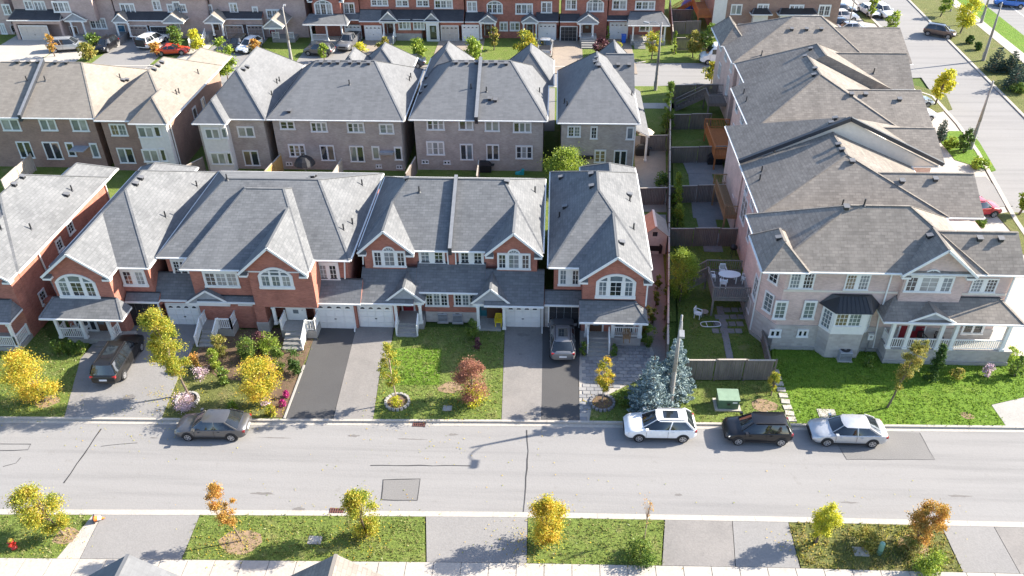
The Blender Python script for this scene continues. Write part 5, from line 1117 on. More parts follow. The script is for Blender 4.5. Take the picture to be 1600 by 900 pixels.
def deck(corn, z, mat, label, rail=True, stair=None):
    p = [Vector((*top(a, b, z), 0)) for a, b in corn]; c = sum(p, Vector())/len(p)
    o = empty('deck', (c.x, c.y, 0), label, 'deck', 'wooden decks behind the right row')
    xs, ys = [v.x for v in p], [v.y for v in p]; x0, x1, y0, y1 = min(xs), max(xs), min(ys), max(ys); n = int((y1-y0)/.16)
    for i in range(n): MB().box(x0, x1, y0+.16*i, y0+.16*i+.148, z-.05, z+random.uniform(-.003, .003), mat).build('plank', o)
    MB().box(x0+.03, x1-.03, y0+.03, y1-.03, z-.25, z-.055, mat).build('joist_frame', o)
    for x in (x0+.12, x1-.12):
        for y in (y0+.12, y1-.12): MB().box(x-.07, x+.07, y-.07, y+.07, -.02, z-.05, mat).build('leg', o)
    def rl(a, b, za=z, zb=z):
        mb = MB(); a, b = Vector((*a, za)), Vector((*b, zb)); L_ = (b-a).length; k = max(2, int(L_/.16)); up = Vector((0, 0, 1))
        mb.beam(a+up*1.0, b+up*1.0, .12, .05, mat); mb.beam(a+up*.12, b+up*.12, .05, .08, mat)
        for i in range(k+1):
            c = a+(b-a)*(i/k); w_ = .1 if i in (0, k) else .045; mb.box(c.x-w_/2, c.x+w_/2, c.y-w_/2, c.y+w_/2, c.z, c.z+1.0, mat)
        mb.build('railing', o)
    if rail: rl((x0, y0), (x1, y0)); rl((x0, y0+.1), (x0, y1-1.0)); rl((x0, y1), (x1, y1))
    if stair:
        dx, dy, ln = stair; sx, sy = (x0, y1-.95) if dx else (x0, y1)
        k = max(3, int(z/.19))
        for i in range(k):
            zz = z*(k-i)/(k+1); a = ln*(i+.5)/k
            MB().box(sx+dx*a-(.14 if dx else 0), sx+dx*a+(.14 if dx else .9), sy+dy*a-(0 if dx else .14), sy+dy*a+(.9 if dx else .14), zz-.04, zz, mat).build('step', o)
        for off in (0, .9):
            e0 = (sx, sy+off) if dx else (sx+off, sy); e1 = (sx+dx*ln, sy+off) if dx else (sx+off, sy+dy*ln)
            rl(e0, e1, z, .1); MB().beam((*e0, z-.15), (*e1, 0.05), .05, .25, mat).build('stringer', o)
    return x0, x1, y0, y1
D1 = deck([(1113, 466), (1170, 466), (1156, 424), (1106, 424)], 1.7, 'deck_grey', 'grey wooden deck with white table and chairs behind the pink corner house', True, (-1, 0, 2.2))
D2 = deck([(1131, 338), (1158, 338), (1155, 288), (1124, 288)], 2.2, 'deck_brown', 'brown wooden deck with blue tub behind the second row house', True)
D3 = deck([(1116, 245), (1140, 245), (1138, 200), (1112, 200)], 1.5, 'deck_orange', 'orange stained deck behind the middle of the right row', True)
D4 = deck([(1106, 163), (1140, 163), (1142, 146), (1104, 146)], 1.8, 'deck_grey', 'grey deck with long stairs to the lawn at the far end of the right row', True, (-1, 0, 3.2))
D5 = deck([(1090, 25), (1116, 25), (1112, 2), (1087, 2)], 2.0, 'deck_orange', 'orange deck with stairs at the top of the frame', True, (-1, 0, 3.0))
def shed():
    c = G(1020, 398); o = empty('garden_shed', (c.x, c.y, 0), 'pink garden shed with tan gable roof by the long fence', 'shed')
    x0, x1 = c.x-1.0, c.x+1.05; y0, y1 = c.y+.1, c.y+2.5; z = 1.9; xm = (x0+x1)/2
    m = MB(); m.box(x0, x1, y0, y1, 0, z, 'shed_pink'); m.add([(x0, y0, z), (x1, y0, z), (xm, y0, z+.8), (x0, y1, z), (x1, y1, z), (xm, y1, z+.8)], [(0, 1, 2), (5, 4, 3), (0, 2, 5, 3), (1, 4, 5, 2)], 'shed_pink'); m.build('wall', o)
    for s_ in (-1, 1):
        e = x0-.15 if s_ < 0 else x1+.15
        for i in range(4):
            f0, f1 = i/4, (i+1)/4; P0 = (e+(xm-e)*f0, z-.05+.95*f0); P1 = (e+(xm-e)*f1+.03*(-s_), z-.05+.95*f1)
            t = [(P0[0], y0-.2, P0[1]), (P1[0], y0-.2, P1[1]+.02), (P1[0], y1+.2, P1[1]+.02), (P0[0], y1+.2, P0[1])]
            MB().solid(t if s_ < 0 else t[::-1], .05, 'shed_roof', 'shed_roof').build('roof_panel', o)
    MB().beam((xm, y0-.22, z+.93), (xm, y1+.22, z+.93), .2, .06, 'cream_trim').build('ridge_cap', o)
    MB().box(xm-.2, xm+.2, y0-.04, y0-.002, z-.1, z+.3, 'glass_dark').build('window', o); MB().box(xm-.45, xm+.45, y0-.05, y0-.003, 0, 1.6, 'shed_pink').build('door', o)
shed()

# ------------------------------------------------------------------ plants
def leaf_mesh(name, cen, size, mat, flat=0.0, asp=.7):
    n = len(cen); nrm = RNG.normal(size=(n, 3)); nrm[:, 2] = np.abs(nrm[:, 2])+flat; nrm /= np.linalg.norm(nrm, axis=1)[:, None]
    t = RNG.normal(size=(n, 3)); t -= nrm*np.sum(t*nrm, axis=1)[:, None]; t /= np.linalg.norm(t, axis=1)[:, None]; b = np.cross(nrm, t)
    s_ = (size*RNG.uniform(.6, 1.3, n))[:, None]
    v = np.stack([cen-t*s_*.5, cen+b*s_*asp*.5+nrm*s_*.12, cen+t*s_*.5, cen-b*s_*asp*.5+nrm*s_*.12], 1).reshape(-1, 3)
    me = bpy.data.meshes.new(name); me.vertices.add(4*n); me.vertices.foreach_set('co', v.ravel())
    me.loops.add(4*n); me.loops.foreach_set('vertex_index', np.arange(4*n, dtype=np.int32))
    me.polygons.add(n); me.polygons.foreach_set('loop_start', np.arange(0, 4*n, 4, dtype=np.int32))
    me.materials.append(MAT[mat]); me.update(calc_edges=True); me.validate(); return me
def crown_pts(n, h0, h1, r, shape, clumps, spread):
    cs = []
    while len(cs) < clumps:
        t = random.random() if shape != 'vase' else random.random()**.7
        rr = {'round': math.sin(math.pi*min(1, t*.92+.06))**.6, 'cone': (1-t)**.85+.06, 'vase': .35+.75*t if t < .85 else .75, 'oval': math.sin(math.pi*(t*.85+.1))**.8, 'column': min(1, 3.2*(1-t)+.12)*min(1, .75+2*t)}[shape]
        a = random.uniform(0, 2*math.pi); d = r*rr*math.sqrt(random.uniform(.15, 1))*random.uniform(.72, 1.0)
        cs.append((d*math.cos(a), d*math.sin(a), h0+(h1-h0)*t*.96))
    cs = np.array(cs); w_ = RNG.uniform(.4, 1.6, clumps); idx = RNG.choice(clumps, n, p=w_/w_.sum())
    sp = spread*r*RNG.uniform(.6, 1.25, clumps)[idx]
    p = cs[idx]+RNG.normal(size=(n, 3))*sp[:, None]*np.array([1, 1, .8])
    p[:, 2] = np.clip(p[:, 2], h0*.7 if h0 > .3 else .03, h1*1.02); return cs, p
def finish_tree(o, cs, lean, H, h0, trunk, bark, limbs):
    mb = MB()
    for i in random.sample(range(len(cs)), min(limbs, len(cs))):
        e = Vector(cs[i]); kk = min(1, e.z/H); e.x += lean[0]*kk; e.y += lean[1]*kk
        zb = max(h0*.75, min(e.z-.1, h0+(e.z-h0)*.35)); b = Vector((lean[0]*zb/H, lean[1]*zb/H, zb)); m = (b+e)/2+Vector((0, 0, .12))
        mb.cyl(b, m, trunk*.5, trunk*.32, 5, bark, False); mb.cyl(m, e, trunk*.32, trunk*.12, 5, bark, False)
    return mb
def plant(label, base, py_top, wpx, mat, shape='round', h0f=.28, n=2600, leaf=.17, clumps=34, spread=.2, lean=0, trunk=.06, cat='tree', name='tree', group=None, bark='bark', limbs=12, z=0.03):
    """stands where the photo shows its foot (ground pixel), as tall as its top pixel says"""
    b = G(base[0], base[1], z); H = max(.4, height_at(b.x, b.y, py_top)-z); D = proj((b.x, b.y, H/2))[2]; r = wpx/2*D/F_PX; lx = lean*D/F_PX
    o = empty(name, (b.x, b.y, z), label, cat, group); h0 = H*h0f
    if D < 75 and n > 1000: n = int(n*1.5); leaf *= .78
    cs, p = crown_pts(n, h0, H*.97, r*.83, shape, clumps, spread*.88)
    k = np.clip(p[:, 2]/H, 0, 1); p[:, 0] += lx*k
    c = bpy.data.objects.new('crown' if cat == 'tree' else 'foliage', leaf_mesh('crown', p, leaf, mat)); COL.objects.link(c); c.parent = o
    mb = MB(); ztop = h0+(H-h0)*.7; prev = Vector((0, 0, -.08)); rr = trunk*1.3
    for i in range(1, 6):
        zz = ztop*i/5; q = Vector((lx*zz/H+random.uniform(-.03, .03), random.uniform(-.03, .03), zz)); r2 = trunk*(1.2-.19*i)
        mb.cyl(prev, q, rr, r2, 7, bark, False); prev, rr = q, r2
    t = bpy.data.objects.new('trunk' if cat == 'tree' else 'stem', mb.mesh('trunk', smooth=True)); COL.objects.link(t); t.parent = o
    if limbs:
        l = finish_tree(o, cs, (lx, 0), H, h0, trunk, bark, limbs)
        q = bpy.data.objects.new('limbs', l.mesh('limbs', smooth=True)); COL.objects.link(q); q.parent = o
    return o
def shrub(label, base, py_top, wpx, mat, shape='round', n=700, leaf=.13, clumps=22, spread=.24, **k):
    return plant(label, base, py_top, wpx, mat, shape, .04, n, leaf, clumps, spread, trunk=.03, cat='shrub', name='shrub', limbs=0, **k)
def spruce(label, base, py_top, wpx, mat='leaf_spruce', n=11000, leaf=.15, tiers=15):
    b = G(*base, .03); H = height_at(b.x, b.y, py_top); D = proj((b.x, b.y, H/3))[2]; r = wpx/2*D/F_PX
    o = empty('spruce_tree', (b.x, b.y, .03), label, 'tree'); P_ = []; mb = MB()
    mb.cyl((0, 0, -.05), (0, 0, H*.96), .09, .015, 7, 'bark', False)
    for i in range(tiers):
        t = i/tiers; z = H*(.05+.9*t); R_ = r*(1-t)**.72*random.uniform(.9, 1.1)+.08; k = max(4, int(11*(1-t))+2); a0 = random.random()*6
        for j in range(k):
            a = a0+2*math.pi*j/k+random.uniform(-.15, .15); L_ = R_*random.uniform(.75, 1.08); m = max(6, int(n/(tiers*9)*(L_/r+.2)))
            s_ = RNG.uniform(.08, 1, m)**.6; w_ = RNG.normal(0, .10+.10*L_, m)*(1.25-s_)
            P_.append(np.stack([math.cos(a)*s_*L_-math.sin(a)*w_, math.sin(a)*s_*L_+math.cos(a)*w_, z-.16*L_*s_+.22*L_*s_**3+RNG.normal(0, .035, m)], 1))
            mb.cyl((0, 0, z), (math.cos(a)*L_*.9, math.sin(a)*L_*.9, z-.02*L_), .02, .006, 4, 'bark', False)
    c = bpy.data.objects.new('crown', leaf_mesh('crown', np.concatenate(P_), leaf, mat, .2, .45)); COL.objects.link(c); c.parent = o
    t = bpy.data.objects.new('trunk', mb.mesh('trunk')); COL.objects.link(t); t.parent = o; return o
ST = 'young trees along the street'
plant('round bright yellow tree on the left lawn beside the driveway', (72, 627), 553, 88, 'leaf_yellow', 'round', .12, 9360, 0.125, 46, .2, lean=-18, group=ST)
plant('tall yellow green tree beside the driveway with the brown car', (295, 617), 482, 70, 'leaf_yelgreen', 'oval', .3, 14500, 0.125, 60, .18, lean=-22, trunk=.075, group=ST)
plant('broad yellow tree in the flower garden', (412, 632), 562, 76, 'leaf_yellow', 'round', .2, 8280, 0.125, 44, .2, lean=-4, group=ST)
plant('thin sparse yellow tree in a stone ring left of the middle lawn', (621, 630), 533, 44, 'leaf_yelgreen', 'oval', .3, 2700, 0.117, 34, .16, lean=-8, trunk=.05, bark='branch_pale', group=ST)
plant('red brown tree on the middle lawn', (738, 628), 561, 70, 'leaf_red', 'round', .14, 7560, 0.117, 40, .2, lean=2, group=ST)
plant('small golden tree in a stone ring by the paved court', (941, 628), 556, 36, 'leaf_yellow', 'oval', .28, 3600, 0.109, 36, .17, lean=2, trunk=.045, bark='branch_pale', group=ST)
plant('vase shaped tree with reddish top on the right lawn', (1386, 637), 531, 42, 'leaf_olive', 'vase', .3, 4680, 0.117, 46, .17, lean=20, trunk=.06, group=ST)
plant('small yellowing tree beside the slab path by the near fence', (1205, 618), 582, 24, 'leaf_yelgreen', 'oval', .2, 1260, 0.109, 18, .22, trunk=.04, group=ST)
plant('yellow green tree near the fire hydrant', (101, 836), 763, 78, 'leaf_yelgreen', 'round', .18, 8280, 0.117, 46, .19, lean=-34, group=ST)
plant('sparse orange tree in a dry patch on the near verge', (378, 845), 757, 46, 'leaf_orange', 'oval', .35, 3060, 0.117, 26, .2, lean=-22, trunk=.045, group=ST)
plant('dense yellow green tree on the near verge beside the drain', (572, 839), 766, 66, 'leaf_yelgreen', 'round', .12, 8280, 0.117, 42, .2, lean=-6, group=ST)
plant('orange yellow tree at the left end of a near verge', (852, 850), 778, 68, 'leaf_yellow', 'round', .1, 8280, 0.117, 44, .2, lean=4, group=ST)
plant('nearly bare sapling with pinkish twigs on the near verge', (1007, 842), 778, 30, 'leaf_orange', 'vase', .35, 108, 0.078, 26, .2, trunk=.025, bark='branch_pale', limbs=22, group=ST)
plant('small bright yellow tree on the weedy verge', (1274, 848), 788, 46, 'leaf_bright', 'round', .18, 5400, 0.109, 36, .2, lean=12, group=ST)
plant('orange brown tree on the weedy verge near the green pedestal', (1425, 850), 788, 66, 'leaf_orange', 'round', .12, 5400, 0.117, 40, .19, lean=22, group=ST)
plant('far left street tree whose shade falls on the road, outside the frame', (-60, 640), 560, 80, 'leaf_yelgreen', 'round', .2, 5400, 0.133, 36, .2, group=ST)
spruce('shorter blue spruce beside the paved court, left of the pair', (1014, 640), 552, 76, n=20000)
spruce('taller blue spruce behind the concrete lamp post, right of the pair', (1049, 616), 523, 72, n=21000)
plant('tall green tree with yellow top by the long fence, beside the deck', (1062, 470), 385, 60, 'leaf_lime', 'oval', .08, 9360, 0.117, 56, .18, trunk=.06)
CG = 'pointed cedars along the long fence'
for i, (bx, by, ty, w_) in enumerate(((1056, 318, 268, 24), (1057, 338, 291, 26), (1058, 356, 318, 28))):
    plant(['smallest and farthest of three pointed cedars along the long fence', 'middle one of three pointed cedars along the long fence', 'nearest of three pointed cedars along the long fence'][i], (bx, by), ty, w_, 'leaf_lime', 'cone', .03, 3200, .12, 46, .18, name='cedar_tree', limbs=0, group=CG)
plant('dark pointed cedar beside the tall fence near the back street', (1041, 208), 124, 30, 'leaf_green', 'cone', .03, 5000, .15, 60, .15, name='cedar_tree', limbs=0, group=CG)
plant('dark pointed cedar against the porch of the pink corner house', (1456, 592), 536, 30, 'leaf_cedar', 'cone', .03, 5200, .13, 60, .17, name='cedar_tree', limbs=0)
plant('large loose shrub like tree behind the end house, by the taupe wall', (882, 296), 234, 82, 'leaf_lime', 'round', .1, 9360, 0.156, 52, .2, trunk=.08)
shrub('round dark shrub on the tan side patio', (1031, 296), 266, 28, 'leaf_green', n=1200, leaf=.16)
for i, x in enumerate((91, 104, 117, 130)): shrub('clipped round shrub in the hedge row below the white porch rail, ' + ('leftmost', 'second from left', 'third from left', 'rightmost')[i], (x, 553), 531, 15, 'leaf_green', n=900, leaf=.11, clumps=26, spread=.22, group='clipped shrubs below the porch')
GS = 'garden shrubs by the wide semi'
for lab, b, t, w_, m, n in (('lime shrub at the foot of the blue door steps', (338, 575), 545, 26, 'leaf_lime', 1200), ('olive shrub against the blue door railing', (347, 556), 522, 30, 'leaf_olive', 1300), ('dark spreading shrub under the white door wall', (390, 560), 525, 40, 'leaf_green', 1700), ('purplish shrub in the middle of the garden', (408, 545), 520, 32, 'leaf_purple', 1100), ('bright lime shrub left of the white door steps', (424, 552), 518, 40, 'leaf_lime', 1700), ('left globe cedar beside the white door steps', (437, 582), 542, 30, 'leaf_green', 1600), ('right globe cedar beside the dark driveway', (463, 584), 545, 30, 'leaf_cedar', 1600), ('orange shrub under the tall tree', (307, 575), 552, 22, 'leaf_orange', 800), ('low green shrub at the kerb of the garden', (365, 642), 628, 18, 'leaf_lime', 500), ('pale low bush at the garden edge', (424, 648), 634, 20, 'leaf_yelgreen', 500), ('green shrub by the garage of the wide semi', (352, 600), 575, 26, 'leaf_green', 900)):
    shrub(lab, b, t, w_, m, n=n, group=GS)
for lab, b, t, w_, m, n in (('lilac flower clump below the tall tree', (313, 588), 577, 34, 'flower_pink', 800), ('pink flower ring at the tall tree\'s foot', (288, 638), 618, 44, 'flower_pink', 1500), ('magenta flowers beside the white drive edging, upper clump', (449, 620), 610, 14, 'flower_magenta', 420), ('magenta flowers beside the white drive edging, lower clump', (442, 634), 625, 14, 'flower_magenta', 420), ('white flower mound by the yellow tree', (414, 632), 620, 22, 'flower_pink', 500)):
    shrub(lab, b, t, w_, m, n=n, leaf=.09, group='flower clumps in the garden')
shrub('dark shrub beside the teal storm door', (739, 530), 498, 22, 'leaf_green', n=1100); shrub('dry twiggy plant in front of the teal door', (746, 545), 528, 16, 'leaf_purple', n=300)
shrub('green shrub bank along the end house wall, upper part', (1012, 540), 505, 24, 'leaf_green', n=1300); shrub('green shrub bank along the end house wall, lower part', (1008, 522), 478, 18, 'leaf_olive', n=1000)
HB = 'hedge shrubs beside the end house path'
for i, (px, py) in enumerate(((1020, 505), (1024, 478), (1027, 452), (1040, 530), (1041, 500), (1042, 470))):
    shrub('green hedge shrub beside the narrow path, ' + ('house side near', 'house side middle', 'house side far', 'fence side near', 'fence side middle', 'fence side far')[i], (px, py), py-24, 15, 'leaf_green', n=700, leaf=.12, group=HB)
shrub('low spreading juniper between court and spruces', (972, 632), 612, 26, 'leaf_green', n=700); shrub('potted plant left of the court steps', (911, 555), 535, 14, 'leaf_green', n=400); shrub('potted plant right of the court steps', (959, 556), 538, 16, 'leaf_green', n=400)
shrub('pale grass clump beside the pink corner house porch', (1493, 590), 576, 26, 'leaf_olive', n=500); shrub('pink hydrangea at the porch skirt', (1541, 588), 570, 20, 'flower_pink', n=500); shrub('round dark shrub at the right end of the lawn', (1584, 588), 556, 24, 'leaf_green', n=1200)
shrub('dark climbing bush by the meter wall', (1355, 572), 556, 22, 'leaf_green', n=500); shrub('lime perennials right of the porch', (1575, 560), 545, 40, 'leaf_lime', n=900)
shrub('dry grass tuft on the weedy verge', (1418, 862), 842, 44, 'weed_blade', n=1300); shrub('yellow weed clump at the right of the weedy verge', (1450, 892), 868, 60, 'leaf_lime', n=1800); shrub('green weed clump in the weedy verge middle', (1350, 850), 832, 50, 'leaf_olive', n=1300); shrub('green weeds on the verge with the bare sapling', (1000, 872), 850, 60, 'leaf_green', n=1600)
shrub('yellow fallen bedding plants inside the left stone ring', (621, 635), 618, 24, 'leaf_bright', n=500, leaf=.1); shrub('low yellow shrub at the foot of the red brown tree', (744, 632), 605, 46, 'leaf_bright', n=900)
# back street and beyond
FT = 'garden trees across the back street'
for lab, b, t, w_, m, sh, n, lf in (
    ('thin brown leaved tree by the silver wagon', (86, 88), 50, 20, 'leaf_orange', 'oval', 400, .28), ('bushy olive tree at the far left garden', (140, 94), 66, 34, 'leaf_olive', 'round', 1300, .28), ('dark shrub beside the dark hatchback', (150, 72), 52, 30, 'leaf_green', 'round', 900, .28),
    ('brownish tree beside the camper', (245, 88), 62, 22, 'leaf_orange', 'round', 600, .26), ('blue green tree beside the orange red coupe', (277, 76), 40, 30, 'leaf_green', 'round', 900, .28), ('bright yellow tree by the grey steps', (311, 84), 46, 30, 'leaf_bright', 'round', 1200, .28), ('tall lime tree between the two house roofs', (357, 128), 60, 42, 'leaf_lime', 'oval', 2200, .28),
    ('rusty leaved tree in front of the white wagon', (399, 82), 62, 22, 'leaf_orange', 'round', 600, .26), ('small lime tree in front of the dark hatchback', (507, 95), 67, 20, 'leaf_lime', 'oval', 600, .26), ('sparse yellow tree in front of the pickup', (566, 96), 66, 24, 'leaf_bright', 'oval', 500, .26), ('round green tree by the porch steps', (601, 82), 58, 26, 'leaf_olive', 'round', 900, .28),
    ('lime street tree before the white storm porch', (655, 94), 60, 30, 'leaf_lime', 'round', 1000, .28), ('wide lime tree left of the two narrow trees', (741, 100), 59, 38, 'leaf_lime', 'round', 1500, .28), ('narrow pale tree by the left black porch roof', (772, 78), 42, 20, 'leaf_olive', 'oval', 700, .26), ('wide olive tree behind the parapet roof', (820, 96), 48, 46, 'leaf_yelgreen', 'round', 1700, .28),
    ('purple leaved tree near the stone steps', (938, 86), 60, 30, 'leaf_purple', 'round', 900, .28), ('yellow tree right of the purple one', (962, 88), 66, 24, 'leaf_yelgreen', 'round', 700, .26), ('slender yellow green tree before the white porch', (1018, 92), 41, 30, 'leaf_yelgreen', 'oval', 800, .26), ('large green shrub tree by the white van', (1106, 90), 37, 36, 'leaf_green', 'oval', 1900, .28), ('yellow tinged shrub tree left of the large green one', (1082, 90), 48, 34, 'leaf_olive', 'round', 1500, .28),
    ('small yellow tree against the right row end house', (1111, 131), 96, 32, 'leaf_yelgreen', 'round', 1000, .26), ('orange tipped bush below the black bay roof', (1176, 62), 46, 20, 'leaf_orange', 'round', 500, .26)):
    plant(lab, b, t, w_, m, sh, .2, n, lf, 26, .22, trunk=.07, limbs=8, group=FT)
plant('slim cedar between the far porches', (949, 66), 38, 9, 'leaf_lime', 'cone', .03, 500, .22, 24, .18, name='cedar_tree', limbs=0); plant('pointed cedar at the far fence corner', (1053, 83), 47, 11, 'leaf_lime', 'cone', .03, 700, .22, 28, .18, name='cedar_tree', limbs=0)
RT = 'trees beside the side road'
for lab, b, t, w_, m, n in (('yellow green tree on the kerb island', (1383, 62), 17, 26, 'leaf_lime', 1300), ('yellow green tree by the parked white cars', (1360, 30), -8, 18, 'leaf_lime', 700), ('small tree at the top of the verge', (1469, 26), -6, 24, 'leaf_lime', 900), ('big golden tree on the verge', (1500, 52), -4, 44, 'leaf_bright', 2600), ('vivid yellow tree on the small lawn by the side road', (1461, 163), 108, 36, 'leaf_bright', 2400), ('yellow green tree at the right edge of the frame', (1592, 335), 292, 30, 'leaf_lime', 1100)):
    plant(lab, b, t, w_, m, 'oval', .25, n, .26, 36, .2, lean=(8 if b[0] > 1380 else 0), trunk=.09, limbs=10, group=RT)
for lab, b, t, w_ in (('dark spruce nearest the lamp post on the verge', (1553, 110), 70, 34), ('second dark spruce of the verge cluster', (1577, 112), 76, 30), ('third dark spruce of the verge cluster, lower right', (1582, 138), 96, 40), ('last dark spruce at the right edge', (1600, 125), 82, 34)):
    spruce(lab, b, t, w_, 'leaf_darkspruce', 1900, .26, 9)
spruce('slim spruce by the parked cars of the right row', (1468, 218), 184, 20, 'leaf_darkspruce', 1400, .2, 9)
for lab, b, t, w_, m in (('small round bush on the verge, upper', (1514, 68), 55, 14, 'leaf_cedar'), ('small round bush on the verge, lower', (1527, 78), 66, 12, 'leaf_cedar'), ('low bushes below the verge spruces', (1590, 145), 130, 26, 'leaf_green'), ('dark rounded hedge bush beside the lamp post', (1504, 238), 200, 24, 'leaf_cedar'), ('low bright shrubs left of the hedge bush', (1484, 232), 215, 26, 'leaf_lime'), ('small shrubs behind the red car', (1531, 352), 343, 18, 'leaf_green'), ('weedy shrubs on the lawn strip below the lamp post', (1530, 262), 250, 34, 'leaf_lime')):
    shrub(lab, b, t, w_, m, n=900, leaf=.22)
# grass: tufts over the lawns, one object per lawn
def tufts(poly, z, mat, dens):
    xs = np.array([p[0] for p in poly]); ys = np.array([p[1] for p in poly]); ar = abs(np.dot(xs, np.roll(ys, -1))-np.dot(ys, np.roll(xs, -1)))/2
    n = int(ar*dens); P_ = np.stack([RNG.uniform(xs.min(), xs.max(), n*3), RNG.uniform(ys.min(), ys.max(), n*3)], 1)
    P_ = P_[(P_[:, 0] > -48) & (P_[:, 0] < 40)]; c = np.zeros(len(P_), bool); m = len(poly)
    for i in range(m):
        x1, y1, x2, y2 = xs[i], ys[i], xs[(i+1) % m], ys[(i+1) % m]
        with np.errstate(divide='ignore', invalid='ignore'): c ^= ((y1 > P_[:, 1]) != (y2 > P_[:, 1])) & (P_[:, 0] < (x2-x1)*(P_[:, 1]-y1)/(y2-y1+1e-12)+x1)
    P_ = P_[c][:n]; n = len(P_)
    if not n: return
    k = 3; P3 = np.repeat(P_, k, 0)+RNG.normal(0, .065, (n*k, 2)); N = n*k; a = RNG.uniform(0, 6.28, N); w_ = RNG.uniform(.02, .055, N); hh = RNG.uniform(.05, .13, N)*(1.7 if mat == 'weed_blade' else 1); l = RNG.normal(0, .05, (N, 2))
    v = np.zeros((N, 3, 3)); v[:, 0, :2] = P3-np.stack([np.cos(a)*w_, np.sin(a)*w_], 1); v[:, 1, :2] = P3+np.stack([np.cos(a)*w_, np.sin(a)*w_], 1); v[:, 2, :2] = P3+l; v[:, :2, 2] = z-.005; v[:, 2, 2] = z+hh
    me = bpy.data.meshes.new('grass'); me.vertices.add(3*N); me.vertices.foreach_set('co', v.ravel()); me.loops.add(3*N); me.loops.foreach_set('vertex_index', np.arange(3*N, dtype=np.int32)); me.polygons.add(N); me.polygons.foreach_set('loop_start', np.arange(0, 3*N, 3, dtype=np.int32)); me.materials.append(MAT[mat]); me.update(calc_edges=True)
    o = bpy.data.objects.new('grass', me); COL.objects.link(o); o['kind'] = 'stuff'; o['category'] = 'grass'; return o
# fallen leaves lying about under the street trees
lit = []
for (px, py, r, k) in ((60, 630, 2.0, 260), (280, 618, 1.6, 160), (410, 636, 1.8, 220), (621, 632, 1.3, 120), (735, 630, 1.5, 160), (941, 632, 1.0, 60), (95, 838, 1.8, 220), (375, 846, 1.7, 200), (570, 842, 1.7, 200), (850, 852, 1.7, 220), (1274, 850, 1.3, 140), (1425, 852, 1.6, 180), (330, 664, 3.5, 70), (700, 662, 5, 90), (560, 803, 5, 80), (900, 806, 6, 70), (1380, 806, 6, 60), (200, 660, 4, 60)):
    c = G(px, py); q = RNG.normal(0, 1, (k, 2))*r*.6; lit.append(np.stack([c.x+q[:, 0]-r*.3, c.y+q[:, 1]*.7, np.full(k, .075)], 1))
lit = np.concatenate(lit); lit[:, 2] = np.where((lit[:, 1] < 38.3) & (lit[:, 1] > 31.3), ROAD+.03, .085)
o = bpy.data.objects.new('fallen_leaves', leaf_mesh('fallen_leaves', lit, .085, 'leaf_yellow', 6.0)); COL.objects.link(o); o['kind'] = 'stuff'; o['category'] = 'leaves'
for (poly, z, mat, dens) in LAWNS:
    if mat and dens: tufts(poly, z, mat, dens)

# ------------------------------------------------------------------ vehicles
def lerp_table(t, x):
    for (a, va), (b, vb) in zip(t[:-1], t[1:]):
        if x <= b: return va+(vb-va)*max(0, min(1, (x-a)/(b-a) if b > a else 0))
    return t[-1][1]
STYLES = {  # front at +x; fractions of length from the tail; heights in metres
    'sedan': dict(L=4.6, W=1.8, H=1.45, up=[(0, .86), (.03, .98), (.19, 1.02), (.3, .99), (.68, .96), (.74, .93), (.93, .80), (1, .62)], cab=(.08, .25, .60, .755), wheels=(.2, .805)),
    'suv': dict(L=4.5, W=1.84, H=1.6, up=[(0, .92), (.02, 1.06), (.1, 1.1), (.3, 1.08), (.68, 1.05), (.74, 1.02), (.93, .92), (1, .70)], cab=(.02, .14, .56, .76), wheels=(.19, .80)),
    'hatch': dict(L=4.15, W=1.78, H=1.58, up=[(0, .9), (.02, 1.02), (.1, 1.06), (.68, 1.02), (.76, .99), (.94, .88), (1, .66)], cab=(.02, .10, .60, .775), wheels=(.17, .81)),
    'wagon': dict(L=5.05, W=2.0, H=1.74, up=[(0, .95), (.02, 1.08), (.1, 1.1), (.68, 1.07), (.76, 1.03), (.93, .9), (1, .70)], cab=(.02, .08, .60, .765), wheels=(.19, .80)),
    'coupe': dict(L=4.4, W=1.8, H=1.34, up=[(0, .82), (.03, .93), (.2, .95), (.62, .9), (.70, .87), (.93, .72), (1, .55)], cab=(.1, .33, .5, .70), wheels=(.19, .80)),
    'pickup': dict(L=5.5, W=1.98, H=1.86, up=[(0, 1.12), (.01, 1.2), (.38, 1.2), (.72, 1.18), (.76, 1.16), (.94, 1.06), (1, .85)], cab=(.385, .42, .62, .75), wheels=(.2, .80)),
    'van': dict(L=5.9, W=2.05, H=2.5, up=[(0, 1.3), (.01, 1.4), (.7, 1.4), (.8, 1.38), (.95, 1.1), (1, .8)], cab=(.005, .012, .72, .86), wheels=(.2, .83)),
}
CAR_CACHE = {}
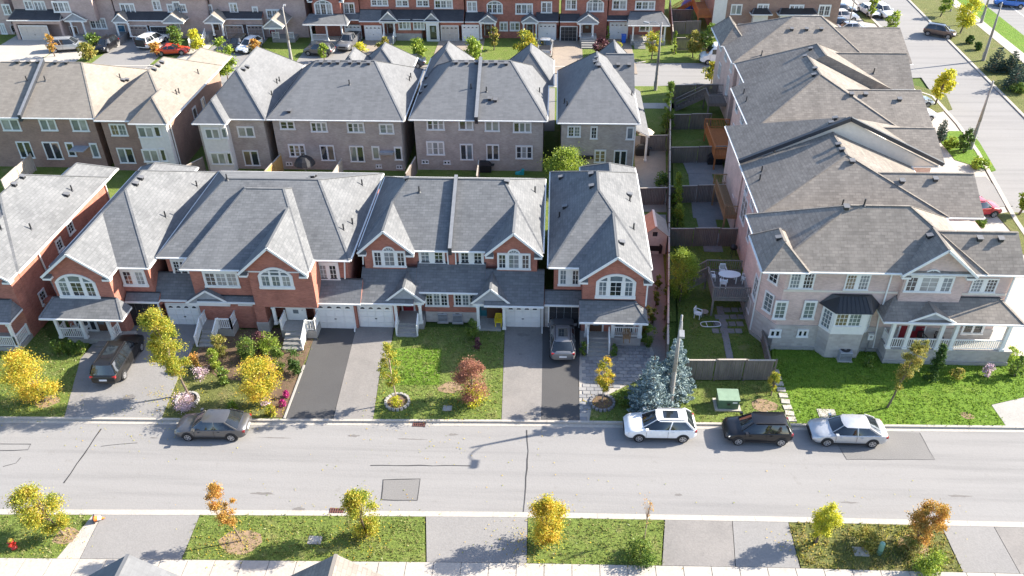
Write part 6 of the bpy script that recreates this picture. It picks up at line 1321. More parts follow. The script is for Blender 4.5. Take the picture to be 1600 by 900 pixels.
def wheel_meshes():
    if 'w' in CAR_CACHE: return CAR_CACHE['w']
    t = MB(); pr = [(.21, -.1), (.30, -.11), (.335, -.07), (.335, .07), (.30, .11), (.21, .1)]; n = 18; vs = []; fs = []
    for r, y in pr:
        for i in range(n): a = 2*math.pi*i/n; vs.append((r*math.cos(a), y, r*math.sin(a)))
    for k in range(len(pr)-1):
        for i in range(n): fs.append((k*n+i, (k+1)*n+i, (k+1)*n+(i+1) % n, k*n+(i+1) % n))
    t.add(vs, fs, 'tyre'); r_ = MB()
    r_.cyl((0, -.07, 0), (0, .07, 0), .215, .215, 16, 'plastic_black'); 
    for sgn in (-1, 1):
        for i in range(5):
            a = 2*math.pi*i/5; r_.beam((0, sgn*.085, 0), (.2*math.cos(a), sgn*.09, .2*math.sin(a)), .07, .025, 'rim', (0, 1, 0))
        n = 16; 
        for i in range(n):
            a, b = 2*math.pi*i/n, 2*math.pi*(i+1)/n; r_.beam((.205*math.cos(a), sgn*.09, .205*math.sin(a)), (.205*math.cos(b), sgn*.09, .205*math.sin(b)), .035, .03, 'rim', (0, 1, 0))
        r_.cyl((0, sgn*.08, 0), (0, sgn*.1, 0), .05, .05, 8, 'rim')
    CAR_CACHE['w'] = (t.mesh('tyre', smooth=True), r_.mesh('rim')); return CAR_CACHE['w']
def car(label, cat, style, paintm, at, yaw, sunroof=False, name=None, open_boot=False, black_rims=False):
    s = STYLES[style]; L, W, H = s['L'], s['W'], s['H']; hw = W/2; z0 = at[2]
    o = empty(name or {'pickup': 'pickup_truck', 'van': 'delivery_van'}.get(style, 'parked_car'), at, label, cat, None, yaw)
    def part(nm, mb, smooth=False, parent=o, ang=None):
        ob = bpy.data.objects.new(nm, mb.mesh(nm, smooth=smooth)); COL.objects.link(ob); ob.parent = parent
        if ang: smooth_by_angle(ob, ang)
        return ob
    X_ = lambda f: -L/2+L*f
    key = (style, paintm)
    fr = [0, .008, .03, .07, .13, .2, .28, .36, .45, .55, .64, .70, .75, .8, .86, .91, .95, .975, .992, 1]
    mb = MB(); rings = []; up = s['up']; zb0 = .24 if style in ('sedan', 'coupe') else .30
    for f in fr:
        x = X_(f); e = min(f, 1-f); wf = 1-.16*max(0, 1-e/.10)**2.2-.03*max(0, 1-e/.3); w_ = hw*wf
        zt = lerp_table(up, f); zb = zb0+.12*max(0, 1-e/.05)
        hh = zt-zb; tp = .86 if style not in ('van',) else .97
        half = [(w_*.80, zb), (w_*.97, zb+.07), (w_*1.0, zb+hh*.38), (w_*.985, zb+hh*.62), (w_*.955, zt-.08), (w_*tp, zt-.012), (w_*.45, zt+.018), (0, zt+.022)]
        rings.append([(x, -a, b) for a, b in half]+[(x, a, b) for a, b in half[-2::-1]])
    m = len(rings[0]); vs = [v for r in rings for v in r]; fs = []
    for k in range(len(rings)-1):
        for i in range(m-1): fs.append((k*m+i, k*m+i+1, (k+1)*m+i+1, (k+1)*m+i))
        fs.append((k*m+m-1, k*m, (k+1)*m, (k+1)*m+m-1))
    fs += [tuple(range(m-1, -1, -1)), tuple((len(rings)-1)*m+i for i in range(m))]
    mb.add(vs, fs, paintm); body = part('body', mb, ang=40)
    # cabin
    c0, c1, c2, c3 = (X_(f) for f in s['cab']); zb_ = lambda f: lerp_table(up, f)-.03
    if style == 'van': wb, wt = hw*.96, hw*.88
    else: wb, wt = hw*.90, hw*.68
    def ring(xa, xb, z, w_, cr=.16):
        zz = z if not callable(z) else None; P_ = []
        for (x, y) in ((xa, -w_+cr), (xa+cr*.7, -w_), ((xa+xb)/2, -w_*1.02), (xb-cr*1.2, -w_), (xb, -w_+cr*1.4), (xb+.05, 0), (xb, w_-cr*1.4), (xb-cr*1.2, w_), ((xa+xb)/2, w_*1.02), (xa+cr*.7, w_), (xa, w_-cr), (xa-.03, 0)):
            P_.append((x, y, z(((x+L/2)/L)) if zz is None else zz))
        return P_
    r0 = ring(c0, c3, zb_, wb); r2 = ring(c1, c2, H-.05, wt, .13); r1 = [tuple(a*.45+b*.55 for a, b in zip(p, q)) for p, q in zip(r0, r2)]
    r1 = [(p[0], p[1]*1.035, p[2]) for p in r1]
    n = 12; gm = MB(); gm.add(r0+r1+r2, [(k*n+i, k*n+(i+1) % n, (k+1)*n+(i+1) % n, (k+1)*n+i) for k in range(2) for i in range(n)], 'car_glass' if style != 'van' else paintm)
    part('windows' if style != 'van' else 'cab', gm, ang=65)
    if style == 'van':
        g2 = MB(); g2.add([(c3-.02, -wb*.82, 1.42), (c3-.02, wb*.82, 1.42), (c2+.04, wt*.82, H-.22), (c2+.04, -wt*.82, H-.22)], [(0, 1, 2, 3)], 'car_glass')
        for v in range(4): pass
        g2.v = [(x+.09, y, z) for x, y, z in g2.v]; part('windscreen', g2)
        for sg in (-1, 1):
            g3 = MB(); g3.box(c2-.75, c2+.25, sg*(hw*.955), sg*(hw*.985), 1.42, 2.05, 'car_glass'); part('side_window', g3)
    # roof with crown
    rt = [(x*1.0, y, H-.052) for x, y, z in r2]; ri = [((x-(c1+c2)/2)*.8+(c1+c2)/2, y*.72, H-.005) for x, y, z in r2]
    rm = MB(); rm.add([(p[0], p[1]*1.02, p[2]-.03) for p in rt]+rt+ri+[((c1+c2)/2, 0, H)], [(k*n+i, k*n+(i+1) % n, (k+1)*n+(i+1) % n, (k+1)*n+i) for k in range(2) for i in range(n)]+[(2*n+i, 2*n+(i+1) % n, 3*n) for i in range(n)], paintm); part('roof', rm, ang=40)
    if sunroof:
        q = MB(); q.box(c1+(c2-c1)*.28, c1+(c2-c1)*.78, -wt*.55, wt*.55, H-.03, H+.006, 'car_glass'); part('sunroof', q)
    if style in ('suv', 'wagon', 'hatch') :
        for sg in (-1, 1): q = MB(); q.beam((c1+.15, sg*wt*.86, H+.015), (c2-.1, sg*wt*.86, H+.015), .035, .04, 'grey_metal' if paintm in ('paint_white', 'paint_silver') else 'plastic_black'); part('roof_rail', q)
    if style != 'van':
        for sg in (-1, 1):
            i0 = {-1: (1, 2, 3, 4), 1: (9, 8, 7, 6)}[sg]
            mids = ((r0[i0[1]], r2[i0[1]]),)
            for (a, b, w_) in ((r0[i0[3]], r2[i0[3]], .07), (r0[i0[1]], r2[i0[1]], .07), (r0[i0[0]], r2[i0[0]], .11)):
                mdd = tuple((p+q_)/2 for p, q_ in zip(a, b)); mdd = (mdd[0], mdd[1]*1.03, mdd[2])
                pl = MB(); pl.beam((a[0], a[1]*1.01, a[2]), mdd, w_, .04, paintm, (0, 1, 0)); pl.beam(mdd, (b[0], b[1]*1.01, b[2]), w_, .04, paintm, (0, 1, 0)); part('pillar', pl)

    # wheels and arches
    tm, rm_ = wheel_meshes()
    for f in s['wheels']:
        for sg in (-1, 1):
            x = X_(f); a = MB(); k = 14; R_ = .40
            v_ = [(x+R_*math.cos(math.pi*i/k), sg*(hw+.006), .33+R_*math.sin(math.pi*i/k)) for i in range(k+1)]; vi = [(p[0], sg*(hw-.3), p[2]) for p in v_]
            a.add(v_+vi, [tuple(range(k+1)) if sg > 0 else tuple(range(k, -1, -1))]+[(i, i+1, i+1+k+1, i+k+1) for i in range(k)], 'plastic_black'); part('wheel_arch', a)
            wo = bpy.data.objects.new('wheel', tm); COL.objects.link(wo); wo.parent = o; wo.location = (x, sg*(hw-.08), .335)
            ro = bpy.data.objects.new('rim', rm_); COL.objects.link(ro); ro.parent = wo
    zf = lerp_table(up, .965); zr = lerp_table(up, .02)
    for sg in (-1, 1):
        q = MB(); q.add([(X_(.985), sg*hw*.5, zf-.20), (X_(.95), sg*hw*.93, zf-.15), (X_(.93), sg*hw*.95, zf-.03), (X_(.975), sg*hw*.55, zf-.08)], [(0, 1, 2, 3) if sg > 0 else (3, 2, 1, 0)], 'lamp_white'); q.v = [(x+.05, y*1.02, z+.02) for x, y, z in q.v]; part('headlight', q)
        q = MB(); q.box(X_(.002), X_(.036), sg*hw*.66, sg*hw*.885, zr-.24, zr-.09, 'lamp_red'); part('taillight', q)
        q = MB(); q.box(c3-.35, c3-.17, sg*(hw*.93), sg*(hw*.93+.2), lerp_table(up, .7)+.0, lerp_table(up, .7)+.14, paintm); part('mirror', q)
        for f in ((s['cab'][3]*.93), (s['cab'][0]*.42+s['cab'][3]*.52)):
            q = MB(); x = X_(f); q.box(x-.006, x+.006, sg*(hw*.985), sg*(hw*1.006), .42, lerp_table(up, f)-.12, 'plastic_black'); part('door_seam', q)
            q = MB(); q.box(x-.38, x-.22, sg*hw*.985, sg*hw*1.02, lerp_table(up, f)-.2, lerp_table(up, f)-.165, paintm); part('door_handle', q)
        q = MB(); q.box(X_(.16), X_(.84), sg*hw*.9, sg*hw*1.0, zb0-.02, zb0+.1, 'plastic_black'); part('sill', q)
    q = MB(); q.box(X_(.985), X_(1.004), -hw*.45, hw*.45, zf-.36, zf-.14, 'plastic_black'); part('grille', q)
    q = MB(); q.box(X_(.975), X_(1.006), -hw*.7, hw*.7, zb0+.05, zb0+.18, 'plastic_black'); part('bumper', q)
    q = MB(); q.box(X_(-.006), X_(.01), -.26, .26, zr-.44, zr-.31, 'plastic_white'); part('licence_plate', q)
    if style == 'pickup':
        q = MB(); q.box(X_(.02), X_(.37), -hw*.8, hw*.8, 1.0, 1.232, 'plastic_black'); part('bed_liner', q)
        for sg in (-1, 1): q = MB(); q.box(X_(.012), X_(.375), sg*hw*.8, sg*hw*.95, 1.18, 1.27, paintm); part('bed_rail', q)
        q = MB(); q.box(X_(.004), X_(.022), -hw*.9, hw*.9, .6, 1.26, paintm); part('tailgate', q)
    if open_boot:
        q = MB(); q.box(X_(-.008), X_(.02), -hw*.78, hw*.78, .55, H-.3, 'plastic_black'); part('cargo_opening', q)
        q = MB(); q.beam((c1, 0, H+.0), (c1-.75, 0, H+.28), hw*1.5, .06, paintm); part('tailgate', q)
    return o
def cpos(px, py, z=ROAD): v = G(px, py, z); return (v.x, v.y, z)
PI = math.pi
def street_car(label, cat, style, pm, pxl, pxr, pyb, yaw, **k):
    a, b = G(pxl, pyb, ROAD), G(pxr, pyb, ROAD); W = STYLES[style]['W']
    return car(label, cat, style, pm, ((a.x+b.x)/2, (a.y+b.y)/2+W/2-.05, ROAD), yaw, **k)
street_car('dark grey sedan parked alone at the kerb on the left of the street', 'car', 'sedan', 'paint_graphite', 276, 382, 689, PI+R(1.5))
street_car('white crossover with dark sunroof parked below the blue spruces', 'car', 'suv', 'paint_white', 979, 1083, 691, PI+R(1), sunroof=True)
street_car('black compact hatchback parked between the white crossover and the silver sedan', 'car', 'hatch', 'paint_black', 1137, 1232, 696, PI+R(.5))
street_car('silver sedan parked at the right end of the kerb line', 'car', 'sedan', 'paint_silver', 1269, 1383, 698, PI)
dy = math.atan2(G(158, 610).y-G(186, 560).y, G(158, 610).x-G(186, 560).x)
a_, b_ = G(172, 600, .05), G(206, 548, .05)
p_, q_ = G(166, 606, .05), G(207, 540, .05); d_ = (q_-p_).normalized(); c_ = p_+d_*2.5
car('dark olive wagon on the left driveway with its tail to the street', 'car', 'wagon', 'paint_olive', (c_.x, c_.y, .055), math.atan2(d_.y, d_.x), sunroof=True)
car('pale silver crossover in front of the dark garage, tail to the street', 'car', 'suv', 'paint_grey', (G(878, 570, .06).x+.02, G(878, 570, .06).y+2.3, .06), R(91), sunroof=True)
for (lab, st, pm, px, py, yaw, kw) in (
    ('silver wagon angled on the far left driveway', 'wagon', 'paint_silver', 109, 78, 12, {}), ('black hatchback in the shade of the far left driveway', 'hatch', 'paint_black', 168, 77, -95, {}), ('white wagon with open tailgate on the far driveway', 'wagon', 'paint_white', 240, 70, 75, {'open_boot': True}), ('orange red coupe on the far driveway', 'coupe', 'paint_red', 271, 84, 10, {}),
    ('white crossover facing the back street with roof rails', 'suv', 'paint_white', 391, 78, -105, {}), ('black car in front of the brown garage doors', 'hatch', 'paint_black', 372, 75, -95, {}), ('dark grey hatchback beside the lime street tree', 'hatch', 'paint_graphite', 500, 85, 170, {}), ('grey pickup in front of the white garage', 'pickup', 'paint_grey', 546, 72, -97, {}),
    ('dark sedan driving on the back street behind the roofs', 'sedan', 'paint_navy', 638, 103, 180, {}), ('silver pickup on the brick driveway with its tailgate to the street', 'pickup', 'paint_silver', 852, 82, 88, {}), ('white van parked half hidden by the right row end house', 'van', 'paint_white', 1128, 98, 178, {}),
    ('dark bronze car at the far kerb of the side road', 'hatch', 'paint_bronze', 1467, 56, -32, {}), ('bright blue car on the arterial road', 'suv', 'paint_blue', 1577, 10, 160, {}), ('white car parked at the top of the side road', 'suv', 'paint_white', 1378, 24, -80, {}), ('white car beside the kerb island tree', 'sedan', 'paint_white', 1356, 22, -80, {}),
    ('crimson hatchback on the driveway of the pink corner house', 'hatch', 'paint_crimson', 1522, 334, 8, {}), ('dark parked car nearest the brown brick house, back of the row', 'sedan', 'paint_navy', 1313, 21, 5, {}), ('white car second in the row beside the brown brick house', 'suv', 'paint_white', 1315, 32, 5, {}), ('navy car third in the row beside the brown brick house', 'suv', 'paint_navy', 1313, 45, 5, {}), ('silver car at the front of the row beside the brown brick house', 'sedan', 'paint_silver', 1330, 50, 5, {}),
    ('silver car tucked beside the middle roofs, upper one', 'sedan', 'paint_silver', 1424, 165, 8, {}), ('white car tucked beside the middle roofs, lower one', 'suv', 'paint_white', 1428, 186, 8, {})):
    car(lab, {'pickup': 'pickup truck', 'van': 'van'}.get(st, 'car'), st, pm, cpos(px, py, .03 if py < 90 and px < 1200 and 'street' not in lab[:40] else -.03), R(yaw), **kw)

# ------------------------------------------------------------------ lamp posts and street furniture
def lamp_post(label, base, py_top, arm, arm_dir, drop=.25, name='street_lamp', w_=.16):
    b = G(*base); H = height_at(b.x, b.y, py_top); o = empty(name, (b.x, b.y, 0), label, 'lamp post', 'concrete lamp posts'); ad = Vector((math.cos(arm_dir), math.sin(arm_dir), 0))
    def part(nm, mb, sm=False): ob = bpy.data.objects.new(nm, mb.mesh(nm, smooth=sm)); COL.objects.link(ob); ob.parent = o; return ob
    m = MB(); m.cyl((0, 0, -.05), (0, 0, H*.42), w_*1.35, w_, 10, 'concrete_pole', False); m.cyl((0, 0, H*.42), (0, 0, H), w_, w_*.5, 10, 'concrete_pole'); part('pole', m, True)
    m = MB(); m.cyl((0, 0, H*.25), (0, 0, H*.25+.12), w_*1.3, w_*1.3, 10, 'grey_metal'); part('band', m); m = MB(); m.box(-w_*1.5, -w_*.9, -.12, .12, .5, 1.1, 'grey_metal'); part('hand_hole', m)
    if arm:
        m = MB(); p = Vector((0, 0, H-.45))
        for i in range(1, 7):
            t = i/6; q = Vector((0, 0, H-.45))+ad*arm*t+Vector((0, 0, .55*math.sin(t*2.2)-drop*t*t)); m.cyl(p, q, .04, .035, 6, 'grey_metal', False); p = q
        part('arm', m)
        m = MB(); e = p; m.beam(e-ad*.05, e+ad*.62, .30, .15, 'grey_metal'); part('lamp_head', m); m = MB(); m.beam(e+ad*.05+Vector((0, 0, -.09)), e+ad*.55+Vector((0, 0, -.09)), .24, .03, 'lamp_white'); part('lens', m)
    m = MB(); m.cyl((0, 0, H), (0, 0, H+.06), w_*.55, w_*.2, 8, 'grey_metal'); part('cap', m); return o
lamp_post('tall concrete lamp post rising behind the white crossover, beside the blue spruces', (1046, 637), 493, 1.25, R(-96), w_=.14)
lamp_post('concrete lamp post on the back street by the far left lawns', (456, 98), 12, 1.6, R(100)); lamp_post('concrete lamp post on the back street before the white porch', (1024, 141), 36, 1.6, R(150)); lamp_post('concrete lamp post beside the dark hedge bush, shadow across the side road', (1516, 233), 127, 0, 0)
lamp_post('concrete lamp post among the verge spruces', (1536, 95), 4, 0, 0); lamp_post('thick concrete post at the arterial verge', (1533, 36), -20, 0, 0); lamp_post('thin dark post beside the brown brick house', (1324, 50), -10, 0, 0, w_=.09); lamp_post('far post at the top of the verge', (1485, 18), -12, 0, 0, w_=.1)
def gadd(o, nm, mb, sm=False): ob = bpy.data.objects.new(nm, mb.mesh(nm, smooth=sm)); COL.objects.link(ob); ob.parent = o; return ob
b = G(23, 857); o = empty('fire_hydrant', (b.x, b.y, .04), 'red fire hydrant with yellow top at the bottom left verge', 'hydrant')
gadd(o, 'barrel', MB().lathe((0, 0, 0), [(.17, 0), (.17, .06), (.125, .07), (.125, .55), (.16, .56), (.16, .62), (.12, .63)], 12, 'hydrant_red'), True); gadd(o, 'bonnet', MB().lathe((0, 0, .63), [(.14, 0), (.13, .08), (.07, .17), (.03, .18), (.03, .23)], 12, 'hydrant_yellow'), True)
for s_ in (-1, 1): gadd(o, 'nozzle', MB().cyl((s_*.1, 0, .45), (s_*.22, 0, .45), .06, .07, 10, 'hydrant_red'))
gadd(o, 'pumper_nozzle', MB().cyl((0, -.1, .42), (0, -.24, .42), .08, .09, 10, 'hydrant_red'))
b = G(149, 815); o = empty('traffic_cone', (b.x, b.y, .04), 'knocked over orange cone at the corner of the near driveway', 'cone', None, R(20))
gadd(o, 'cone_body', MB().cyl((0, 0, .2), (.55, 0, .08), .17, .03, 12, 'cone_orange')); gadd(o, 'base_plate', MB().box(-.03, .01, -.2, .2, 0, .4, 'plastic_black')); gadd(o, 'sleeve', MB().cyl((.18, 0, .165), (.36, 0, .125), .132, .095, 12, 'plastic_white'))
b = G(1135, 634); o = empty('utility_box', (b.x, b.y, .03), 'green utility box on a concrete pad by the kerb', 'utility box')
gadd(o, 'pad', MB().box(-.85, .85, -.6, .6, -.05, .1, 'concrete')); gadd(o, 'cabinet', MB().box(-.66, .66, -.45, .45, .1, .85, 'box_green')); gadd(o, 'lid', MB().add([(-.7, -.5, .85), (.7, -.5, .85), (.7, .5, .98), (-.7, .5, .98), (-.7, -.5, .9), (.7, -.5, .9), (.7, .5, 1.04), (-.7, .5, 1.04)], [(3, 2, 1, 0), (4, 5, 6, 7), (0, 1, 5, 4), (1, 2, 6, 5), (2, 3, 7, 6), (3, 0, 4, 7)], 'box_green_top')); gadd(o, 'handle', MB().box(-.1, .1, -.49, -.452, .45, .6, 'black_metal')); gadd(o, 'warning_label', MB().box(.25, .55, -.458, -.451, .6, .72, 'plastic_white'))
b = G(1373, 866); o = empty('cable_pedestal', (b.x, b.y, .04), 'pale green cable pedestal on the weedy verge', 'pedestal'); gadd(o, 'casing', MB().lathe((0, 0, 0), [(.15, 0), (.15, .85), (.12, .93), (.02, .97)], 10, 'pedestal_green'), True); gadd(o, 'band', MB().cyl((0, 0, .3), (0, 0, .36), .158, .158, 10, 'box_green'))
for (px, py, wx, wy, lab) in ((1292, 646, 1.15, .8, 'square pale concrete access slab on the right lawn'), (699, 638, .6, .5, 'grey water valve cover on the middle lawn'), (1345, 862, .8, .6, 'pale access lid on the weedy verge'), (492, 844, .75, .55, 'grey access lid in shade on the near verge')):
    b = G(px, py, .05); o = empty('access_cover', (b.x, b.y, .03), lab, 'access cover'); gadd(o, 'frame', MB().box(-wx/2, wx/2, -wy/2, wy/2, -.05, .04, 'concrete')); gadd(o, 'lid', MB().box(-wx/2+.08, wx/2-.08, -wy/2+.08, wy/2-.08, .042, .055, 'concrete'))
for (px, py, r, lab, m) in ((941, 630, .78, 'round stone ring edging the golden tree by the court', 'stone_c'), (621, 629, .78, 'round stone ring edging the sparse yellow tree', 'concrete_step'), (293, 626, .72, 'half ring of stones round the tall tree', 'concrete_step')):
    b = G(px, py, .03); o = empty('stone_ring', (b.x, b.y, .03), lab, 'tree ring', 'stone rings round street trees'); n = 18; gadd(o, 'soil', MB().cyl((0, 0, -.05), (0, 0, .05), r-.1, r-.1, 18, 'mulch'))
    k = ('ring', m)
    if k not in MISC: q = MB(); q.add([(-.12, -.09, -.05), (.12, -.09, -.05), (.10, .09, -.05), (-.10, .09, -.05), (-.105, -.075, .17), (.105, -.075, .17), (.088, .078, .17), (-.088, .078, .17)], [(4, 5, 6, 7), (0, 1, 5, 4), (1, 2, 6, 5), (2, 3, 7, 6), (3, 0, 4, 7)], m); MISC[k] = q.mesh('stone')
    for i in range(n):
        a = 2*PI*i/n; q = bpy.data.objects.new('stone', MISC[k]); COL.objects.link(q); q.parent = o; q.location = (r*math.cos(a), r*math.sin(a), random.uniform(-.015, .015)); q.rotation_euler.z = a+PI/2+PI
for (px, py, w_) in ((378, 846, 1.3), (1428, 850, .9), (1195, 634, .9), (1245, 628, .0), (262, 620, 0), (704, 607, .9), (72, 628, .9), (1511, 650, .5), (102, 838, .8)):
    if w_:
        b = G(px, py, .03); structure('bare_soil', MB().prism([(b.x+w_*math.cos(a*.6283)*random.uniform(.7, 1.1), b.y+w_*.75*math.sin(a*.6283)*random.uniform(.7, 1.1)) for a in range(10)], -.05, .047, 'dry_soil'))
# slab path beside the pink corner house
o = empty('slab_path', (G(1222, 615).x, G(1222, 615).y, .03), 'line of pale stepping slabs from the fence to the kerb', 'path')
for i in range(9):
    t = i/8; b = G(1211+26*t, 581+74*t, .05); q = inst('slab', MISC.setdefault('slab', stone_mesh(.58, .44, .06, 'concrete')), o, (b.x, b.y, .03), R(random.uniform(-8, 8)))
o = empty('slab_path', (G(1135, 520).x, G(1135, 520).y, .03), 'narrow path of grey patio slabs across the side yard', 'path')
for i in range(13):
    b = G(1125+16*i/12, 482+80*i/12, .05); inst('slab', MISC.setdefault('slab2', stone_mesh(.5, .52, .05, 'patio_stone')), o, (b.x, b.y, .03), R(random.uniform(-5, 5)))
for i in range(4):
    for j in range(4):
        if (i, j) != (0, 0): b = G(1122+12*i-2*j, 484+11*j, .05); inst('slab', MISC['slab2'], o, (b.x+.1, b.y, .032), R(random.uniform(-5, 5)))
# air conditioners, meters
def ac(px, py, lab, s_=.75):
    b = G(px, py); o = empty('air_conditioner', (b.x, b.y, .03), lab, 'air conditioner', 'air conditioners beside the walls'); gadd(o, 'pad', MB().box(-s_*.6, s_*.6, -s_*.6, s_*.6, -.05, .06, 'concrete')); gadd(o, 'casing', MB().box(-s_/2, s_/2, -s_/2, s_/2, .06, .8, 'grey_siding'))
    gadd(o, 'fan_grille', MB().cyl((0, 0, .8), (0, 0, .825), s_*.4, s_*.4, 16, 'black_metal')); gadd(o, 'fan_hub', MB().cyl((0, 0, .826), (0, 0, .85), s_*.12, s_*.12, 10, 'grey_metal'))
    for i in range(5): gadd(o, 'louvre', MB().box(-s_*.46, s_*.46, -s_/2-.012, -s_/2-.001, .16+.12*i, .2+.12*i, 'black_metal'))
ac(1317, 560, 'air conditioner against the stone base of the pink corner house', .85); ac(693, 500, 'left air conditioner under the front windows of the middle semi', .7); ac(716, 501, 'right air conditioner under the front windows of the middle semi', .7); ac(1138, 282, 'white air conditioner on a patio behind the right row', .8)
b = V(1361, 520, 46.8); o = empty('gas_meter', (b.x, 46.78, .9), 'grey utility meter on the wall between bay window and porch', 'meter'); gadd(o, 'case', MB().box(-.2, .2, -.18, .06, .35, .85, 'white_trim')); gadd(o, 'pipe', MB().cyl((0, -.06, -.8), (0, -.06, .35), .04, .04, 6, 'grey_metal')); gadd(o, 'dial', MB().cyl((0, -.19, .65), (0, -.18, .65), .1, .1, 10, 'grey_metal'))
# garden furniture
def chair(at, rz, lab, grp=None, mat='plastic_white', sc_=1.0):
    o = empty('garden_chair', at, lab, 'chair', grp, rz); gadd(o, 'seat', MB().box(-.24, .24, -.24, .24, .40, .44, mat))
    for x in (-.21, .21):
        for y in (-.21, .21): gadd(o, 'leg', MB().box(x-.025, x+.025, y-.025, y+.025, 0, .4, mat))
    k = MB(); k.beam((-.22, .24, .44), (-.2, .32, .86), .05, .04, mat); k.beam((.22, .24, .44), (.2, .32, .86), .05, .04, mat); k.beam((-.22, .32, .86), (.22, .32, .86), .06, .05, mat)
    for i in range(4): k.beam((-.13+.087*i, .25, .44), (-.12+.08*i, .315, .84), .045, .02, mat)
    gadd(o, 'backrest', k)
    for x in (-.26, .26): gadd(o, 'armrest', MB().box(x-.03, x+.03, -.2, .27, .62, .655, mat).box(x-.02, x+.02, -.2, -.16, .4, .62, mat))
    return o
t = G(1138, 440, 1.7); o = empty('garden_table', (t.x, t.y, 1.7), 'oval white plastic table on the grey deck', 'table')
k = MB(); k.prism([(.85*math.cos(a*PI/10), .5*math.sin(a*PI/10)) for a in range(20)], .68, .72, 'plastic_white'); gadd(o, 'tabletop', k)
for x in (-.5, .5):
    for y in (-.28, .28): gadd(o, 'leg', MB().box(x-.035, x+.035, y-.035, y+.035, 0, .68, 'plastic_white'))
DC = 'white chairs round the deck table'
for dx, dy, rz, lab in ((-1.25, .15, 90, 'white chair at the left end of the deck table'), (-.35, .85, 0, 'white chair behind the deck table'), (-.55, -.75, 170, 'white chair at the front left of the deck table'), (1.2, -.1, -90, 'white chair at the right end of the deck table')): chair((t.x+dx, t.y+dy, 1.7), R(rz), lab, DC)
b = G(1090, 497); chair((b.x, b.y, .04), R(60), 'white plastic chair on the grass of the side yard'); b = G(1100, 494); o = empty('stool', (b.x, b.y, .04), 'small tan stool beside the white chair on the grass', 'stool'); gadd(o, 'top', MB().cyl((0, 0, .38), (0, 0, .43), .28, .28, 14, 'shed_roof'));
for a in range(3): gadd(o, 'leg', MB().cyl((.2*math.cos(a*2.1), .2*math.sin(a*2.1), 0), (.15*math.cos(a*2.1), .15*math.sin(a*2.1), .38), .02, .02, 6, 'shed_roof'))
b = G(1110, 509); o = empty('lounger_frame', (b.x, b.y, .04), 'white oval tube frame lying on the grass', 'frame', None, R(5)); k = MB(); pl = [(.75*math.copysign(abs(math.cos(a*PI/12))**.6, math.cos(a*PI/12)), .32*math.copysign(abs(math.sin(a*PI/12))**.6, math.sin(a*PI/12))) for a in range(24)]
for i in range(24): k.cyl((*pl[i], .12), (*pl[(i+1) % 24], .12), .03, .03, 6, 'plastic_white', False)
gadd(o, 'rim', k)
for x in (-.3, .1, .3): gadd(o, 'strap', MB().box(x-.02, x+.02, -.31, .31, .11, .125, 'plastic_black' if x > 0 else 'plastic_white'))
b = G(121, 516, .4); chair((b.x, b.y, .41), R(20), 'left white chair on the white railed porch', 'porch chairs'); b = G(138, 517, .4); chair((b.x, b.y, .41), R(-20), 'right white chair on the white railed porch', 'porch chairs')
b = G(779, 508, .22); chair((b.x, b.y, .22), R(0), 'yellow chair on the porch with the teal door', None, 'plastic_yellow')
b = G(979, 540, .76); chair((b.x, b.y+.5, .76), R(0), 'dark chair behind the railing of the end house porch', None, 'deck_brown'); chair((G(1440, 540, 1.3).x, 46.3, 1.26), R(10), 'left dark chair on the railed porch of the pink corner house', 'dark porch chairs', 'plastic_black'); chair((G(1465, 540, 1.3).x, 46.3, 1.26), R(-10), 'right dark chair on the railed porch of the pink corner house', 'dark porch chairs', 'plastic_black')
def bbq(at, lab, mat='plastic_black', rz=0):
    o = empty('barbecue', at, lab, 'barbecue', 'covered barbecues in the back yards', rz)
    gadd(o, 'cover', MB().add([(-.7, -.3, .05), (.7, -.3, .05), (.7, .3, .05), (-.7, .3, .05), (-.72, -.32, .8), (.72, -.32, .8), (.72, .32, .8), (-.72, .32, .8), (-.4, -.2, 1.15), (.4, -.2, 1.15), (.4, .2, 1.15), (-.4, .2, 1.15)], [(0, 1, 5, 4), (1, 2, 6, 5), (2, 3, 7, 6), (3, 0, 4, 7), (4, 5, 9, 8), (5, 6, 10, 9), (6, 7, 11, 10), (7, 4, 8, 11), (8, 9, 10, 11)], mat)); gadd(o, 'shelf', MB().box(.72, 1.0, -.25, .25, .74, .78, mat)); 
    for x in (-.6, .6): gadd(o, 'wheel', MB().cyl((x, -.2, .08), (x, .2, .08), .08, .08, 10, mat))
for (px, py, z, lab) in ((1116, 256, .05, 'black covered barbecue on the patio below the second cross fence'), (1020, 394, .03, 'black covered barbecue in front of the pink shed'), (1140, 378, .03, 'dark grill with side shelf on the lawn patio'), (1003, 242, .03, 'dark brown barbecue beside the taupe end house'), (757, 268, .03, 'black barbecue behind the semi by the teal toys')):
    b = G(px, py, z); bbq((b.x, b.y, z), lab)
b = G(1150, 400, .03); o = empty('smoker_grill', (b.x-.3, b.y, .03), 'round dark kettle grill beside the patio step', 'grill'); gadd(o, 'bowl', MB().lathe((0, 0, .6), [(.05, 0), (.26, .1), (.32, .26), (.26, .42), (.05, .5)], 12, 'plastic_black'), True)
for a in range(3): gadd(o, 'leg', MB().cyl((.3*math.cos(a*2.1), .3*math.sin(a*2.1), 0), (.15*math.cos(a*2.1), .15*math.sin(a*2.1), .7), .02, .02, 6, 'plastic_black'))
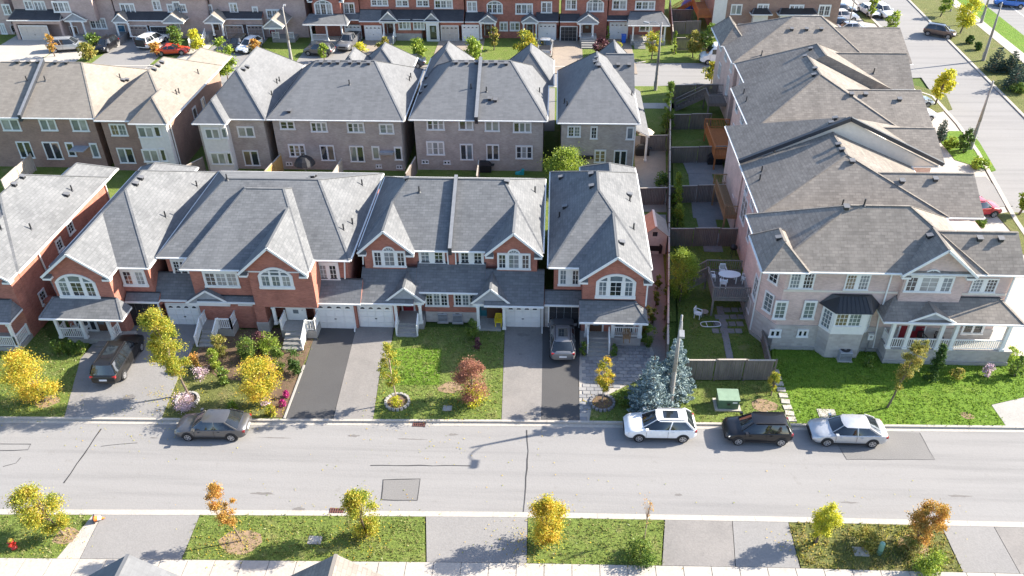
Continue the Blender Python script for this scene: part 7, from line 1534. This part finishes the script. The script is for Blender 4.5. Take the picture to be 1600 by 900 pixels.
b = G(480, 278, .03); o = empty('patio_umbrella', (b.x, b.y, .03), 'black dome shaped closed umbrella on the patio of the wide semi', 'umbrella'); gadd(o, 'pole', MB().cyl((0, 0, 0), (0, 0, 2.5), .03, .03, 8, 'grey_metal')); gadd(o, 'canopy', MB().lathe((0, 0, 1.55), [(1.05, 0), (1.0, .12), (.8, .5), (.45, .78), (.05, .9)], 12, 'plastic_black')); gadd(o, 'base', MB().cyl((0, 0, 0), (0, 0, .08), .3, .28, 12, 'concrete_step'))
b = G(1005, 225, .03); o = empty('patio_umbrella', (b.x-.1, b.y-1.2, .03), 'cream open umbrella beside the taupe end house', 'umbrella'); gadd(o, 'pole', MB().cyl((0, 0, 0), (0, 0, 2.3), .03, .03, 8, 'grey_metal')); gadd(o, 'canopy', MB().lathe((0, 0, 1.9), [(1.0, 0), (.55, .28), (.04, .42)], 8, 'cloth_beige'))
t2 = G(1152, 316, 2.2); o = empty('storage_tub', (t2.x, t2.y, 2.2), 'bright blue lidded tub on the brown deck', 'tub'); gadd(o, 'bin', MB().add([(-.4, -.3, 0), (.4, -.3, 0), (.4, .3, 0), (-.4, .3, 0), (-.45, -.35, .6), (.45, -.35, .6), (.45, .35, .6), (-.45, .35, .6)], [(3, 2, 1, 0), (0, 1, 5, 4), (1, 2, 6, 5), (2, 3, 7, 6), (3, 0, 4, 7), (4, 5, 6, 7)], 'plastic_blue')); gadd(o, 'lid', MB().box(-.48, .48, -.38, .38, .6, .66, 'plastic_white'))
for (px, py, s_, m, lab) in ((799, 262, .55, 'plastic_teal', 'teal toy slide heap on the stone patio, larger piece'), (812, 272, .4, 'plastic_teal', 'teal toy piece on the stone patio, right one'), (596, 262, .4, 'plastic_blue', 'blue folded garden seat below the awning of the wide semi')):
    b = G(px, py, .03); o = empty('garden_toy', (b.x, b.y, .03), lab, 'toy'); gadd(o, 'base', MB().box(-s_, s_, -s_*.5, s_*.5, 0, s_*.5, m)); gadd(o, 'ramp', MB().beam((s_*.9, 0, s_), (-s_*1.1, 0, .08), s_*.8, .06, m)); gadd(o, 'tower', MB().box(s_*.5, s_*1.1, -s_*.45, s_*.45, 0, s_*1.3, m))
b = G(974, 66); 
for (px, py, lab) in ((974, 66, 'blue wheeled bin left of the white porch posts'), (888, 62, 'blue wheeled bin beside the dark garage door')):
    b = G(px, py, .03); o = empty('wheeled_bin', (b.x, b.y, .03), lab, 'bin', 'blue wheeled bins'); gadd(o, 'bin', MB().add([(-.25, -.28, 0), (.25, -.28, 0), (.25, .28, 0), (-.25, .28, 0), (-.32, -.36, 1.0), (.32, -.36, 1.0), (.32, .36, 1.0), (-.32, .36, 1.0)], [(3, 2, 1, 0), (0, 1, 5, 4), (1, 2, 6, 5), (2, 3, 7, 6), (3, 0, 4, 7), (4, 5, 6, 7)], 'plastic_blue')); gadd(o, 'lid', MB().box(-.34, .34, -.4, .38, 1.0, 1.08, 'plastic_blue')); gadd(o, 'wheel', MB().cyl((-.3, .3, .1), (.3, .3, .1), .1, .1, 10, 'plastic_black'))
b = G(1074, 12, .1); o = empty('tarp', (b.x, b.y, .03), 'bright blue tarp over a heap at the top of the frame', 'tarp'); gadd(o, 'sheet', MB().lathe((0, 0, 0), [(1.1, 0), (.9, .8), (.5, 1.3), (.05, 1.45)], 9, 'plastic_blue')); gadd(o, 'rope', MB().cyl((-1.0, 0, .5), (1.0, 0, .5), .03, .03, 6, 'cloth_beige'))
b = G(1052, 285, .03)
b = G(1045, 640);
